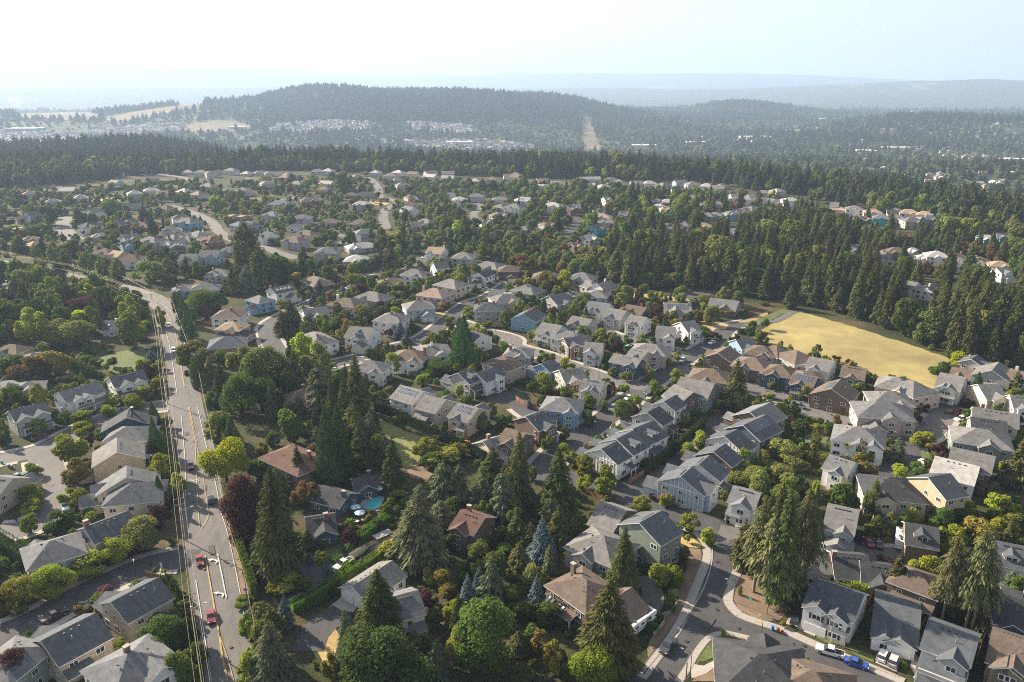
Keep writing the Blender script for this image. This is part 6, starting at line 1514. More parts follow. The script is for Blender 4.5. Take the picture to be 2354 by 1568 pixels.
def g_cone(rng, n, leaf, prof, lumps=.12, up=.6):
    """dense evergreen: leaf sprays over a lumpy body of revolution, prof = [(z, r)]"""
    pz, pr = np.array([p[0] for p in prof]), np.array([p[1] for p in prof])
    zs = np.linspace(pz[0], pz[-1], 200); cdf = np.cumsum(np.interp(zs, pz, pr) + .02); cdf /= cdf[-1]
    z = np.interp(rng.uniform(0, 1, n), cdf, zs); a = rng.uniform(0, 2 * pi, n)
    lump = 1 + lumps * np.sin(a * 5 + z * 17) * np.sin(z * 31 + a * 2) + lumps * .8 * np.sin(a * 9 - z * 43)
    r = np.interp(z, pz, pr) * lump * rng.uniform(.72, 1.06, n)
    c = np.stack([r * np.cos(a), r * np.sin(a), z], 1)
    nrm = unit(np.stack([np.cos(a), np.sin(a), np.full(n, .25)], 1) + rng.normal(size=(n, 3)) * .45)
    t = unit(np.stack([np.cos(a) * .45, np.sin(a) * .45, np.full(n, up)], 1) + rng.normal(size=(n, 3)) * .35)
    s = leaf * rng.uniform(.6, 1.3, (n, 1))
    return diamonds(c, t * s, unit(np.cross(nrm, t)) * s * .42)
def trunk_mesh(kind, rng):
    b = MB()
    if kind == 'fir': b.tube([(0, 0, -.03), (0, 0, .3), (.004, 0, .65), (0, 0, .97)], [.028, .02, .012, .003], 7)
    elif kind == 'bare':
        b.tube([(0, 0, -.03), (.01, 0, .3), (.005, .01, .65), (0, 0, .99)], [.042, .034, .022, .005], 8)
        for k in range(26):
            z = rng.uniform(.22, .7); a = rng.uniform(0, 6.28); r = rng.uniform(.06, .22)
            b.tube([(0, 0, z), (r * .6 * cos(a), r * .6 * sin(a), z - .004), (r * cos(a), r * sin(a), z - .02)], [.005, .004, .002], 4, cap=False)
    else:
        b.tube([(0, 0, -.05), (.01, 0, .15), (0, .015, .32), (.02, 0, .55)], [.05, .036, .028, .012], 7)
        for k in range(6):
            a = k * 1.05 + rng.uniform(-.3, .3); z = rng.uniform(.2, .34); r = rng.uniform(.2, .32)
            b.tube([(0, 0, z), (r * .5 * cos(a), r * .5 * sin(a), z + .14), (r * cos(a), r * sin(a), z + rng.uniform(.25, .42))], [.02, .013, .004], 5, cap=False)
    return tri(b)
CONE = [(.02, .40), (.10, .50), (.3, .42), (.55, .30), (.8, .15), (.97, .03), (1, .005)]
COLUMN = [(.0, .38), (.1, .48), (.45, .5), (.75, .38), (.92, .2), (1, .02)]
POPLAR = [(.05, .25), (.15, .42), (.4, .5), (.65, .42), (.85, .25), (1, .03)]
SHRUB = [(.0, .38), (.2, .48), (.5, .47), (.75, .36), (.92, .2), (1, .04)]
LODN = [(9000, .025), (2600, .047), (520, .10)]
def crown_geo(kind, lod, seed):
    rng = np.random.default_rng(seed * 31 + lod * 7 + 3)
    n, lf = LODN[lod]
    if kind == 'broad': return g_broad(rng, n, lf, [22, 15, 9][lod])
    if kind == 'tallbroad': return g_broad(rng, n, lf, [22, 15, 9][lod], .47, .05)
    if kind == 'weep': return g_broad(rng, n, lf * 1.25, [18, 13, 8][lod], .42, .15, droop=.5)
    if kind == 'fir': return g_fir(rng, *[(54, 9, 6), (30, 8, 4), (13, 6, 2)][lod], leaf=[.85, 1.0, 1.35][lod], droop=.08)
    if kind == 'spruce': return g_fir(rng, *[(42, 10, 5), (24, 8, 4), (11, 6, 2)][lod], z0=.02, power=.95, droop=.02, leaf=[.95, 1.1, 1.35][lod], irregular=.15)
    if kind == 'cedar': return g_fir(rng, *[(38, 9, 6), (22, 7, 4), (10, 6, 2)][lod], z0=.05, power=.62, droop=.12, leaf=[.95, 1.15, 1.35][lod], irregular=.42)
    if kind == 'bare': return g_fir(rng, *[(26, 7, 6), (18, 6, 4), (9, 5, 2)][lod], z0=.38, power=.62, droop=.22, leaf=[.8, 1.0, 1.2][lod], irregular=.5)
    if kind == 'cone': return g_cone(rng, [5000, 1900, 420][lod], [.030, .05, .10][lod], CONE)
    if kind == 'column': return g_cone(rng, [2600, 1000, 260][lod], [.05, .075, .13][lod], COLUMN, .08, 1.2)
    if kind == 'poplar': return g_cone(rng, [3600, 1300, 320][lod], [.045, .07, .13][lod], POPLAR, .16, .5)
    return g_cone(rng, [1500, 600, 160][lod], [.075, .11, .2][lod], SHRUB, .12, .4)
NVAR = {'broad': 5, 'tallbroad': 3, 'fir': 7, 'cedar': 3, 'shrub': 3}
def crown_mesh(kind, lod, var):
    m = 'needle' if kind in ('fir', 'spruce', 'cedar', 'bare', 'cone', 'column') else 'leaf'
    return cached(('crown', kind, lod, var), lambda: np_mesh('crown', [(*crown_geo(kind, lod, var + 1), 0)], [m]))
TRK = {'fir': 'fir', 'spruce': 'fir', 'cedar': 'fir', 'bare': 'bare', 'cone': 'fir', 'column': 'fir', 'poplar': 'fir'}
def trunk_of(kind):
    k = TRK.get(kind, 'broad')
    return cached(('trunk', k), lambda: np_mesh('trunk', [(*trunk_mesh(k, np.random.default_rng(5)), 0)], ['palebark' if k == 'bare' else 'bark']))
def whole_mesh(kind, lod, var):
    m = 'needle' if kind in ('fir', 'spruce', 'cedar', 'bare', 'cone', 'column') else 'leaf'
    k = TRK.get(kind, 'broad')
    return cached(('whole', kind, lod, var), lambda: np_mesh('tree', [(*crown_geo(kind, lod, var + 1), 0), (*trunk_mesh(k, np.random.default_rng(5)), 1)], [m, 'bark']))
# code: mesh kind, object name, category, phrase, colour, usual width / height
KIND = {
 'F': ('fir', 'fir_tree', 'tree', 'dark fir', (.10, .112, .038), .38), 'T': ('bare', 'tall_fir', 'tree', 'pale bare-trunked fir', (.15, .155, .065), .32),
 'S': ('spruce', 'spruce_tree', 'tree', 'blue-grey spruce', (.11, .15, .16), .5), 'Q': ('cone', 'cone_shaped_evergreen', 'tree', 'dense cone-shaped evergreen', (.06, .11, .04), .42),
 'C': ('column', 'cypress', 'tree', 'narrow columnar cypress', (.08, .115, .03), .26), 'K': ('poplar', 'poplar', 'tree', 'upright poplar-shaped tree', (.085, .11, .03), .36),
 'P': ('cedar', 'cedar_tree', 'tree', 'grey-green spreading cedar', (.125, .145, .08), .55), 'M': ('broad', 'broadleaf_tree', 'tree', 'dark green leafy tree', (.095, .135, .028), .85),
 'A': ('broad', 'grey_green_tree', 'tree', 'grey-green leafy tree', (.16, .18, .05), .85), 'L': ('broad', 'lime_green_tree', 'tree', 'lime-green leafy tree', (.20, .235, .03), .72),
 'V': ('tallbroad', 'lime_green_tree', 'tree', 'bright yellow-green tree', (.30, .38, .02), .6), 'Y': ('broad', 'golden_tree', 'tree', 'golden-green leafy tree', (.215, .195, .042), .85),
 'O': ('broad', 'autumn_tree', 'tree', 'orange-tinged tree', (.20, .135, .055), .8), 'R': ('broad', 'purple_tree', 'tree', 'dark purple tree', (.075, .032, .033), .85),
 'U': ('broad', 'purple_tree', 'tree', 'dusty pink tree', (.16, .085, .085), .85), 'W': ('weep', 'weeping_tree', 'tree', 'pale weeping tree', (.165, .175, .06), .6),
 'G': ('broad', 'broadleaf_tree', 'tree', 'rich green maple-like tree', (.06, .090, .026), .9), 'H': ('shrub', 'shrub', 'shrub', 'rounded green shrub', (.09, .14, .03), 1.1),
}
TREE_RECS = []   # code, x, y, z, h, w, dist, photo x
_grid = {}
def near_tree(x, y, w):
    r = .5 * w; i, j = int(x // 12), int(y // 12)
    for a in (-1, 0, 1):
        for b in (-1, 0, 1):
            for (X, Y, W) in _grid.get((i + a, j + b), ()):
                if hypot(X - x, Y - y) < .42 * (W + w): return True
    return False
def rec_tree(code, P, h, w, place=None):
    _grid.setdefault((int(P[0] // 12), int(P[1] // 12)), []).append((P[0], P[1], w))
    TREE_RECS.append([code, P[0], P[1], P[2], h, w, hypot(P[0], P[1]), proj((P[0], P[1], P[2] + h * .6)), place])
def pxm(P):    # photo pixels (2353 wide) per metre at a place
    return FOC / (P[1] * CP + (CAM_H - P[2]) * SP)
t = (0, 0)
for ln in TREES.split('\n'):
    ln = ln.strip()
    if not ln: continue
    if ln[0] == '@': t = tuple(int(q) for q in ln[1:].split(',')); continue
    for it in ln.split(';'):
        x, yb, yt, code, w = it.split(); x, yb, yt, w = float(x), float(yb), float(yt), float(w)
        if w < 10: continue
        wpx = w / 4
        q = D(*t, x, yb); qt = D(*t, x, yt)
        # the foot of the trunk stands behind the lowest visible leaves by about half the crown
        P = gp(*q); W = wpx / pxm(P)
        if code not in 'CKQFSTP': P = gp(q[0], q[1] - .22 * wpx * .5)
        lo, hi = .5, 75
        for _ in range(30):
            h = (lo + hi) / 2
            if proj((P.x, P.y, P.z + h))[1] > qt[1]: lo = h
            else: hi = h
        rec_tree(code, P, h, W * (1.22 if code not in 'CKQFSTP' else 1.1))
NO_TREES = [[(p.x, p.y) for p in poly_w(pts)] for nm, m, pts in PATCH if nm in ('mown_field', 'meadow', 'tennis_court', 'driveway_pavement', 'patio', 'yard', 'crop_rows')]
NO_TREES.append([(p.x, p.y) for p in poly_w(route('@1,2 1100,690 1230,760 1400,840 1590,890 1480,940 1440,1000 1510,1060 1500,1140 1380,1170 1300,1100 1270,960 1150,830'))])
HP = np.array([(rec[3][0], rec[3][1], rec[4]) for rec in PENDING])
def hides_house(x, y, z, h, w):
    """the photograph shows these houses in clear view: no chance-planted tree may stand in the line of sight"""
    b, t_ = proj((x, y, z)), proj((x, y, z + h)); s_ = w * .42 * pxm((x, y, z)) + np.where(HP[:, 2] > 420, 2600 / HP[:, 2], 3)
    return bool(((HP[:, 2] > hypot(x, y) + 4) & (np.abs(HP[:, 0] - b[0]) < s_) & (HP[:, 1] > t_[1] - 1) & (HP[:, 1] < b[1])).any())
FILLW = []
def fill(name, s, per_ha, kinds, hr, place, rng):
    pts = [tuple(float(q) for q in w.split(',')) for w in s.split()]
    W = [gp(*p) for p in pts]; poly = [(p.x, p.y) for p in W]
    FILLW.append((poly, place))
    xs, ys = [p[0] for p in poly], [p[1] for p in poly]
    area = .5 * abs(sum(poly[i][0] * poly[i - 1][1] - poly[i - 1][0] * poly[i][1] for i in range(len(poly))))
    n = int(area / 1e4 * per_ha); got = tries = 0
    while got < n and tries < n * 6:
        m = 400
        X, Y = rng.uniform(min(xs), max(xs), m), rng.uniform(min(ys), max(ys), m)
        ok = inside(X, Y, poly)
        for P in NO_TREES: ok &= ~inside(X, Y, P)
        tries += int(ok.sum()) + 20
        for x, y in zip(X[ok], Y[ok]):
            code = kinds[rng.integers(len(kinds))]; h = rng.uniform(*hr)
            if code in 'RSOY': h *= .75
            w = h * KIND[code][5] * rng.uniform(.85, 1.2)
            if near_tree(x, y, w * .8) or house_gap(x, y) < w * .28 or road_gap(x, y) < w * .3 + 1.5 or hides_house(x, y, tz(x, y), h, w): continue
            rec_tree(code, (x, y, tz(x, y)), h, w, place); got += 1
            if got >= n: break
rngf = np.random.default_rng(11)
for F_ in FILL: fill(*F_, rngf)
for s, per in SHRUBS: fill('s', s, per, 'HHHHMLY', (1.2, 3.4), None, rngf)

# ------------------------------------------------------------------ individual trees; the smallest of a kind beyond 300 join one wood
def lod_of(r):
    wp = max(r[5], r[4] * .5) * pxm(r[1:4]) * .435
    return 0 if wp > 38 else 1 if wp > 13 else 2
by = {}
for r in TREE_RECS: by.setdefault(KIND[r[0]][1], []).append(r)
ALONE, CROWD = [], []
for nm, lst in by.items():
    lst.sort(key=lambda r: -r[4] * pxm(r[1:4]))
    ALONE += lst[:290]; CROWD += lst[290:]
def place_of(r):
    if HREF:
        d = [(hypot(r[1] - x, r[2] - y) - rr, k) for k, (x, y, n, rr) in enumerate(HREF)]
        g, k = min(d)
        if g < 9 and len(HREF[k][2].split()) <= 8:
            x, y, n, rr = HREF[k]
            return ('in front of the ' if r[2] < y - rr * .6 else 'behind the ' if r[2] > y + rr * .6 else 'beside the ') + n
    if r[8]: return r[8]
    for poly, pl in FILLW:
        if pl and inside(np.array([r[1]]), np.array([r[2]]), poly)[0]: return pl
    for nm in LANDMARKS:
        if hypot(r[1] - nm[0], r[2] - nm[1]) < nm[2]: return nm[3]
    return zone(*r[7])
LANDMARKS = [(*tp((0, 2), 1750, 900).xy, 22, 'along the main road'), (*tp((0, 3), 1900, 700).xy, 22, 'along the main road'), (*tp((0, 3), 700, 760).xy, 26, 'along the shaded side street'),
             (*tp((1, 3), 800, 500).xy, 22, 'around the estate drive'), (*tp((2, 3), 1500, 900).xy, 30, 'on the slope by the dark curved road'), (*tp((1, 2), 1350, 950).xy, 30, 'around the small golden meadow'),
             (*tp((0, 2), 350, 1150).xy, 28, 'around the cul-de-sac'), (*tp((2, 2), 800, 1350).xy, 40, 'on the street below the alley'), (*tp((3, 3), 700, 1350).xy, 40, 'by the new houses')]
groups = {}
for r in ALONE:
    k = KIND[r[0]]; ph = k[3]
    if k[0] == 'shrub': pass
    elif r[4] > 22: ph = 'towering ' + ph
    elif r[4] > 13: ph = 'tall ' + ph
    elif r[4] < 4.5: ph = 'small ' + ph
    groups.setdefault((ph, place_of(r)), []).append(r)
import re
def words_n(s): return len(re.findall(r"[A-Za-z0-9][A-Za-z0-9'-]*", s))
for (ph, pl), lst in groups.items():
    lst.sort(key=lambda r: r[7][0])
    for k, r in enumerate(lst):
        lab = f'{ph} {pl}' if len(lst) == 1 else f'{ordinal(k + 1)} {ph} from the left {pl}'
        if words_n(lab) > 16: lab = lab.replace(' from the left', ' from left').replace('leafy ', '').replace('in front of', 'before')
        if words_n(lab) > 16: lab = lab.replace('spreading ', '').replace(' the ', ' ').replace('dense ', '').replace('pale ', '')
        r.append(lab)
_rt = random.Random(3)
def plant(r):
    code, x, y, z, h, w = r[:6]; mk, nm, cat, ph, col, _ = KIND[code]
    lod = lod_of(r); var = _rt.randrange(NVAR.get(mk, 2)); rz = _rt.uniform(0, 6.28)
    if mk == 'broad' and h > 1.35 * w: mk = 'tallbroad'; var = var % 3
    lean = (_rt.uniform(-.02, .02), _rt.uniform(-.02, .02), rz)
    if lod == 2 or nm == 'shrub':
        o = ob(nm, crown_mesh(mk, lod, var) if nm == 'shrub' else whole_mesh(mk, lod, var), None, (x, y, z), lean, (w, w, h), col)
    else:
        o = empty(nm, (x, y, z), 0); o.rotation_euler = lean; o.scale = (w, w, h)
        ob('crown', crown_mesh(mk, lod, var), o, color=col); ob('trunk', trunk_of(mk), o)
    tag(o, r[9], cat, nm.replace('_', ' ') + 's of the suburb' if nm != 'cypress' else 'cypresses of the suburb')
for r in ALONE: plant(r)

# ------------------------------------------------------------------ woods that nobody would count: instanced trees, one object per kind
UNSEEN = {}
def scatter(name, mk, col, pts, sizes, lod=2, var=0):
    """pts n x 3, sizes n x 2 (width, height)"""
    src = bpy.data.objects.new('source_' + mk, whole_mesh(mk, lod, var)); src.color = (*col, 1)
    n = len(pts)
    me = bpy.data.meshes.new(name); me.vertices.add(n); me.vertices.foreach_set('co', np.asarray(pts, np.float32).reshape(-1))
    for an, arr in (('rot', np.stack([np.zeros(n), np.zeros(n), rngf.uniform(0, 6.28, n)], 1)), ('siz', np.stack([sizes[:, 0], sizes[:, 0], sizes[:, 1]], 1))):
        a = me.attributes.new(an, 'FLOAT_VECTOR', 'POINT'); a.data.foreach_set('vector', arr.astype(np.float32).reshape(-1))
    o = tag(ob(name, me, color=col), kind='stuff')
    ng = bpy.data.node_groups.new(name, 'GeometryNodeTree')
    ng.interface.new_socket('Geometry', in_out='INPUT', socket_type='NodeSocketGeometry'); ng.interface.new_socket('Geometry', in_out='OUTPUT', socket_type='NodeSocketGeometry')
    N, Lk = ng.nodes, ng.links
    gi, go = N.new('NodeGroupInput'), N.new('NodeGroupOutput'); ip = N.new('GeometryNodeInstanceOnPoints'); oi = N.new('GeometryNodeObjectInfo')
    oi.inputs['Object'].default_value = src; oi.inputs['As Instance'].default_value = True
    ar, asz = N.new('GeometryNodeInputNamedAttribute'), N.new('GeometryNodeInputNamedAttribute')
    for q, nm2 in ((ar, 'rot'), (asz, 'siz')): q.data_type = 'FLOAT_VECTOR'; q.inputs['Name'].default_value = nm2
    Lk.new(gi.outputs[0], ip.inputs['Points']); Lk.new(oi.outputs['Geometry'], ip.inputs['Instance'])
    Lk.new(ar.outputs['Attribute'], ip.inputs['Rotation']); Lk.new(asz.outputs['Attribute'], ip.inputs['Scale'])
    Lk.new(ip.outputs[0], go.inputs[0])
    md = o.modifiers.new('scatter', 'NODES'); md.node_group = ng
cr = {}
for r in CROWD: cr.setdefault(r[0], []).append(r)
for code, lst in cr.items():
    k = KIND[code]
    for v in range(6):
        lo = v // 2; L_ = [r for r in lst if lod_of(r) == lo][v % 2::2]
        if L_: scatter(k[1].replace('_tree', '').replace('tall_fir', 'fir') + ('_undergrowth' if k[0] == 'shrub' else '_woods'), k[0], k[4], np.array([r[1:4] for r in L_]), np.array([(r[5], r[4]) for r in L_]), lo, v % 2)

# valley town: little houses in clusters, then the woods around them
rt = random.Random(21)
blocked = set()
def town_cluster(poly, n, seed):
    rr = random.Random(seed); xs = [p[0] for p in poly]; ys = [p[1] for p in poly]; k = 0
    base = rr.uniform(0, pi)
    while k < n:
        x, y = rr.uniform(min(xs), max(xs)), rr.uniform(min(ys), max(ys))
        if not inside(np.array([x]), np.array([y]), poly)[0]: continue
        P = gp(x, y); k += 1
        if P.y < 700: continue
        town.house(P.x, P.y, P.z, base + rr.choice((0, pi / 2)) + rr.uniform(-.2, .2), rr.uniform(10, 16), rr.uniform(9, 12), rr.choice((3, 5.4, 5.4)), rr.choice((0, 0, 1, 2)), rr.choice((0, 0, 1, 2, 3)), rr.random() < .3)
        
        for a in (range(-1, 2) if seed < 10 else (0,)): blocked.add((int(P.x // 16) + a, int(P.y // 16))); blocked.add((int(P.x // 16) + a, int(P.y // 16) - 1))
CL = [([(640, 285), (760, 278), (850, 282), (840, 300), (700, 310), (610, 305)], 170), ([(935, 280), (1090, 290), (1080, 310), (1010, 306), (950, 296)], 130), ([(930, 326), (1100, 322), (1230, 335), (1220, 350), (1000, 350), (940, 340)], 150),
      ([(0, 305), (170, 308), (200, 322), (120, 335), (0, 335)], 220), ([(210, 292), (420, 286), (430, 298), (300, 318), (220, 315)], 130), ([(520, 315), (900, 310), (920, 345), (620, 350), (560, 335)], 120),
      ([(1400, 330), (1900, 320), (2353, 340), (2353, 380), (1900, 400), (1500, 380)], 170), ([(1900, 370), (2353, 350), (2500, 420), (2353, 470), (2100, 440)], 90), ([(1800, 290), (2353, 285), (2353, 335), (1900, 320)], 120), ([(1600, 280), (1840, 300), (1760, 330), (1560, 330)], 70)]
for k, (poly, n) in enumerate(CL): town_cluster(poly, int(n * (1.8 if k < 5 else 1)), k + 5)
tag(ob('town_houses', town.b.me('town_houses', TMATS)), kind='stuff')
def big_building(px, py, wpx, dep, h, col, label, roofc=None):
    P = gp(px, py); w = wpx / pxm(P)
    o = empty('long_building', (P.x, P.y, P.z), rt.uniform(-.15, .15))
    ob('wall', MB().box(-w / 2, w / 2, -dep / 2, dep / 2, -4, h).me('wall', ['wall']), o, color=col)
    ob('roof', MB().box(-w / 2 - .4, w / 2 + .4, -dep / 2 - .4, dep / 2 + .4, h, h + .6).box(-w * .2, -w * .05, -3, 3, h + .6, h + 2.2).me('roof', ['roof']), o, color=roofc or (.55, .54, .52))
    for k in range(6): ob('window', PN, o, ((k - 2.5) * w / 6.5, -dep / 2 - .03, h * .55), (0, 0, 0), (w / 9, 1, h * .3))
    tag(o, label, 'building', 'long buildings in the valley')
    for a in np.arange(-w / 2 - 10, w / 2 + 10, 8):
        for b in range(0, 3): blocked.add((int((P.x + a) // 16), int(P.y // 16) - b))
for a in ((1480, 339, 55, 40, 8, (.5, .47, .44), 'long pale building just east of the mown power-line strip'), (1600, 332, 50, 50, 9, (.5, .45, .40), 'brownish building with white roof in the valley'), (1735, 319, 70, 40, 8, (.62, .61, .6), 'widest white-roofed building in the valley woods'),
          (1850, 322, 45, 40, 7, (.62, .61, .6), 'low white building right of the widest one'), (1820, 304, 60, 40, 8, (.66, .65, .62), 'white church-like building amid valley firs'), (1905, 276, 40, 40, 8, (.6, .6, .6), 'thin white building near the far low hill'),
          (1055, 333, 60, 40, 9, (.5, .5, .5), 'white-roofed hall below the grey townhouses'), (60, 302, 70, 80, 12, (.25, .26, .30), 'large dark grey hall in the hazy left valley'), (545, 296, 36, 30, 7, (.6, .6, .58), 'pale shed beside the tan clearing'),
          (2060, 345, 60, 40, 8, (.55, .52, .5), 'flat pale building among right-hand valley trees'), (1990, 352, 40, 40, 8, (.6, .58, .56), 'small white block among right-hand valley trees'), (2330, 372, 60, 30, 8, (.6, .58, .55), 'long pale row at the far right valley edge')): big_building(*a)
for k in range(5): big_building(105 + k * 28, 311 + (k % 2) * 3, 20, 18, 14, (.42, .44, .48), f'{ordinal(k + 1)} grey apartment block from the left in the hazy valley', (.3, .3, .3))
def valley_woods(n):
    az = rngf.uniform(radians(-38), radians(38), n); re = np.interp(az, EA, ER)
    r = re - 45 + rngf.uniform(0, 1, n) ** 1.15 * (7200 - re)
    x, y = r * np.sin(az), r * np.cos(az); z = terrain(x, y)
    zc = y * CP - (z - CAM_H) * SP; px = 1176.5 + FOC * x / zc; py = 784 - FOC * (y * SP + (z - CAM_H) * CP) / zc
    ok = np.ones(n, bool)
    for P in FAR_FIELDS: ok &= ~inside(px, py, P)
    gapn = np.sin(x / 61) + .7 * np.sin(x / 23 + y / 90)
    ok &= ~((r < re + 280) & (gapn < .45) & (rngf.uniform(0, 1, n) < .8))
    nearb = np.nonzero(r < re + 450)[0]
    for q in nearb:
        if house_gap(x[q], y[q]) < 6 or road_gap(x[q], y[q]) < 4 or hides_house(x[q], y[q], z[q], 22, 8): ok[q] = False
    bl = np.fromiter(((int(a // 16), int(b // 16)) in blocked for a, b in zip(x, y)), bool, n)
    ok &= ~bl
    dens = np.sin(x / 310 + 1) * np.sin(y / 270) + .6 * np.sin(x / 97 + y / 140)
    hill = z > -40
    fir = (rngf.uniform(0, 1, n) < np.where(hill, .8, np.where(r < re + 500, .5, .26 + .25 * dens)))
    ok &= hill | (rngf.uniform(0, 1, n) < .75 + .3 * dens)
    ok &= ~((px < 600) & (r > 2300) & (r < 6000) & (rngf.uniform(0, 1, n) < .6))
    P = np.stack([x, y, z], 1); big = 1 + np.clip((r - 2000) / 5000, 0, 1) * .8
    hF, hB = rngf.triangular(8, 20, 33, n) * np.minimum(big, 1.3), rngf.uniform(8, 16, n)
    for v in range(2):
        s = ok & fir & (np.arange(n) % 2 == v); scatter('fir_woods', 'fir', (.08, .095, .038), P[s], np.stack([hF[s] * .42 * big[s], hF[s]], 1), 2, v)
    for v, col in enumerate(((.09, .125, .04), (.14, .17, .05), (.20, .20, .065))):
        s = ok & ~fir & (np.arange(n) % 3 == v); scatter('broadleaf_woods', 'broad', col, P[s], np.stack([hB[s] * .9 * big[s], hB[s]], 1), 2, v)
valley_woods(100000)

# ------------------------------------------------------------------ hedges
def hedge(H, W, key, cols, s, label):
    P = smooth([gp(x, y) for x, y in route(s)], .9); rng = np.random.default_rng(len(label))
    L = sum((b - a).length for a, b in zip(P, P[1:])); n = int(min(9000, L * (W + 2 * H) * 14))
    k = rng.uniform(0, len(P) - 1.001, n); i = k.astype(int); f = (k - i)[:, None]
    A = np.array([tuple(p) for p in P]); d = unit(A[i + 1] - A[i]); c0 = A[i] * (1 - f) + A[i + 1] * f
    nrm = np.stack([-d[:, 1], d[:, 0], d[:, 2] * 0], 1)
    th = rng.uniform(-.15, pi + .15, n); prof_ = np.abs(np.cos(th)) ** (.45 if not cols else .8) * np.sign(np.cos(th))
    hz = np.clip(np.sin(th), 0, 1) ** (.4 if not cols else .6)
    mod = 1 + (.13 * np.abs(np.sin(k * 1.6)) - .1 if cols else .05 * np.sin(k * .9))
    hz = hz * (mod if cols else 1)
    c = c0 + nrm * (prof_ * W / 2 * mod * rng.uniform(.85, 1.05, n))[:, None]; c[:, 2] += hz * H * rng.uniform(.9, 1.05, n) + rng.uniform(0, 1, n) * (np.abs(prof_) > .85) * H * .9
    c[:, 2] = np.minimum(c[:, 2], c0[:, 2] + H * 1.08)
    out = unit(nrm * prof_[:, None] + np.array([0, 0, 1]) * hz[:, None] + rng.normal(size=(n, 3)) * .45)
    t_ = unit(np.cross(out, rng.normal(size=(n, 3))) + np.array([0, 0, .6 if cols else 0]))
    s_ = .22 * rng.uniform(.7, 1.4, (n, 1))
    v, fc = diamonds(c, t_ * s_, unit(np.cross(out, t_)) * s_ * .5)
    # inner body so that no light shows through
    b = MB(); sd1, sd2 = side(P, W * .36), side(P, -W * .36)
    m = len(P); vv = [tuple(p) for p in sd1] + [tuple(p) for p in sd2] + [(p.x, p.y, p.z + H * .84) for p in sd1] + [(p.x, p.y, p.z + H * .84) for p in sd2]
    ff = []
    for q in range(m - 1): ff += [(q, q + 1, 2 * m + q + 1, 2 * m + q), (m + q, 3 * m + q, 3 * m + q + 1, m + q + 1), (2 * m + q, 2 * m + q + 1, 3 * m + q + 1, 3 * m + q)]
    ff += [(0, 2 * m, 3 * m, m), (m - 1, 2 * m - 1, 4 * m - 1, 3 * m - 1)]
    b.add(vv, ff); bv, bf = tri(b)
    col = {'C': (.034, .056, .022), 'Ch': (.085, .105, .018), 'M': (.045, .068, .024), 'Hb': (.085, .145, .018)}[key]
    o = ob('hedge', np_mesh('hedge', [(v, fc, 0), (bv, bf, 0)], ['leaf']), color=col)
    tag(o, label, 'hedge', 'hedges of the suburb')
for H_ in HEDGES: hedge(*H_)
# ------------------------------------------------------------------ vehicles
CARC = {'white': (.72, .72, .71), 'silver': (.42, .43, .44), 'grey': (.16, .165, .17), 'black': (.018, .018, .02), 'red': (.20, .03, .035), 'maroon': (.14, .025, .035), 'blue': (.03, .08, .36), 'teal': (.10, .19, .22), 'dark': (.04, .045, .055)}
def extr(prof_, w, top=.0, zt=0.0):
    """side outline (x, z) drawn across the width, pulled in above zt"""
    n = len(prof_); b = MB()
    v = [(x, s * w / 2 * (1 - (top if z > zt else 0)), z) for s in (-1, 1) for x, z in prof_]
    b.add(v, [tuple(range(n)), tuple(range(2 * n - 1, n - 1, -1))] + [(k, n + k, n + (k + 1) % n, (k + 1) % n) for k in range(n)])
    return b
def wheel_me(r):
    def tyre():
        b = MB(); n = 14
        v = [(r * cos(2 * pi * q / n), y, r * sin(2 * pi * q / n)) for y in (-.11, .11) for q in range(n)]
        b.add(v, [(q, (q + 1) % n, n + (q + 1) % n, n + q) for q in range(n)] + [tuple(range(n))[::-1], tuple(range(n, 2 * n))]); return b.me('tyre', ['rubber'])
    def rim():
        b = MB(); n = 10; q_ = r * .6
        v = [(q_ * cos(2 * pi * q / n), y, q_ * sin(2 * pi * q / n)) for y in (-.12, .12) for q in range(n)]
        b.add(v, [(q, (q + 1) % n, n + (q + 1) % n, n + q) for q in range(n)] + [tuple(range(n))[::-1], tuple(range(n, 2 * n))]); return b.me('rim', ['silver'])
    return cached(('tyre', r), tyre), cached(('rim', r), rim)
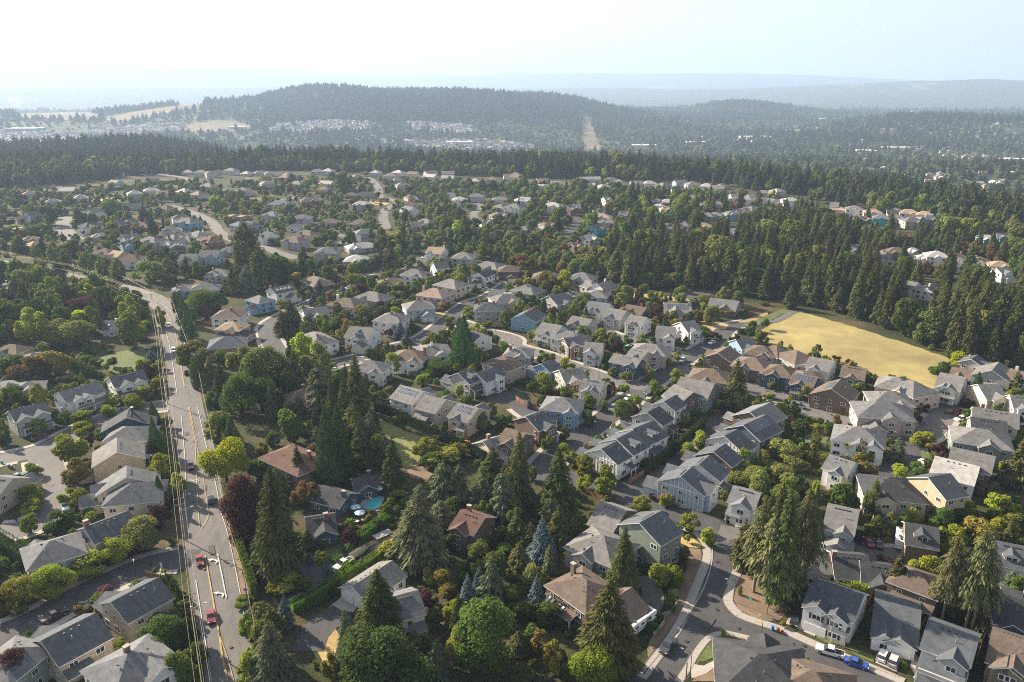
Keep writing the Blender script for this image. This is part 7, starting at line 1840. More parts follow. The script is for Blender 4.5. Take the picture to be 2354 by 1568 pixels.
def car(kind, colr, nose, tail, label, tl, group='cars of the suburb'):
    A, B = tp(tl, *nose), tp(tl, *tail); mid = (A + B) / 2; yaw = atan2(A.y - B.y, A.x - B.x)
    L, W, r = {'sedan': (4.7, 1.84, .33), 'suv': (4.8, 1.92, .37), 'pickup': (5.7, 2.0, .39), 'van': (5.0, 1.95, .35)}[kind]
    root = empty({'sedan': 'car', 'suv': 'car', 'pickup': 'pickup_truck', 'van': 'minivan'}[kind], (mid.x, mid.y, mid.z + .06 + (.05 if road_gap(mid.x, mid.y) < 1 else 0)), yaw)
    h = L / 2; c = CARC[colr]
    P = {'sedan': ([(-h, .35), (-h, .78), (-h + .15, .93), (-h + .9, .98), (h - 1.35, .95), (h - .25, .74), (h, .6), (h, .3), (h - .3, .22), (-h + .3, .22)], [(-h + .75, .96), (-h + 1.35, 1.36), (h - 2.15, 1.40), (h - 1.25, .94)], 1.40),
         'suv': ([(-h, .4), (-h, .95), (-h + .1, 1.05), (h - 1.25, 1.05), (h - .2, .92), (h, .75), (h, .35), (h - .3, .28), (-h + .3, .28)], [(-h + .12, 1.03), (-h + .45, 1.62), (h - 2.1, 1.66), (h - 1.15, 1.03)], 1.66),
         'van': ([(-h, .4), (-h, .95), (-h + .1, 1.05), (h - 1.05, 1.0), (h - .15, .82), (h, .7), (h, .35), (h - .3, .28), (-h + .3, .28)], [(-h + .1, 1.03), (-h + .3, 1.68), (h - 1.9, 1.72), (h - .8, 1.0)], 1.72),
         'pickup': ([(-h, .5), (-h, 1.05), (-h + 2.0, 1.05), (h - 1.6, 1.1), (h - .2, 1.02), (h, .85), (h, .45), (h - .3, .36), (-h + .3, .36)], [(-h + 1.95, 1.05), (-h + 2.1, 1.72), (h - 2.3, 1.76), (h - 1.5, 1.08)], 1.76)}[kind]
    key = ('body', kind)
    ob('body', cached(key, lambda: extr(P[0], W, .05, .9).me('body', ['carpaint'])), root, color=c)
    ob('window_band', cached(('glass', kind), lambda: extr(P[1], W * .93, .16, P[2] - .2).me('window_band', ['glass'])), root)
    x0, x1 = P[1][1][0], P[1][2][0]
    ob('roof_panel', cached(('roofp', kind), lambda: MB().box(x0 + .03, x1 - .03, -W * .385, W * .385, P[2] - .01, P[2] + .05).me('roof_panel', ['carpaint'])), root, color=c)
    if kind == 'pickup': ob('cargo_bed', cached('bed', lambda: MB().box(-h + .12, -h + 1.85, -W * .40, W * .40, 1.04, 1.065).me('cargo_bed', ['dark'])), root)
    ty, ri = wheel_me(r)
    for x in (-h + .95, h - .95):
        for s in (-1, 1):
            w_ = ob('wheel', ty, root, (x, s * (W / 2 - .1), r)); ob('rim', ri, w_)
    for s in (-1, 1):
        ob('headlight', cached('hl', lambda: MB().box(-.06, .06, -.2, .2, -.08, .08).me('headlight', ['lamp'])), root, (h - .05, s * W * .36, .66 if kind == 'sedan' else .85))
        ob('tail_light', cached('tl', lambda: MB().box(-.05, .05, -.14, .14, -.1, .1).me('tail_light', ['red'])), root, (-h + .02, s * W * .4, .78 if kind == 'sedan' else .92))
    return tag(root, label, 'car' if kind in ('sedan', 'suv') else 'pickup' if kind == 'pickup' else 'van', group)
CARS = '''
@0,3
sedan red 1843,512 1830,425 red car with pale windscreen by the upper turn arrow
sedan red 1948,1045 1938,930 bright red car below the lower turn arrow
pickup black 575,945 425,1020 black pickup parked behind the navy-roofed house
sedan silver 130,345 190,330 silver car beside the grey hip house
sedan white 300,1200 240,1250 white car half hidden by the long navy-roofed house
@0,2
suv white 1600,125 1590,75 white car coming down the road before the dark car
sedan black 1712,285 1718,322 dark car driving away past the columnar cypress
suv maroon 1757,1205 1748,1125 maroon car above the school lettering
suv dark 1938,1440 1946,1515 dark car driving away below the school lettering
sedan silver 625,768 545,735 silver car on the craftsman house driveway
suv dark 500,800 420,780 dark car by the craftsman garage
suv maroon 300,918 435,888 long maroon car parked across the cul-de-sac
pickup teal 95,1300 225,1240 flatbed truck loaded with rubbish on the driveway
sedan white 610,1560 600,1515 white car at the shaded end of the branch street
@0,1
suv white 1553,1460 1547,1415 white car on the bend of the main road
sedan dark 1655,1540 1672,1568 small dark car just below the white one on the bend
sedan white 1180,1318 1140,1308 white car under trees by the meadow cottage
sedan silver 735,625 680,630 silver car in the hillside cul-de-sac
suv dark 640,590 638,615 dark car in the hillside cul-de-sac
sedan white 530,595 530,620 pale car at the west edge of the hillside cul-de-sac
suv silver 2320,1530 2260,1520 silver car beside the carport on the crescent
@1,2
pickup maroon 1128,78 1220,58 dark red pickup on the crescent street
sedan white 760,265 700,280 white car before the tall-chimneyed white house
sedan teal 2280,462 2225,440 grey-blue car on the short court
suv grey 2070,515 2050,480 grey car under the board house deck
@1,1
pickup white 1520,812 1590,812 white pickup hitched to a boat at the loop
suv silver 1605,1385 1545,1365 front silver car of two by white garages
suv grey 1645,1360 1590,1348 rear grey car of two by white garages
suv silver 1955,1150 1895,1140 silver car outside the taupe house garage
sedan silver 2085,1098 2140,1105 silver car before the white colonial
sedan white 1135,132 1138,148 white car highest on the s-bend street
sedan maroon 1138,172 1142,188 dark red car midway on the s-bend street
sedan red 1150,210 1138,224 red car lowest on the s-bend street
sedan blue 1255,385 1310,388 blue car before the s-bend gabled house
sedan silver 880,1085 840,1100 silver car under the golden tree on the loop
sedan maroon 1890,1350 1900,1380 red car beside the golden tree on the crescent
@2,2
suv white 900,655 948,608 white car with sunroof on the diagonal street
sedan white 1048,550 1090,520 white car further up the diagonal street
van silver 1545,208 1592,172 silver minivan crossing the junction
sedan white 1300,280 1320,258 white car in the driveway by the teal house
sedan silver 612,178 660,155 silver car in front of the white craftsman
sedan white 1815,35 1858,15 white car at the top of the diagonal street
pickup dark 1255,498 1300,488 dark pickup behind the junction tree
sedan dark 402,95 446,80 dark car by the timbered house
@2,1
suv dark 808,1422 868,1416 bigger of two dark cars on the small court
sedan dark 862,1428 898,1420 smaller of two dark cars on the small court
sedan white 478,395 515,405 white car on the ravine street
@3,2
pickup teal 232,598 310,620 grey-blue pickup parked below the field-side houses
suv white 1745,552 1765,505 white car before the white craftsman garage
sedan dark 1705,668 1665,664 dark car alone in the wide court
suv white 1730,738 1808,722 white car beside the black-roofed house
suv maroon 1900,595 1918,550 dark maroon car by the cream house
sedan white 1425,1120 1470,1140 white car under the round dark tree
@2,3
pickup dark 1393,1312 1475,1208 dark pickup driving down the curved road
suv black 1978,90 1982,35 left one of two black cars outside the small white house
suv black 2055,105 2058,50 right one of two black cars outside the small white house
@3,3
sedan black 232,1058 262,975 black car on the farmhouse driveway
pickup white 478,1285 658,1335 white pickup parked at the kerb of new houses
sedan blue 888,1440 738,1392 bright blue car at the kerb
suv white 1085,1292 1032,1390 white car on the double driveway
suv silver 1175,1340 1135,1432 grey-blue car on the double driveway
sedan red 905,275 940,330 red car outside the twin garage doors
sedan dark 1000,285 1025,345 dark car outside the twin garage doors
suv black 1440,355 1460,405 black car outside the dark brown house
@1,3
pickup white 742,545 868,462 white pickup with bed cover on the estate drive
'''
for ln in CARS.split('\n'):
    ln = ln.strip()
    if not ln: continue
    if ln[0] == '@': t = tuple(int(q) for q in ln[1:].split(',')); continue
    k, c, n_, ta, lab = ln.split(' ', 4)
    car(k, c, tuple(map(float, n_.split(','))), tuple(map(float, ta.split(','))), lab, t)
def motorhome(tl, nose, tail, label, L=8.6, trailer=False):
    A, B = tp(tl, *nose), tp(tl, *tail); mid = (A + B) / 2
    o = empty('caravan' if trailer else 'motorhome', mid + Vector((0, 0, .05)), atan2(A.y - B.y, A.x - B.x)); h = L / 2
    prof_ = [(-h, .55), (-h, 3.0), (-h + .15, 3.15), (h - .5, 3.15), (h - .05, 2.9), (h - .1, 2.0), (h - 1.0, 1.75) if not trailer else (h, 1.6), (h - .1, 1.25), (h, .6)]
    ob('body', extr(prof_, 2.45).me('body', ['carpaint']), o, color=CARC['white'])
    if not trailer: ob('windscreen', MB().box(h - .95, h - .12, -1.0, 1.0, 1.3, 1.9).me('windscreen', ['glass']), o)
    for s in (-1, 1):
        for x in (-h + 1.4, -h + 3.4, h - 2.6): ob('window', MB().box(x - .5, x + .5, s * 1.225 - .02, s * 1.225 + .02, 1.75, 2.35).me('window', ['glass']), o)
        ob('side_stripe', MB().box(-h + .3, h - 1.2, s * 1.23 - .012, s * 1.23 + .012, 1.0, 1.25).me('side_stripe', ['silver']), o)
        ob('side_swoosh', mesh('side_swoosh', [(-h + .6, s * 1.25, 1.3), (h - 2.0, s * 1.25, 2.5), (h - 2.6, s * 1.25, 2.5), (-h + 1.4, s * 1.25, 1.4)], [(0, 1, 2, 3)], ['vent']), o)
        ob('door', MB().box(h - 3.9, h - 3.1, s * 1.235 - .02, s * 1.235 + .02, .7, 2.6).me('door', ['silver']), o)
    for x, y, a, b in ((-1.2, .3, .45, .35), (1.4, -.2, .35, .35), (2.6, .2, .5, .4), (-2.9, -.1, .3, .6)): ob('roof_vent', MB().box(x - a, x + a, y - b, y + b, 3.15, 3.4).me('roof_vent', ['vent']), o)
    ty, ri = wheel_me(.42)
    for x in ((-h + 1.8, h - 1.3) if not trailer else (-.5, .5)):
        for s in (-1, 1): w_ = ob('wheel', ty, o, (x, s * 1.12, .42)); ob('rim', ri, w_)
    return tag(o, label, 'motorhome' if not trailer else 'caravan')
motorhome((2, 3), (1250, 1010), (1110, 1115), 'white motorhome with grey swooshes beside the brown garage wing')
motorhome((3, 3), (1205, 350), (1212, 255), 'white caravan parked beside the twin-garage house drive', 7.0, True)
def boat(tl, nose, tail, label, cover):
    A, B = tp(tl, *nose), tp(tl, *tail); mid = (A + B) / 2
    o = empty('boat_on_trailer', mid + Vector((0, 0, .05)), atan2(A.y - B.y, A.x - B.x))
    st = [(-2.9, 1.05, .55), (-1, 1.15, .5), (1, 1.05, .55), (2.2, .65, .7), (3.1, .05, 1.05)]
    v = []; f = []
    for x, w, z in st: v += [(x, -w, 1.45 + .06 * max(0, x)), (x, -w * .6, z), (x, w * .6, z), (x, w, 1.45 + .06 * max(0, x))]
    for k in range(4):
        for q in range(3): f.append((4 * k + q, 4 * k + q + 1, 4 * k + 5 + q, 4 * k + 4 + q))
    f += [(0, 3, 2, 1)]
    ob('hull', mesh('hull', v, f, ['carpaint']), o, color=CARC['white'])
    v = [(x, s * w * .93, 1.47 + .06 * max(0, x)) for x, w, z in st for s in (-1, 1)] + [(x, 0, 1.62 + .07 * max(0, x)) for x, w, z in st]
    f = [(2 * k + (0 if s else 1), 2 * k + 2 + (0 if s else 1), 10 + k + 1, 10 + k) for k in range(4) for s in (0, 1)]
    ob('cover', mesh('cover', v, f, ['fabric']), o, color=cover)
    ob('trailer', MB().box(-2.6, 3.2, -.5, .5, .4, .5).box(3.2, 4.3, -.06, .06, .4, .5).me('trailer', ['dark']), o)
    ty, ri = wheel_me(.33)
    for s in (-1, 1): w_ = ob('wheel', ty, o, (-.9, s * .95, .33)); ob('rim', ri, w_)
    return tag(o, label, 'boat')
boat((1, 3), (1010, 365), (905, 430), 'white motorboat with dark cover on a trailer', (.05, .04, .035))
boat((1, 1), (1640, 832), (1585, 822), 'pale boat behind the white pickup on the loop', (.45, .45, .45))

# ------------------------------------------------------------------ utility poles and wires
def pole(top, label, h=12.5, arms=1, extra=()):
    P = plane(*top, h); o = empty('utility_pole', (P[0], P[1], 0), 0)
    return P, o
MAINP = [D(0, 1, 1388, 1135), D(0, 1, 1458, 1478), D(0, 2, 1497, 290), D(0, 2, 1566, 785), D(0, 2, 1642, 1442), D(0, 3, 1742, 752), D(0, 3, 1885, 1740)]
def along(pts, k):
    a, b = pts[max(k - 1, 0)], pts[min(k + 1, len(pts) - 1)]; return atan2(b[1] - a[1], b[0] - a[0])
def make_pole(P, yaw, label, h, drops=False, lamp=None, group='utility poles along the main road'):
    o = empty('utility_pole', (P[0], P[1], 0), yaw)
    ob('shaft', MB().tube([(0, 0, -.3), (0, 0, h + .2)], [.19, .12], 8).me('shaft', ['pole']), o)
    for z, w in ((h - .25, 1.35),) + (((h - 2.0, 1.0),) if drops else ()):
        ca = ob('crossarm', MB().box(-.07, .07, -w, w, z - .07, z + .07).me('crossarm', ['pole']), o)
        for y in (-w + .1, -w * .1, w - .1): ob('insulator', MB().lathe([(.05, z + .07), (.07, z + .16), (.04, z + .3)], 6, 0, (0, y)).me('insulator', ['silver']), ca)
    if drops: ob('transformer', MB().lathe([(.24, h - 3.9), (.27, h - 3.8), (.27, h - 3.0), (.1, h - 2.85)], 9, 0, (.42, 0)).me('transformer', ['silver']), o)
    if lamp:
        ob('lamp_arm', MB().tube([(0, 0, h - 4.0), (0, lamp * 1.3, h - 3.4), (0, lamp * 2.6, h - 3.2)], .05, 5).box(-.15, .15, lamp * 2.6 - .05, lamp * 2.6 + lamp * .6, h - 3.28, h - 3.1).me('lamp_arm', ['silver']), o)
    return tag(o, label, 'utility pole', group)
POLEH = 12.5
PW = [plane(x, y, POLEH) for x, y in MAINP]
NM = ['where the wires turn at the road bend', 'second down from the road bend', 'beside the dark-roofed white house', 'with lamp arm by the grey hip house', 'above the turn lane with crossarms', 'lowest of the row, with lamp arm']
for k, P in enumerate(PW[:6]):
    make_pole(P, along(PW, k), f'wooden utility pole {NM[k]}', POLEH, drops=k in (2, 3, 4, 5), lamp=1 if k in (3, 4, 5) else None)
UP = [D(0, 1, -150, 745), D(0, 1, 78, 758), D(0, 1, 660, 872)]
UW = [plane(x, y, POLEH) for x, y in UP] + [PW[0]]
for k in (1, 2): make_pole(UW[k], along(UW, k), ('grey', 'pale')[k - 1] + ' utility pole ' + ('at the far-left road end' if k == 1 else 'above the road west of the bend'), POLEH)
def wire(pts, sag, rad, label):
    b = MB(); Q = []
    for a, c in zip(pts, pts[1:]):
        a, c = Vector(a), Vector(c); n = 10
        for k in range(n): 
            t_ = k / n; p = a.lerp(c, t_); p.z -= 4 * sag * t_ * (1 - t_); Q.append(p)
    Q.append(Vector(pts[-1])); b.tube(Q, rad, 4)
    return tag(ob('overhead_wire', b.me('overhead_wire', ['wire'])), label, 'overhead wire', 'overhead wires along the main road')
def offset_line(PL, off, z):
    out = []
    for k, P in enumerate(PL):
        a = along(PL, k); out.append((P[0] - sin(a) * off, P[1] + cos(a) * off, z))
    return out
for off, nm in ((-1.25, 'outer'), (-.1, 'middle'), (1.25, 'inner')):
    wire(offset_line(PW, off, POLEH + .1), .5, .022, f'{nm} topmost power wire running down the main road')
    wire(offset_line(UW, off, POLEH + .1), .5, .017, f'{nm} power wire west of the road bend')
wire(offset_line(PW, -.2, POLEH - 3.4), .6, .026, 'thick lower cable hung below the crossarms')
wire(offset_line(PW, .25, POLEH - 4.4), .7, .022, 'lowest communications cable under the power wires')
wire(offset_line(UW, .2, POLEH - 3.6), .6, .017, 'lower cable west of the road bend')
# side poles east of the road with their single sunlit wire
SP_ = [plane(*D(0, 1, 1130, 975), 8), plane(*D(0, 1, 1580, 1195), 8), plane(*D(0, 2, 1830, 300), 8), plane(*D(0, 2, 1905, 660), 8), plane(*D(0, 3, 2060, 0), 8), plane(*D(0, 3, 2245, 570), 8), plane(*D(0, 3, 2300, 870), 8), plane(*D(0, 3, 2420, 1350), 8)]
wire([(p[0], p[1], 8) for p in SP_], .3, .027, 'single sunlit wire along the east side of the main road')
for k, lab in ((1, 'short pole at the bend carrying the single wire'), (2, 'slim sunlit pole beside the columnar cypress'), (3, 'slim sunlit pole beside the blue-grey spruce'), (5, 'slim pole by the golden cypress hedge'), (6, 'slim pole above the mailbox at the road edge')):
    o = empty('wire_pole', (SP_[k][0], SP_[k][1], 0)); ob('shaft', MB().tube([(0, 0, -.3), (0, 0, 8.2)], [.13, .09], 6).me('shaft', ['pole']), o)
    ob('crossarm', MB().box(-.5, .5, -.05, .05, 7.7, 7.82).me('crossarm', ['pole']), o); tag(o, lab, 'pole', 'slim poles along the main road')

# ------------------------------------------------------------------ street lamps
def lamp(tl, base, top, label, arm=(-1, 0)):
    B = tp(tl, *base); lo, hi = 2, 14; q = D(*tl, *top)
    for _ in range(30):
        h = (lo + hi) / 2
        if proj((B.x, B.y, B.z + h))[1] > q[1]: lo = h
        else: hi = h
    o = empty('street_lamp', B)
    ob('post', MB().tube([(0, 0, 0), (0, 0, .5), (0, 0, h)], [.13, .09, .06], 7).me('post', ['dark']), o)
    hd = ob('lamp_arm', MB().tube([(0, 0, h - .1), (arm[0] * .8, arm[1] * .8, h + .1), (arm[0] * 1.9, arm[1] * 1.9, h + .12)], .04, 5).me('lamp_arm', ['dark']), o)
    ob('lamp_head', MB().box(-.32, .32, -.13, .13, -.05, .05).me('lamp_head', ['silver']), hd, (arm[0] * 2.1, arm[1] * 2.1, h + .1), (0, 0, atan2(arm[1], arm[0])))
    return tag(o, label, 'street lamp', 'street lamps of the suburb')
for a in (((2, 3), (2035, 830), (2047, 632), 'black street lamp on the mulch corner of the curved road', (-.95, .2)), ((2, 3), (2290, 1152), (2313, 1012), 'black street lamp behind the dark hip roof', (0, 1)), ((2, 3), (1635, 1525), (1650, 1300), 'black street lamp beside the wooden stub pole', (-.8, .6)),
          ((3, 3), (690, 1332), (720, 1118), 'slim dark post in the verge between new houses', (-.3, .9)), ((2, 2), (782, 908), (787, 762), 'street lamp on the diagonal street with a white notice', (-.3, .9)), ((2, 2), (1222, 572), (1226, 440), 'street lamp near the junction of the diagonal street', (-.3, .9)),
          ((2, 2), (942, 1468), (956, 1342), 'street lamp at the mouth of the alley', (.2, .9)), ((2, 2), (798, 345), (802, 235), 'street lamp on the avenue bank', (.6, .7)), ((2, 2), (1462, 230), (1470, 130), 'street lamp by the teal corner house', (.8, -.3)),
          ((0, 3), (1252, 612), (1226, 475), 'silver street lamp on the shaded side street', (-.3, .6)), ((0, 1), (1166, 1062), (1160, 978), 'grey street lamp by the willow at the road bend', (-.9, .2)), ((0, 1), (722, 962), (716, 905), 'far grey street lamp near the west road', (-.9, .2)),
          ((0, 2), (82, 950), (72, 858), 'street lamp before the craftsman house', (.8, -.2)), ((0, 2), (350, 1280), (335, 1165), 'street lamp in the cul-de-sac island', (-.2, .8)), ((3, 2), (1180, 930), (1190, 855), 'street lamp on the curve below the stucco house', (0, .9)), ((3, 2), (1640, 880), (1655, 795), 'street lamp across the court', (-.8, .3)),
          ((1, 1), (975, 950), (978, 905), 'street lamp before the shiny-roofed house', (-.6, .5)), ((2, 1), (1198, 1550), (1202, 1460), 'street lamp on the small court', (-.6, -.5)), ((1, 1), (2202, 1480), (2205, 1415), 'street lamp on the avenue by the clipped hedge', (.6, -.5)), ((3, 3), (1322, 385), (1336, 280), 'street lamp across from the dark brown house', (-.3, -.8))): lamp(*a)
B = tp((2, 3), 1593, 1600); o = empty('wooden_post', B); ob('shaft', MB().tube([(0, 0, 0), (0, 0, 5.6)], [.16, .12], 8).me('shaft', ['pole']), o); ob('cap', MB().tube([(0, 0, 5.6), (0, 0, 5.75)], .13, 8).me('cap', ['silver']), o); tag(o, 'wooden stub pole standing before the corner bed', 'pole')

# ------------------------------------------------------------------ fences: every panel and post its own piece
PANEL = MB().box(-.5, .5, -.025, .025, 0, 1).box(-.5, .5, -.05, .05, .97, 1.0).me('fence_panel', ['wood'])
POSTM = MB().box(-.06, .06, -.06, .06, 0, 1.05).me('post', ['wood'])
def fence(s, label, h=1.8, m=None):
    P = smooth([gp(x, y) for x, y in route(s)], 2.4) if len(route(s)) > 2 else smooth([gp(x, y) for x, y in route(s)], 2.4)
    o = empty('fence', P[0])
    pm_, qm = PANEL, POSTM
    if m: pm_, qm = cached(('pan', m), lambda: MB().box(-.5, .5, -.025, .025, 0, 1).me('fence_panel', [m])), cached(('pos', m), lambda: MB().box(-.06, .06, -.06, .06, 0, 1.05).me('post', [m]))
    for a, b in zip(P, P[1:]):
        d = b - a; c = (a + b) / 2 - P[0]
        ob('fence_panel', pm_, o, c, (0, 0, atan2(d.y, d.x)), (d.length - .13, 1, h)); ob('post', qm, o, a - P[0], (0, 0, atan2(d.y, d.x)), (1, 1, h))
    return tag(o, label, 'fence', 'fences between the gardens')
for a in (('@3,3 785,742 960,770 1190,800 1470,915 1400,1090 1340,1250', 'tall brown fence round the long low house'), ('@3,3 965,772 895,900 800,1075', 'brown fence between the farmhouse and the low house'), ('@3,3 1990,1165 1940,1300 1890,1500', 'fence beside the olive house'),
          ('@3,3 185,890 225,800 340,690', 'brown fence running behind the white farmhouse to the firs'), ('@2,3 1925,1568 1985,1465', 'sunlit tan fence by the black-roofed corner house'), ('@1,3 1580,1300 1740,1185', 'tan fence beneath the big olive tree'), ('@0,3 630,680 750,610', 'red-brown fence stretch on the side street'),
          ('@0,3 1340,598 1480,640', 'red-brown corner fence behind the beige house'), ('@1,2 1345,295 1530,365', 'dark red fence in the garden with the trampoline'), ('@1,2 1565,155 1690,200', 'red-brown fence below the pale house'), ('@2,2 1075,1320 1215,1225', 'brown fence along the alley mouth'),
          ('@2,2 35,540 110,590 250,650 385,715', 'curving brown fence round the blue house garden'), ('@2,2 1585,700 1700,755', 'fence below the deck of the half-timbered house'), ('@2,2 640,1385 835,1470', 'dark fence by the street below the alley'), ('@3,2 225,920 330,790', 'dark fence on the trampoline side of the yard'),
          ('@3,2 335,785 530,870 560,812 625,825', 'brown fence stepping along the shrub bank'), ('@3,2 135,715 330,782', 'brown fence below the green bank'), ('@3,2 750,595 865,480', 'brown fence between shingled and pink houses'), ('@2,1 410,1402 535,1368', 'grey-brown fence behind the pale blue house'),
          ('@0,1 1830,1415 2000,1450', 'grey fence behind the giant cypress row'), ('@3,3 1420,1200 1340,1260', 'short fence by the blue bins'), ('@2,2 2085,590 2180,620', 'red fence below the grey sports court')): fence(*a)
fence('@2,3 1130,425 1200,460 1290,478 1400,445 1490,365', 'low black fence round the tall green house lawn', 1.3, 'dark')
P = smooth([gp(x, y) for x, y in route('@2,3 1300,1150 1400,1025 1390,965 1450,940 1520,845')], 1.2)
rw = ribbon('retaining_wall', P, .4, 'stone', .9, kind='structure', thick=1.0)
# house number posts, mailboxes, bins
def bin_(tl, x, y, col, label):
    B = tp(tl, x, y); o = empty('wheelie_bin', B)
    ob('body', cached('binb', lambda: MB().add([(-.22, -.24, 0), (.22, -.24, 0), (.22, .24, 0), (-.22, .24, 0), (-.3, -.33, 1.0), (.3, -.33, 1.0), (.3, .33, 1.0), (-.3, .33, 1.0)], [(0, 3, 2, 1), (4, 5, 6, 7), (0, 1, 5, 4), (1, 2, 6, 5), (2, 3, 7, 6), (3, 0, 4, 7)]).me('body', ['fabric'])), o, color=col)
    ob('lid', cached('binl', lambda: MB().box(-.32, .32, -.36, .36, 1.0, 1.08).me('lid', ['fabric'])), o, color=col)
    tag(o, label, 'bin', 'wheelie bins in the street')
for a in (((3, 3), 40, 1090, (.03, .12, .42), 'blue bin at the kerb before the farmhouse'), ((3, 3), 90, 1108, (.14, .07, .04), 'brown bin at the kerb before the farmhouse'), ((3, 3), 1310, 1265, (.03, .12, .42), 'blue bin beside the long low house'), ((3, 3), 1385, 1245, (.03, .12, .42), 'blue bin across the fence from the other'),
          ((0, 2), 85, 1165, (.10, .11, .14), 'grey bin, first of a pair in the cul-de-sac'), ((0, 2), 110, 1170, (.16, .16, .18), 'paler grey bin of the cul-de-sac pair'), ((0, 2), 88, 975, (.03, .12, .42), 'blue bin by the craftsman house'), ((0, 2), 20, 1130, (.07, .2, .25), 'teal bin at the cul-de-sac edge'), ((2, 2), 405, 815, (.6, .6, .6), 'pale box by the brown board house steps'),
          ((0, 3), 2278, 950, (.04, .04, .045), 'black bin at the main road edge'), ((3, 2), 1440, 770, (.03, .12, .42), 'blue bin on the court pavement'), ((2, 2), 205, 1130, (.05, .08, .12), 'dark bin on the lower diagonal street'), ((1, 1), 590, 1190, (.6, .6, .58), 'white mailbox post by the loop kerb'), ((0, 2), 1120, 640, (.03, .12, .42), 'blue bin before the white dark-roofed house')): bin_(*a)
B = tp((3, 3), 130, 1112); tag(ob('ball', MB().lathe([(.02, 0), (.22, .06), (.35, .35), (.22, .64), (.02, .7)], 10).me('ball', ['fabric'], True), None, B, color=(.55, .03, .02)), 'bright red round thing beside the bins', 'ball')
# ------------------------------------------------------------------ garden things
def umbrella(P, c1, c2, label, r=1.5, n=8, h=2.4):
    o = empty('garden_umbrella', P)
    ob('pole', cached('upole', lambda: MB().tube([(0, 0, 0), (0, 0, 2.5)], .04, 6).me('pole', ['silver'])), o)
    for k in range(n):
        a0, a1 = 2 * pi * k / n, 2 * pi * (k + 1) / n
        v = [(0, 0, h + .35), (r * cos(a0), r * sin(a0), h - .15), (r * cos(a1), r * sin(a1), h - .15), (0, 0, h + .31), (r * cos(a0), r * sin(a0), h - .19), (r * cos(a1), r * sin(a1), h - .19)]
        ob('canopy_panel', mesh('canopy_panel', v, [(0, 1, 2), (3, 5, 4), (1, 4, 5, 2)], ['fabric']), o, color=c1 if k % 2 else c2)
    return tag(o, label, 'umbrella')
WB = ((.62, .66, .68), (.16, .42, .55))
umbrella(tp((1, 2), 1122, 1418), *WB, 'blue and white umbrella at the pool head'); umbrella(tp((1, 2), 920, 1590), *WB, 'blue and white umbrella by the charcoal house deck'); umbrella(tp((1, 3), 958, 75), *WB, 'blue and white umbrella above the round white tables')
umbrella(tp((1, 2), 1930, 985), (.75, .16, .03), (.72, .14, .03), 'bright orange umbrella above the arborvitae hedge'); umbrella(tp((1, 2), 1268, 605), (.66, .66, .64), (.66, .66, .64), 'white umbrella on the solar house patio'); umbrella(tp((2, 2), 1395, 940), (.28, .42, .38), (.28, .42, .38), 'grey-green umbrella on the middle row deck'); umbrella(tp((2, 2), 1903, 1360), (.68, .68, .66), (.68, .68, .66), 'white umbrella on the deck below the alley row'); umbrella(tp((2, 2), 1072, 85), (.15, .5, .33), (.15, .5, .33), 'green umbrella behind the pinkish house')
for x, y, lab in ((930, 105, 'first round white table on the charcoal house deck'), (985, 92, 'second round white table on the charcoal house deck')):
    o = empty('round_table', tp((1, 3), x, y)); ob('tabletop', MB().lathe([(.6, .70), (.6, .75)], 12).me('tabletop', ['trim']), o); ob('pedestal', MB().tube([(0, 0, 0), (0, 0, .7)], .06, 6).me('pedestal', ['trim']), o); tag(o, lab, 'table')
pool = [gp(x, y) for x, y in route('@1,2 985,1535 1040,1490 1075,1450 1120,1440 1150,1455 1150,1500 1120,1540 1080,1556 1010,1556')]
pool = smooth(pool + [pool[0]], .8)[:-1]
o = empty('swimming_pool', pool[0]); ob('water', mesh('water', [(p.x - pool[0].x, p.y - pool[0].y, .34) for p in pool], [tuple(range(len(pool)))], ['water']), o)
cen = sum(pool, Vector()) / len(pool); v = []
for p in pool: d = (p - cen).normalized(); q = p - pool[0]; v += [(q.x, q.y, .42), (q.x + d.x * .4, q.y + d.y * .4, .42), (q.x, q.y, 0), (q.x + d.x * .4, q.y + d.y * .4, 0)]
n = len(pool); ob('coping', mesh('coping', v, [f for k in range(n) for j in ((k + 1) % n,) for f in ((4 * k, 4 * k + 1, 4 * j + 1, 4 * j), (4 * k, 4 * j, 4 * j + 2, 4 * k + 2), (4 * k + 1, 4 * k + 3, 4 * j + 3, 4 * j + 1))], ['stone']), o)
dv = tp((1, 2), 1045, 1455) - pool[0]; ob('diving_board', MB().box(-.3, .3, -1.1, 1.1, .5, .58).me('diving_board', ['trim']), o, dv, (0, 0, .6)); ob('board_stand', MB().box(-.2, .2, -.2, .2, 0, .5).me('board_stand', ['silver']), o, dv, (0, 0, .6))
tag(o, 'turquoise curved swimming pool beside the charcoal house', 'swimming pool')
P = tp((1, 3), 1165, 230); o = empty('wooden_table', P, .75)
for k in range(7): ob('plank', cached('tplank', lambda: MB().box(-2.6, 2.6, -.17, .17, .75, .82).me('plank', [mat('grey_plank', (.36, .35, .34), .9, noise=[(3, .8, 1.2)])])), o, (0, (k - 3) * .37, 0))
for sx in (-1, 1):
    for sy in (-1, 1): ob('leg', cached('tleg', lambda: MB().box(-.08, .08, -.08, .08, 0, .75).me('leg', ['pole'])), o, (sx * 2.2, sy * 1.0, 0))
tag(o, 'long weathered plank table beside the clipped hedge', 'table')
P = tp((1, 3), 1420, 535); o = empty('outdoor_fireplace', P, .3)
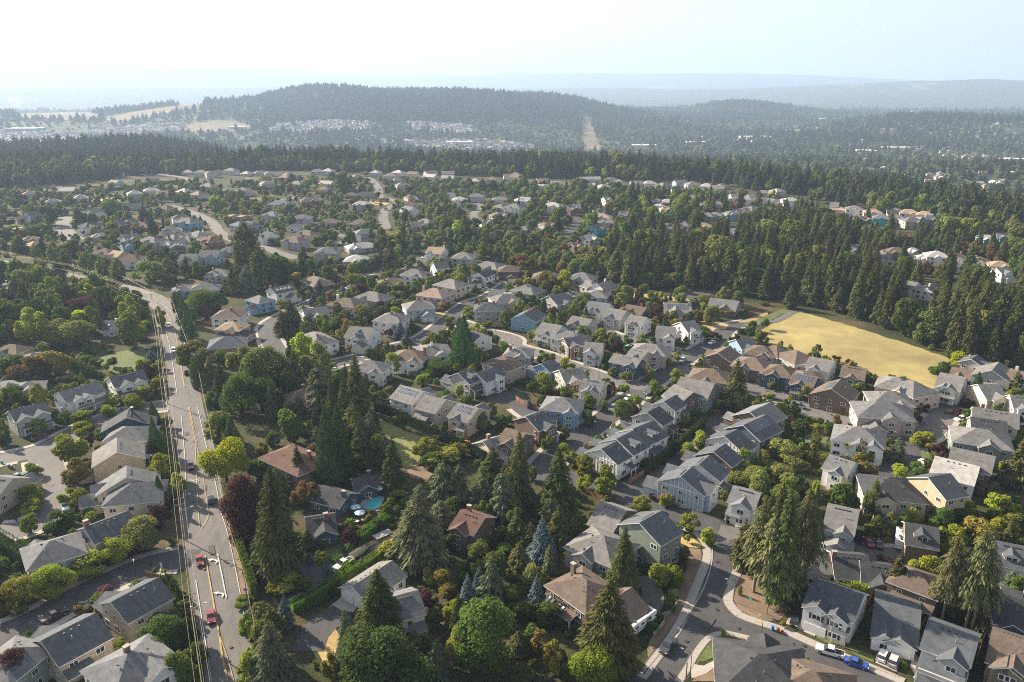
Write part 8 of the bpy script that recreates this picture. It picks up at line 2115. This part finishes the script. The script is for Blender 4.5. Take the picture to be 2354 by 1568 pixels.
ob('hearth', MB().box(-1.2, -.5, -.7, .7, 0, 1.5).box(.5, 1.2, -.7, .7, 0, 1.5).box(-.5, .5, .2, .7, 0, 1.5).me('hearth', ['stone']), o); ob('stack', MB().add([(-1.1, -.7, 1.5), (1.1, -.7, 1.5), (1.1, .7, 1.5), (-1.1, .7, 1.5), (-.5, -.45, 4), (.5, -.45, 4), (.5, .45, 4), (-.5, .45, 4)], [(0, 3, 2, 1), (4, 5, 6, 7), (0, 1, 5, 4), (1, 2, 6, 5), (2, 3, 7, 6), (3, 0, 4, 7)]).me('stack', ['stone']), o); ob('cap', MB().box(-.65, .65, -.6, .6, 4, 4.2).me('cap', ['stone']), o)
tag(o, 'stone outdoor fireplace with tapering chimney in the garden', 'fireplace')
P = tp((1, 3), 1570, 452); o = empty('garden_arch', P, -.5)
for s in (-1, 1): ob('post', MB().box(s * .9 - .08, s * .9 + .08, -.35, .35, 0, 2.2).me('post', ['trim']), o)
ob('arch_top', MB().tube([(-.9, 0, 2.2), (-.6, 0, 2.7), (0, 0, 2.95), (.6, 0, 2.7), (.9, 0, 2.2)], .12, 6).box(-1.1, 1.1, -.35, .35, 2.95, 3.1).me('arch_top', ['trim']), o)
tag(o, 'white arched garden gate under the big cedar', 'garden arch')
fence('@1,3 1600,470 1640,490 1690,520', 'low white picket fence by the garden arch', 1.0, 'trim')
def pergola(tl, x, y, yaw, label, L=4.5, W=3.2, h=2.6):
    P = tp(tl, x, y); o = empty('pergola', P, yaw)
    for sx in (-1, 1):
        for sy in (-1, 1): ob('post', MB().box(-.08, .08, -.08, .08, 0, h).me('post', ['trim']), o, (sx * L * .46, sy * W * .46, 0))
    for k in range(9): ob('slat', cached(('slat', W), lambda: MB().box(-.09, .09, -W / 2, W / 2, 0, .12).me('slat', ['trim'])), o, ((k - 4) * L / 9, 0, h))
    tag(o, label, 'pergola')
pergola((0, 2), 1335, 1130, 0.05, 'white slatted pergola behind the beige gabled house'); pergola((2, 2), 615, 545, -.3, 'white pergola beside the cream house')
P = tp((3, 2), 385, 915); o = empty('trampoline', P)
ob('jump_mat', MB().lathe([(2.0, .82), (2.0, .85)], 18).me('jump_mat', ['dark']), o)
b = MB(); b.tube([(2.15 * cos(2 * pi * k / 18), 2.15 * sin(2 * pi * k / 18), .85) for k in range(19)], .07, 5); ob('frame', b.me('frame', ['silver']), o)
for k in range(6): ob('leg', cached('trleg', lambda: MB().tube([(0, 0, 0), (0, 0, .85)], .05, 5).me('leg', ['silver'])), o, (2.15 * cos(k * 1.047), 2.15 * sin(k * 1.047), 0)); ob('net_pole', cached('trnp', lambda: MB().tube([(0, 0, .85), (0, 0, 2.6)], .04, 5).me('net_pole', ['dark'])), o, (2.2 * cos(k * 1.047), 2.2 * sin(k * 1.047), 0))
tag(o, 'round black trampoline with net poles in the yard', 'trampoline')
P = tp((3, 2), 352, 1000); o = empty('basketball_hoop', P)
ob('post', MB().tube([(0, 0, 0), (0, .2, 2.6), (0, -.5, 3.2)], .06, 6).me('post', ['dark']), o); bb = ob('backboard', MB().box(-.8, .8, -.6, -.55, 2.8, 3.8).me('backboard', ['trim']), o)
b = MB(); b.tube([(.23 * cos(2 * pi * k / 12), -.85 + .23 * sin(2 * pi * k / 12), 3.0) for k in range(13)], .02, 4); ob('rim', b.me('rim', ['red']), bb)
tag(o, 'basketball hoop with white backboard beside the trampoline', 'basketball hoop')
P = tp((2, 3), 1250, 380); o = empty('paddling_pool', P); ob('ring', MB().lathe([(.95, 0), (1.05, .15), (.95, .3), (.8, .25), (.8, .05)], 16).me('ring', ['fabric']), o, color=(.75, .28, .5)); ob('water', MB().lathe([(.8, .1), (.8, .14)], 16).me('water', ['fabric']), o, color=(.7, .35, .55)); tag(o, 'pink paddling pool on the tall green house lawn', 'paddling pool')
P = tp((0, 3), 1570, 1000); o = empty('hot_tub', P, .35); ob('tub', MB().box(-1.1, 1.1, -1.0, 1.0, 0, .9).me('tub', ['pole']), o); ob('rim', MB().box(-1.15, 1.15, -1.05, 1.05, .9, .97).me('rim', ['trim']), o); ob('water', MB().box(-.85, .85, -.75, .75, .97, .98).me('water', ['water']), o); tag(o, 'hot tub beside the beige corner house', 'hot tub')
P = tp((0, 3), 245, 1420)
for (tl, x, y, col, nm, lab) in (((1, 2), 1580, 745, (.5, .03, .03), 'patio_chair', 'red patio chair behind the pale grey house'), ((1, 2), 1610, 748, (.5, .03, .03), 'patio_chair', 'second red patio chair behind the pale grey house'), ((1, 2), 1555, 735, (.05, .3, .55), 'patio_chair', 'blue patio chair behind the pale grey house'), ((2, 2), 255, 595, (.7, .7, .68), 'patio_chair', 'white patio chair by the blue house'), ((2, 2), 1705, 595, (.05, .35, .3), 'patio_chair', 'teal chair on the deck of the taupe house')):
    o = empty(nm, tp(tl, x, y, .05), random.uniform(0, 6)); ob('seat', cached('cseat', lambda: MB().box(-.3, .3, -.3, .3, .4, .46).me('seat', ['fabric'])), o, color=col); ob('backrest', cached('cback', lambda: MB().box(-.3, .3, .26, .32, .46, 1.0).me('backrest', ['fabric'])), o, color=col)
    for sx in (-1, 1):
        for sy in (-1, 1): ob('leg', cached('cleg', lambda: MB().box(-.03, .03, -.03, .03, 0, .4).me('leg', ['fabric'])), o, (sx * .26, sy * .26, 0), color=col)
    tag(o, lab, 'chair', 'patio chairs behind the houses')
# street name sign on the mulch corner
P = tp((2, 3), 2180, 912); o = empty('street_sign', P); ob('post', MB().tube([(0, 0, 0), (0, 0, 2.9)], .04, 6).me('post', ['silver']), o); ob('sign_plate', MB().box(-.45, .45, -.02, .02, 2.9, 3.12).me('sign_plate', [mat('sign_green', (.03, .28, .2), .5)]), o, (0, 0, 0), (0, 0, .3)); ob('sign_plate', MB().box(-.45, .45, -.02, .02, 3.14, 3.36).me('sign_plate', [bpy.data.materials['sign_green']]), o, (0, 0, 0), (0, 0, 1.9)); tag(o, 'green street name sign on the mulch corner', 'sign')
P = tp((0, 3), 2262, 760); o = empty('notice_sign', P); ob('post', MB().tube([(0, 0, 0), (0, 0, 1.6)], .04, 6).me('post', ['pole']), o); ob('sign_plate', MB().box(-.5, .5, -.02, .02, 1.0, 1.6).me('sign_plate', ['fabric']), o, color=(.04, .1, .4)); tag(o, 'small blue sign at the end of the cypress hedge', 'sign')
# far landmarks
P = gp(2095, 264); s_ = 1 / pxm(P); R = 3.6 * s_; Hh = 9 * s_; o = empty('water_tower', P); ob('tank', MB().lathe([(R, 0), (R, Hh * .72), (R * .85, Hh * .9), (R * .3, Hh)], 20).me('tank', ['trim'], True), o); ob('tank_base', MB().lathe([(R * 1.05, -8), (R * 1.05, .8)], 20).me('tank_base', ['concrete']), o); tag(o, 'white domed water tower above the far right woods', 'water tower')
P = gp(902, 205); hh = 22 / pxm(P); o = empty('radio_mast', P); ob('mast', MB().tube([(0, 0, 0), (0, 0, hh)], [1.2, .3], 4).me('mast', ['red']), o)
for k in range(3): ob('antenna', MB().tube([(-1.5, 0, hh * (.5 + .2 * k)), (1.5, 0, hh * (.5 + .2 * k))], .4, 5).me('antenna', ['silver']), o)
tag(o, 'thin radio mast on the central hill', 'mast')
def pylon(px, py, hp, label):
    P = gp(px, py); h = hp / pxm(P); o = empty('pylon', P); w = h * .09
    for sx in (-1, 1):
        for sy in (-1, 1): ob('leg', MB().tube([(sx * w, sy * w, 0), (sx * w * .2, sy * w * .2, h)], .35, 4).me('leg', ['silver']), o)
    for k in (.68, .82, .96): ob('crossarm', MB().box(-h * .14, h * .14, -.4, .4, h * k, h * k + .7).me('crossarm', ['silver']), o)
    tag(o, label, 'pylon', 'pylons in the mown power-line strip')
pylon(1345, 350, 30, 'nearer steel pylon in the mown power-line strip'); pylon(1338, 300, 20, 'middle steel pylon in the mown power-line strip'); pylon(1336, 268, 12, 'farthest steel pylon in the mown power-line strip'); pylon(1352, 348, 28, 'second near pylon standing close to the first')
# smoke column over the left plain
P = gp(38, 268); b = MB(); k_ = 1 / pxm(P)
b.lathe([(3 * k_, 0), (6 * k_, 10 * k_), (11 * k_, 24 * k_), (18 * k_, 38 * k_), (9 * k_, 46 * k_)], 18)
sm = bpy.data.materials.new('smoke_volume'); sm.use_nodes = True; nt = sm.node_tree; nt.nodes.clear()
pv = nt.nodes.new('ShaderNodeVolumePrincipled'); mo = nt.nodes.new('ShaderNodeOutputMaterial'); pv.inputs['Color'].default_value = (.9, .8, .72, 1); pv.inputs['Density'].default_value = .0035; nt.links.new(pv.outputs[0], mo.inputs['Volume'])
tag(ob('smoke', b.me('smoke', [sm], True), None, P + Vector((0, 0, 2)), (0, .12, 0)), kind='stuff')
# ------------------------------------------------------------------ haze: one closed box of pale air round everything
hz = bpy.data.materials.new('haze_air'); hz.use_nodes = True
nt = hz.node_tree; nt.nodes.clear()
pv = nt.nodes.new('ShaderNodeVolumePrincipled'); mo = nt.nodes.new('ShaderNodeOutputMaterial')
pv.inputs['Color'].default_value = (.43, .57, .80, 1)
pv.inputs['Density'].default_value = 1.0e-4
pv.inputs['Anisotropy'].default_value = .2
nt.links.new(pv.outputs[0], mo.inputs['Volume'])
hb = MB().box(-42000, 42000, -2000, 42000, -140, 900).me('haze', [hz])
tag(ob('haze', hb), kind='stuff')
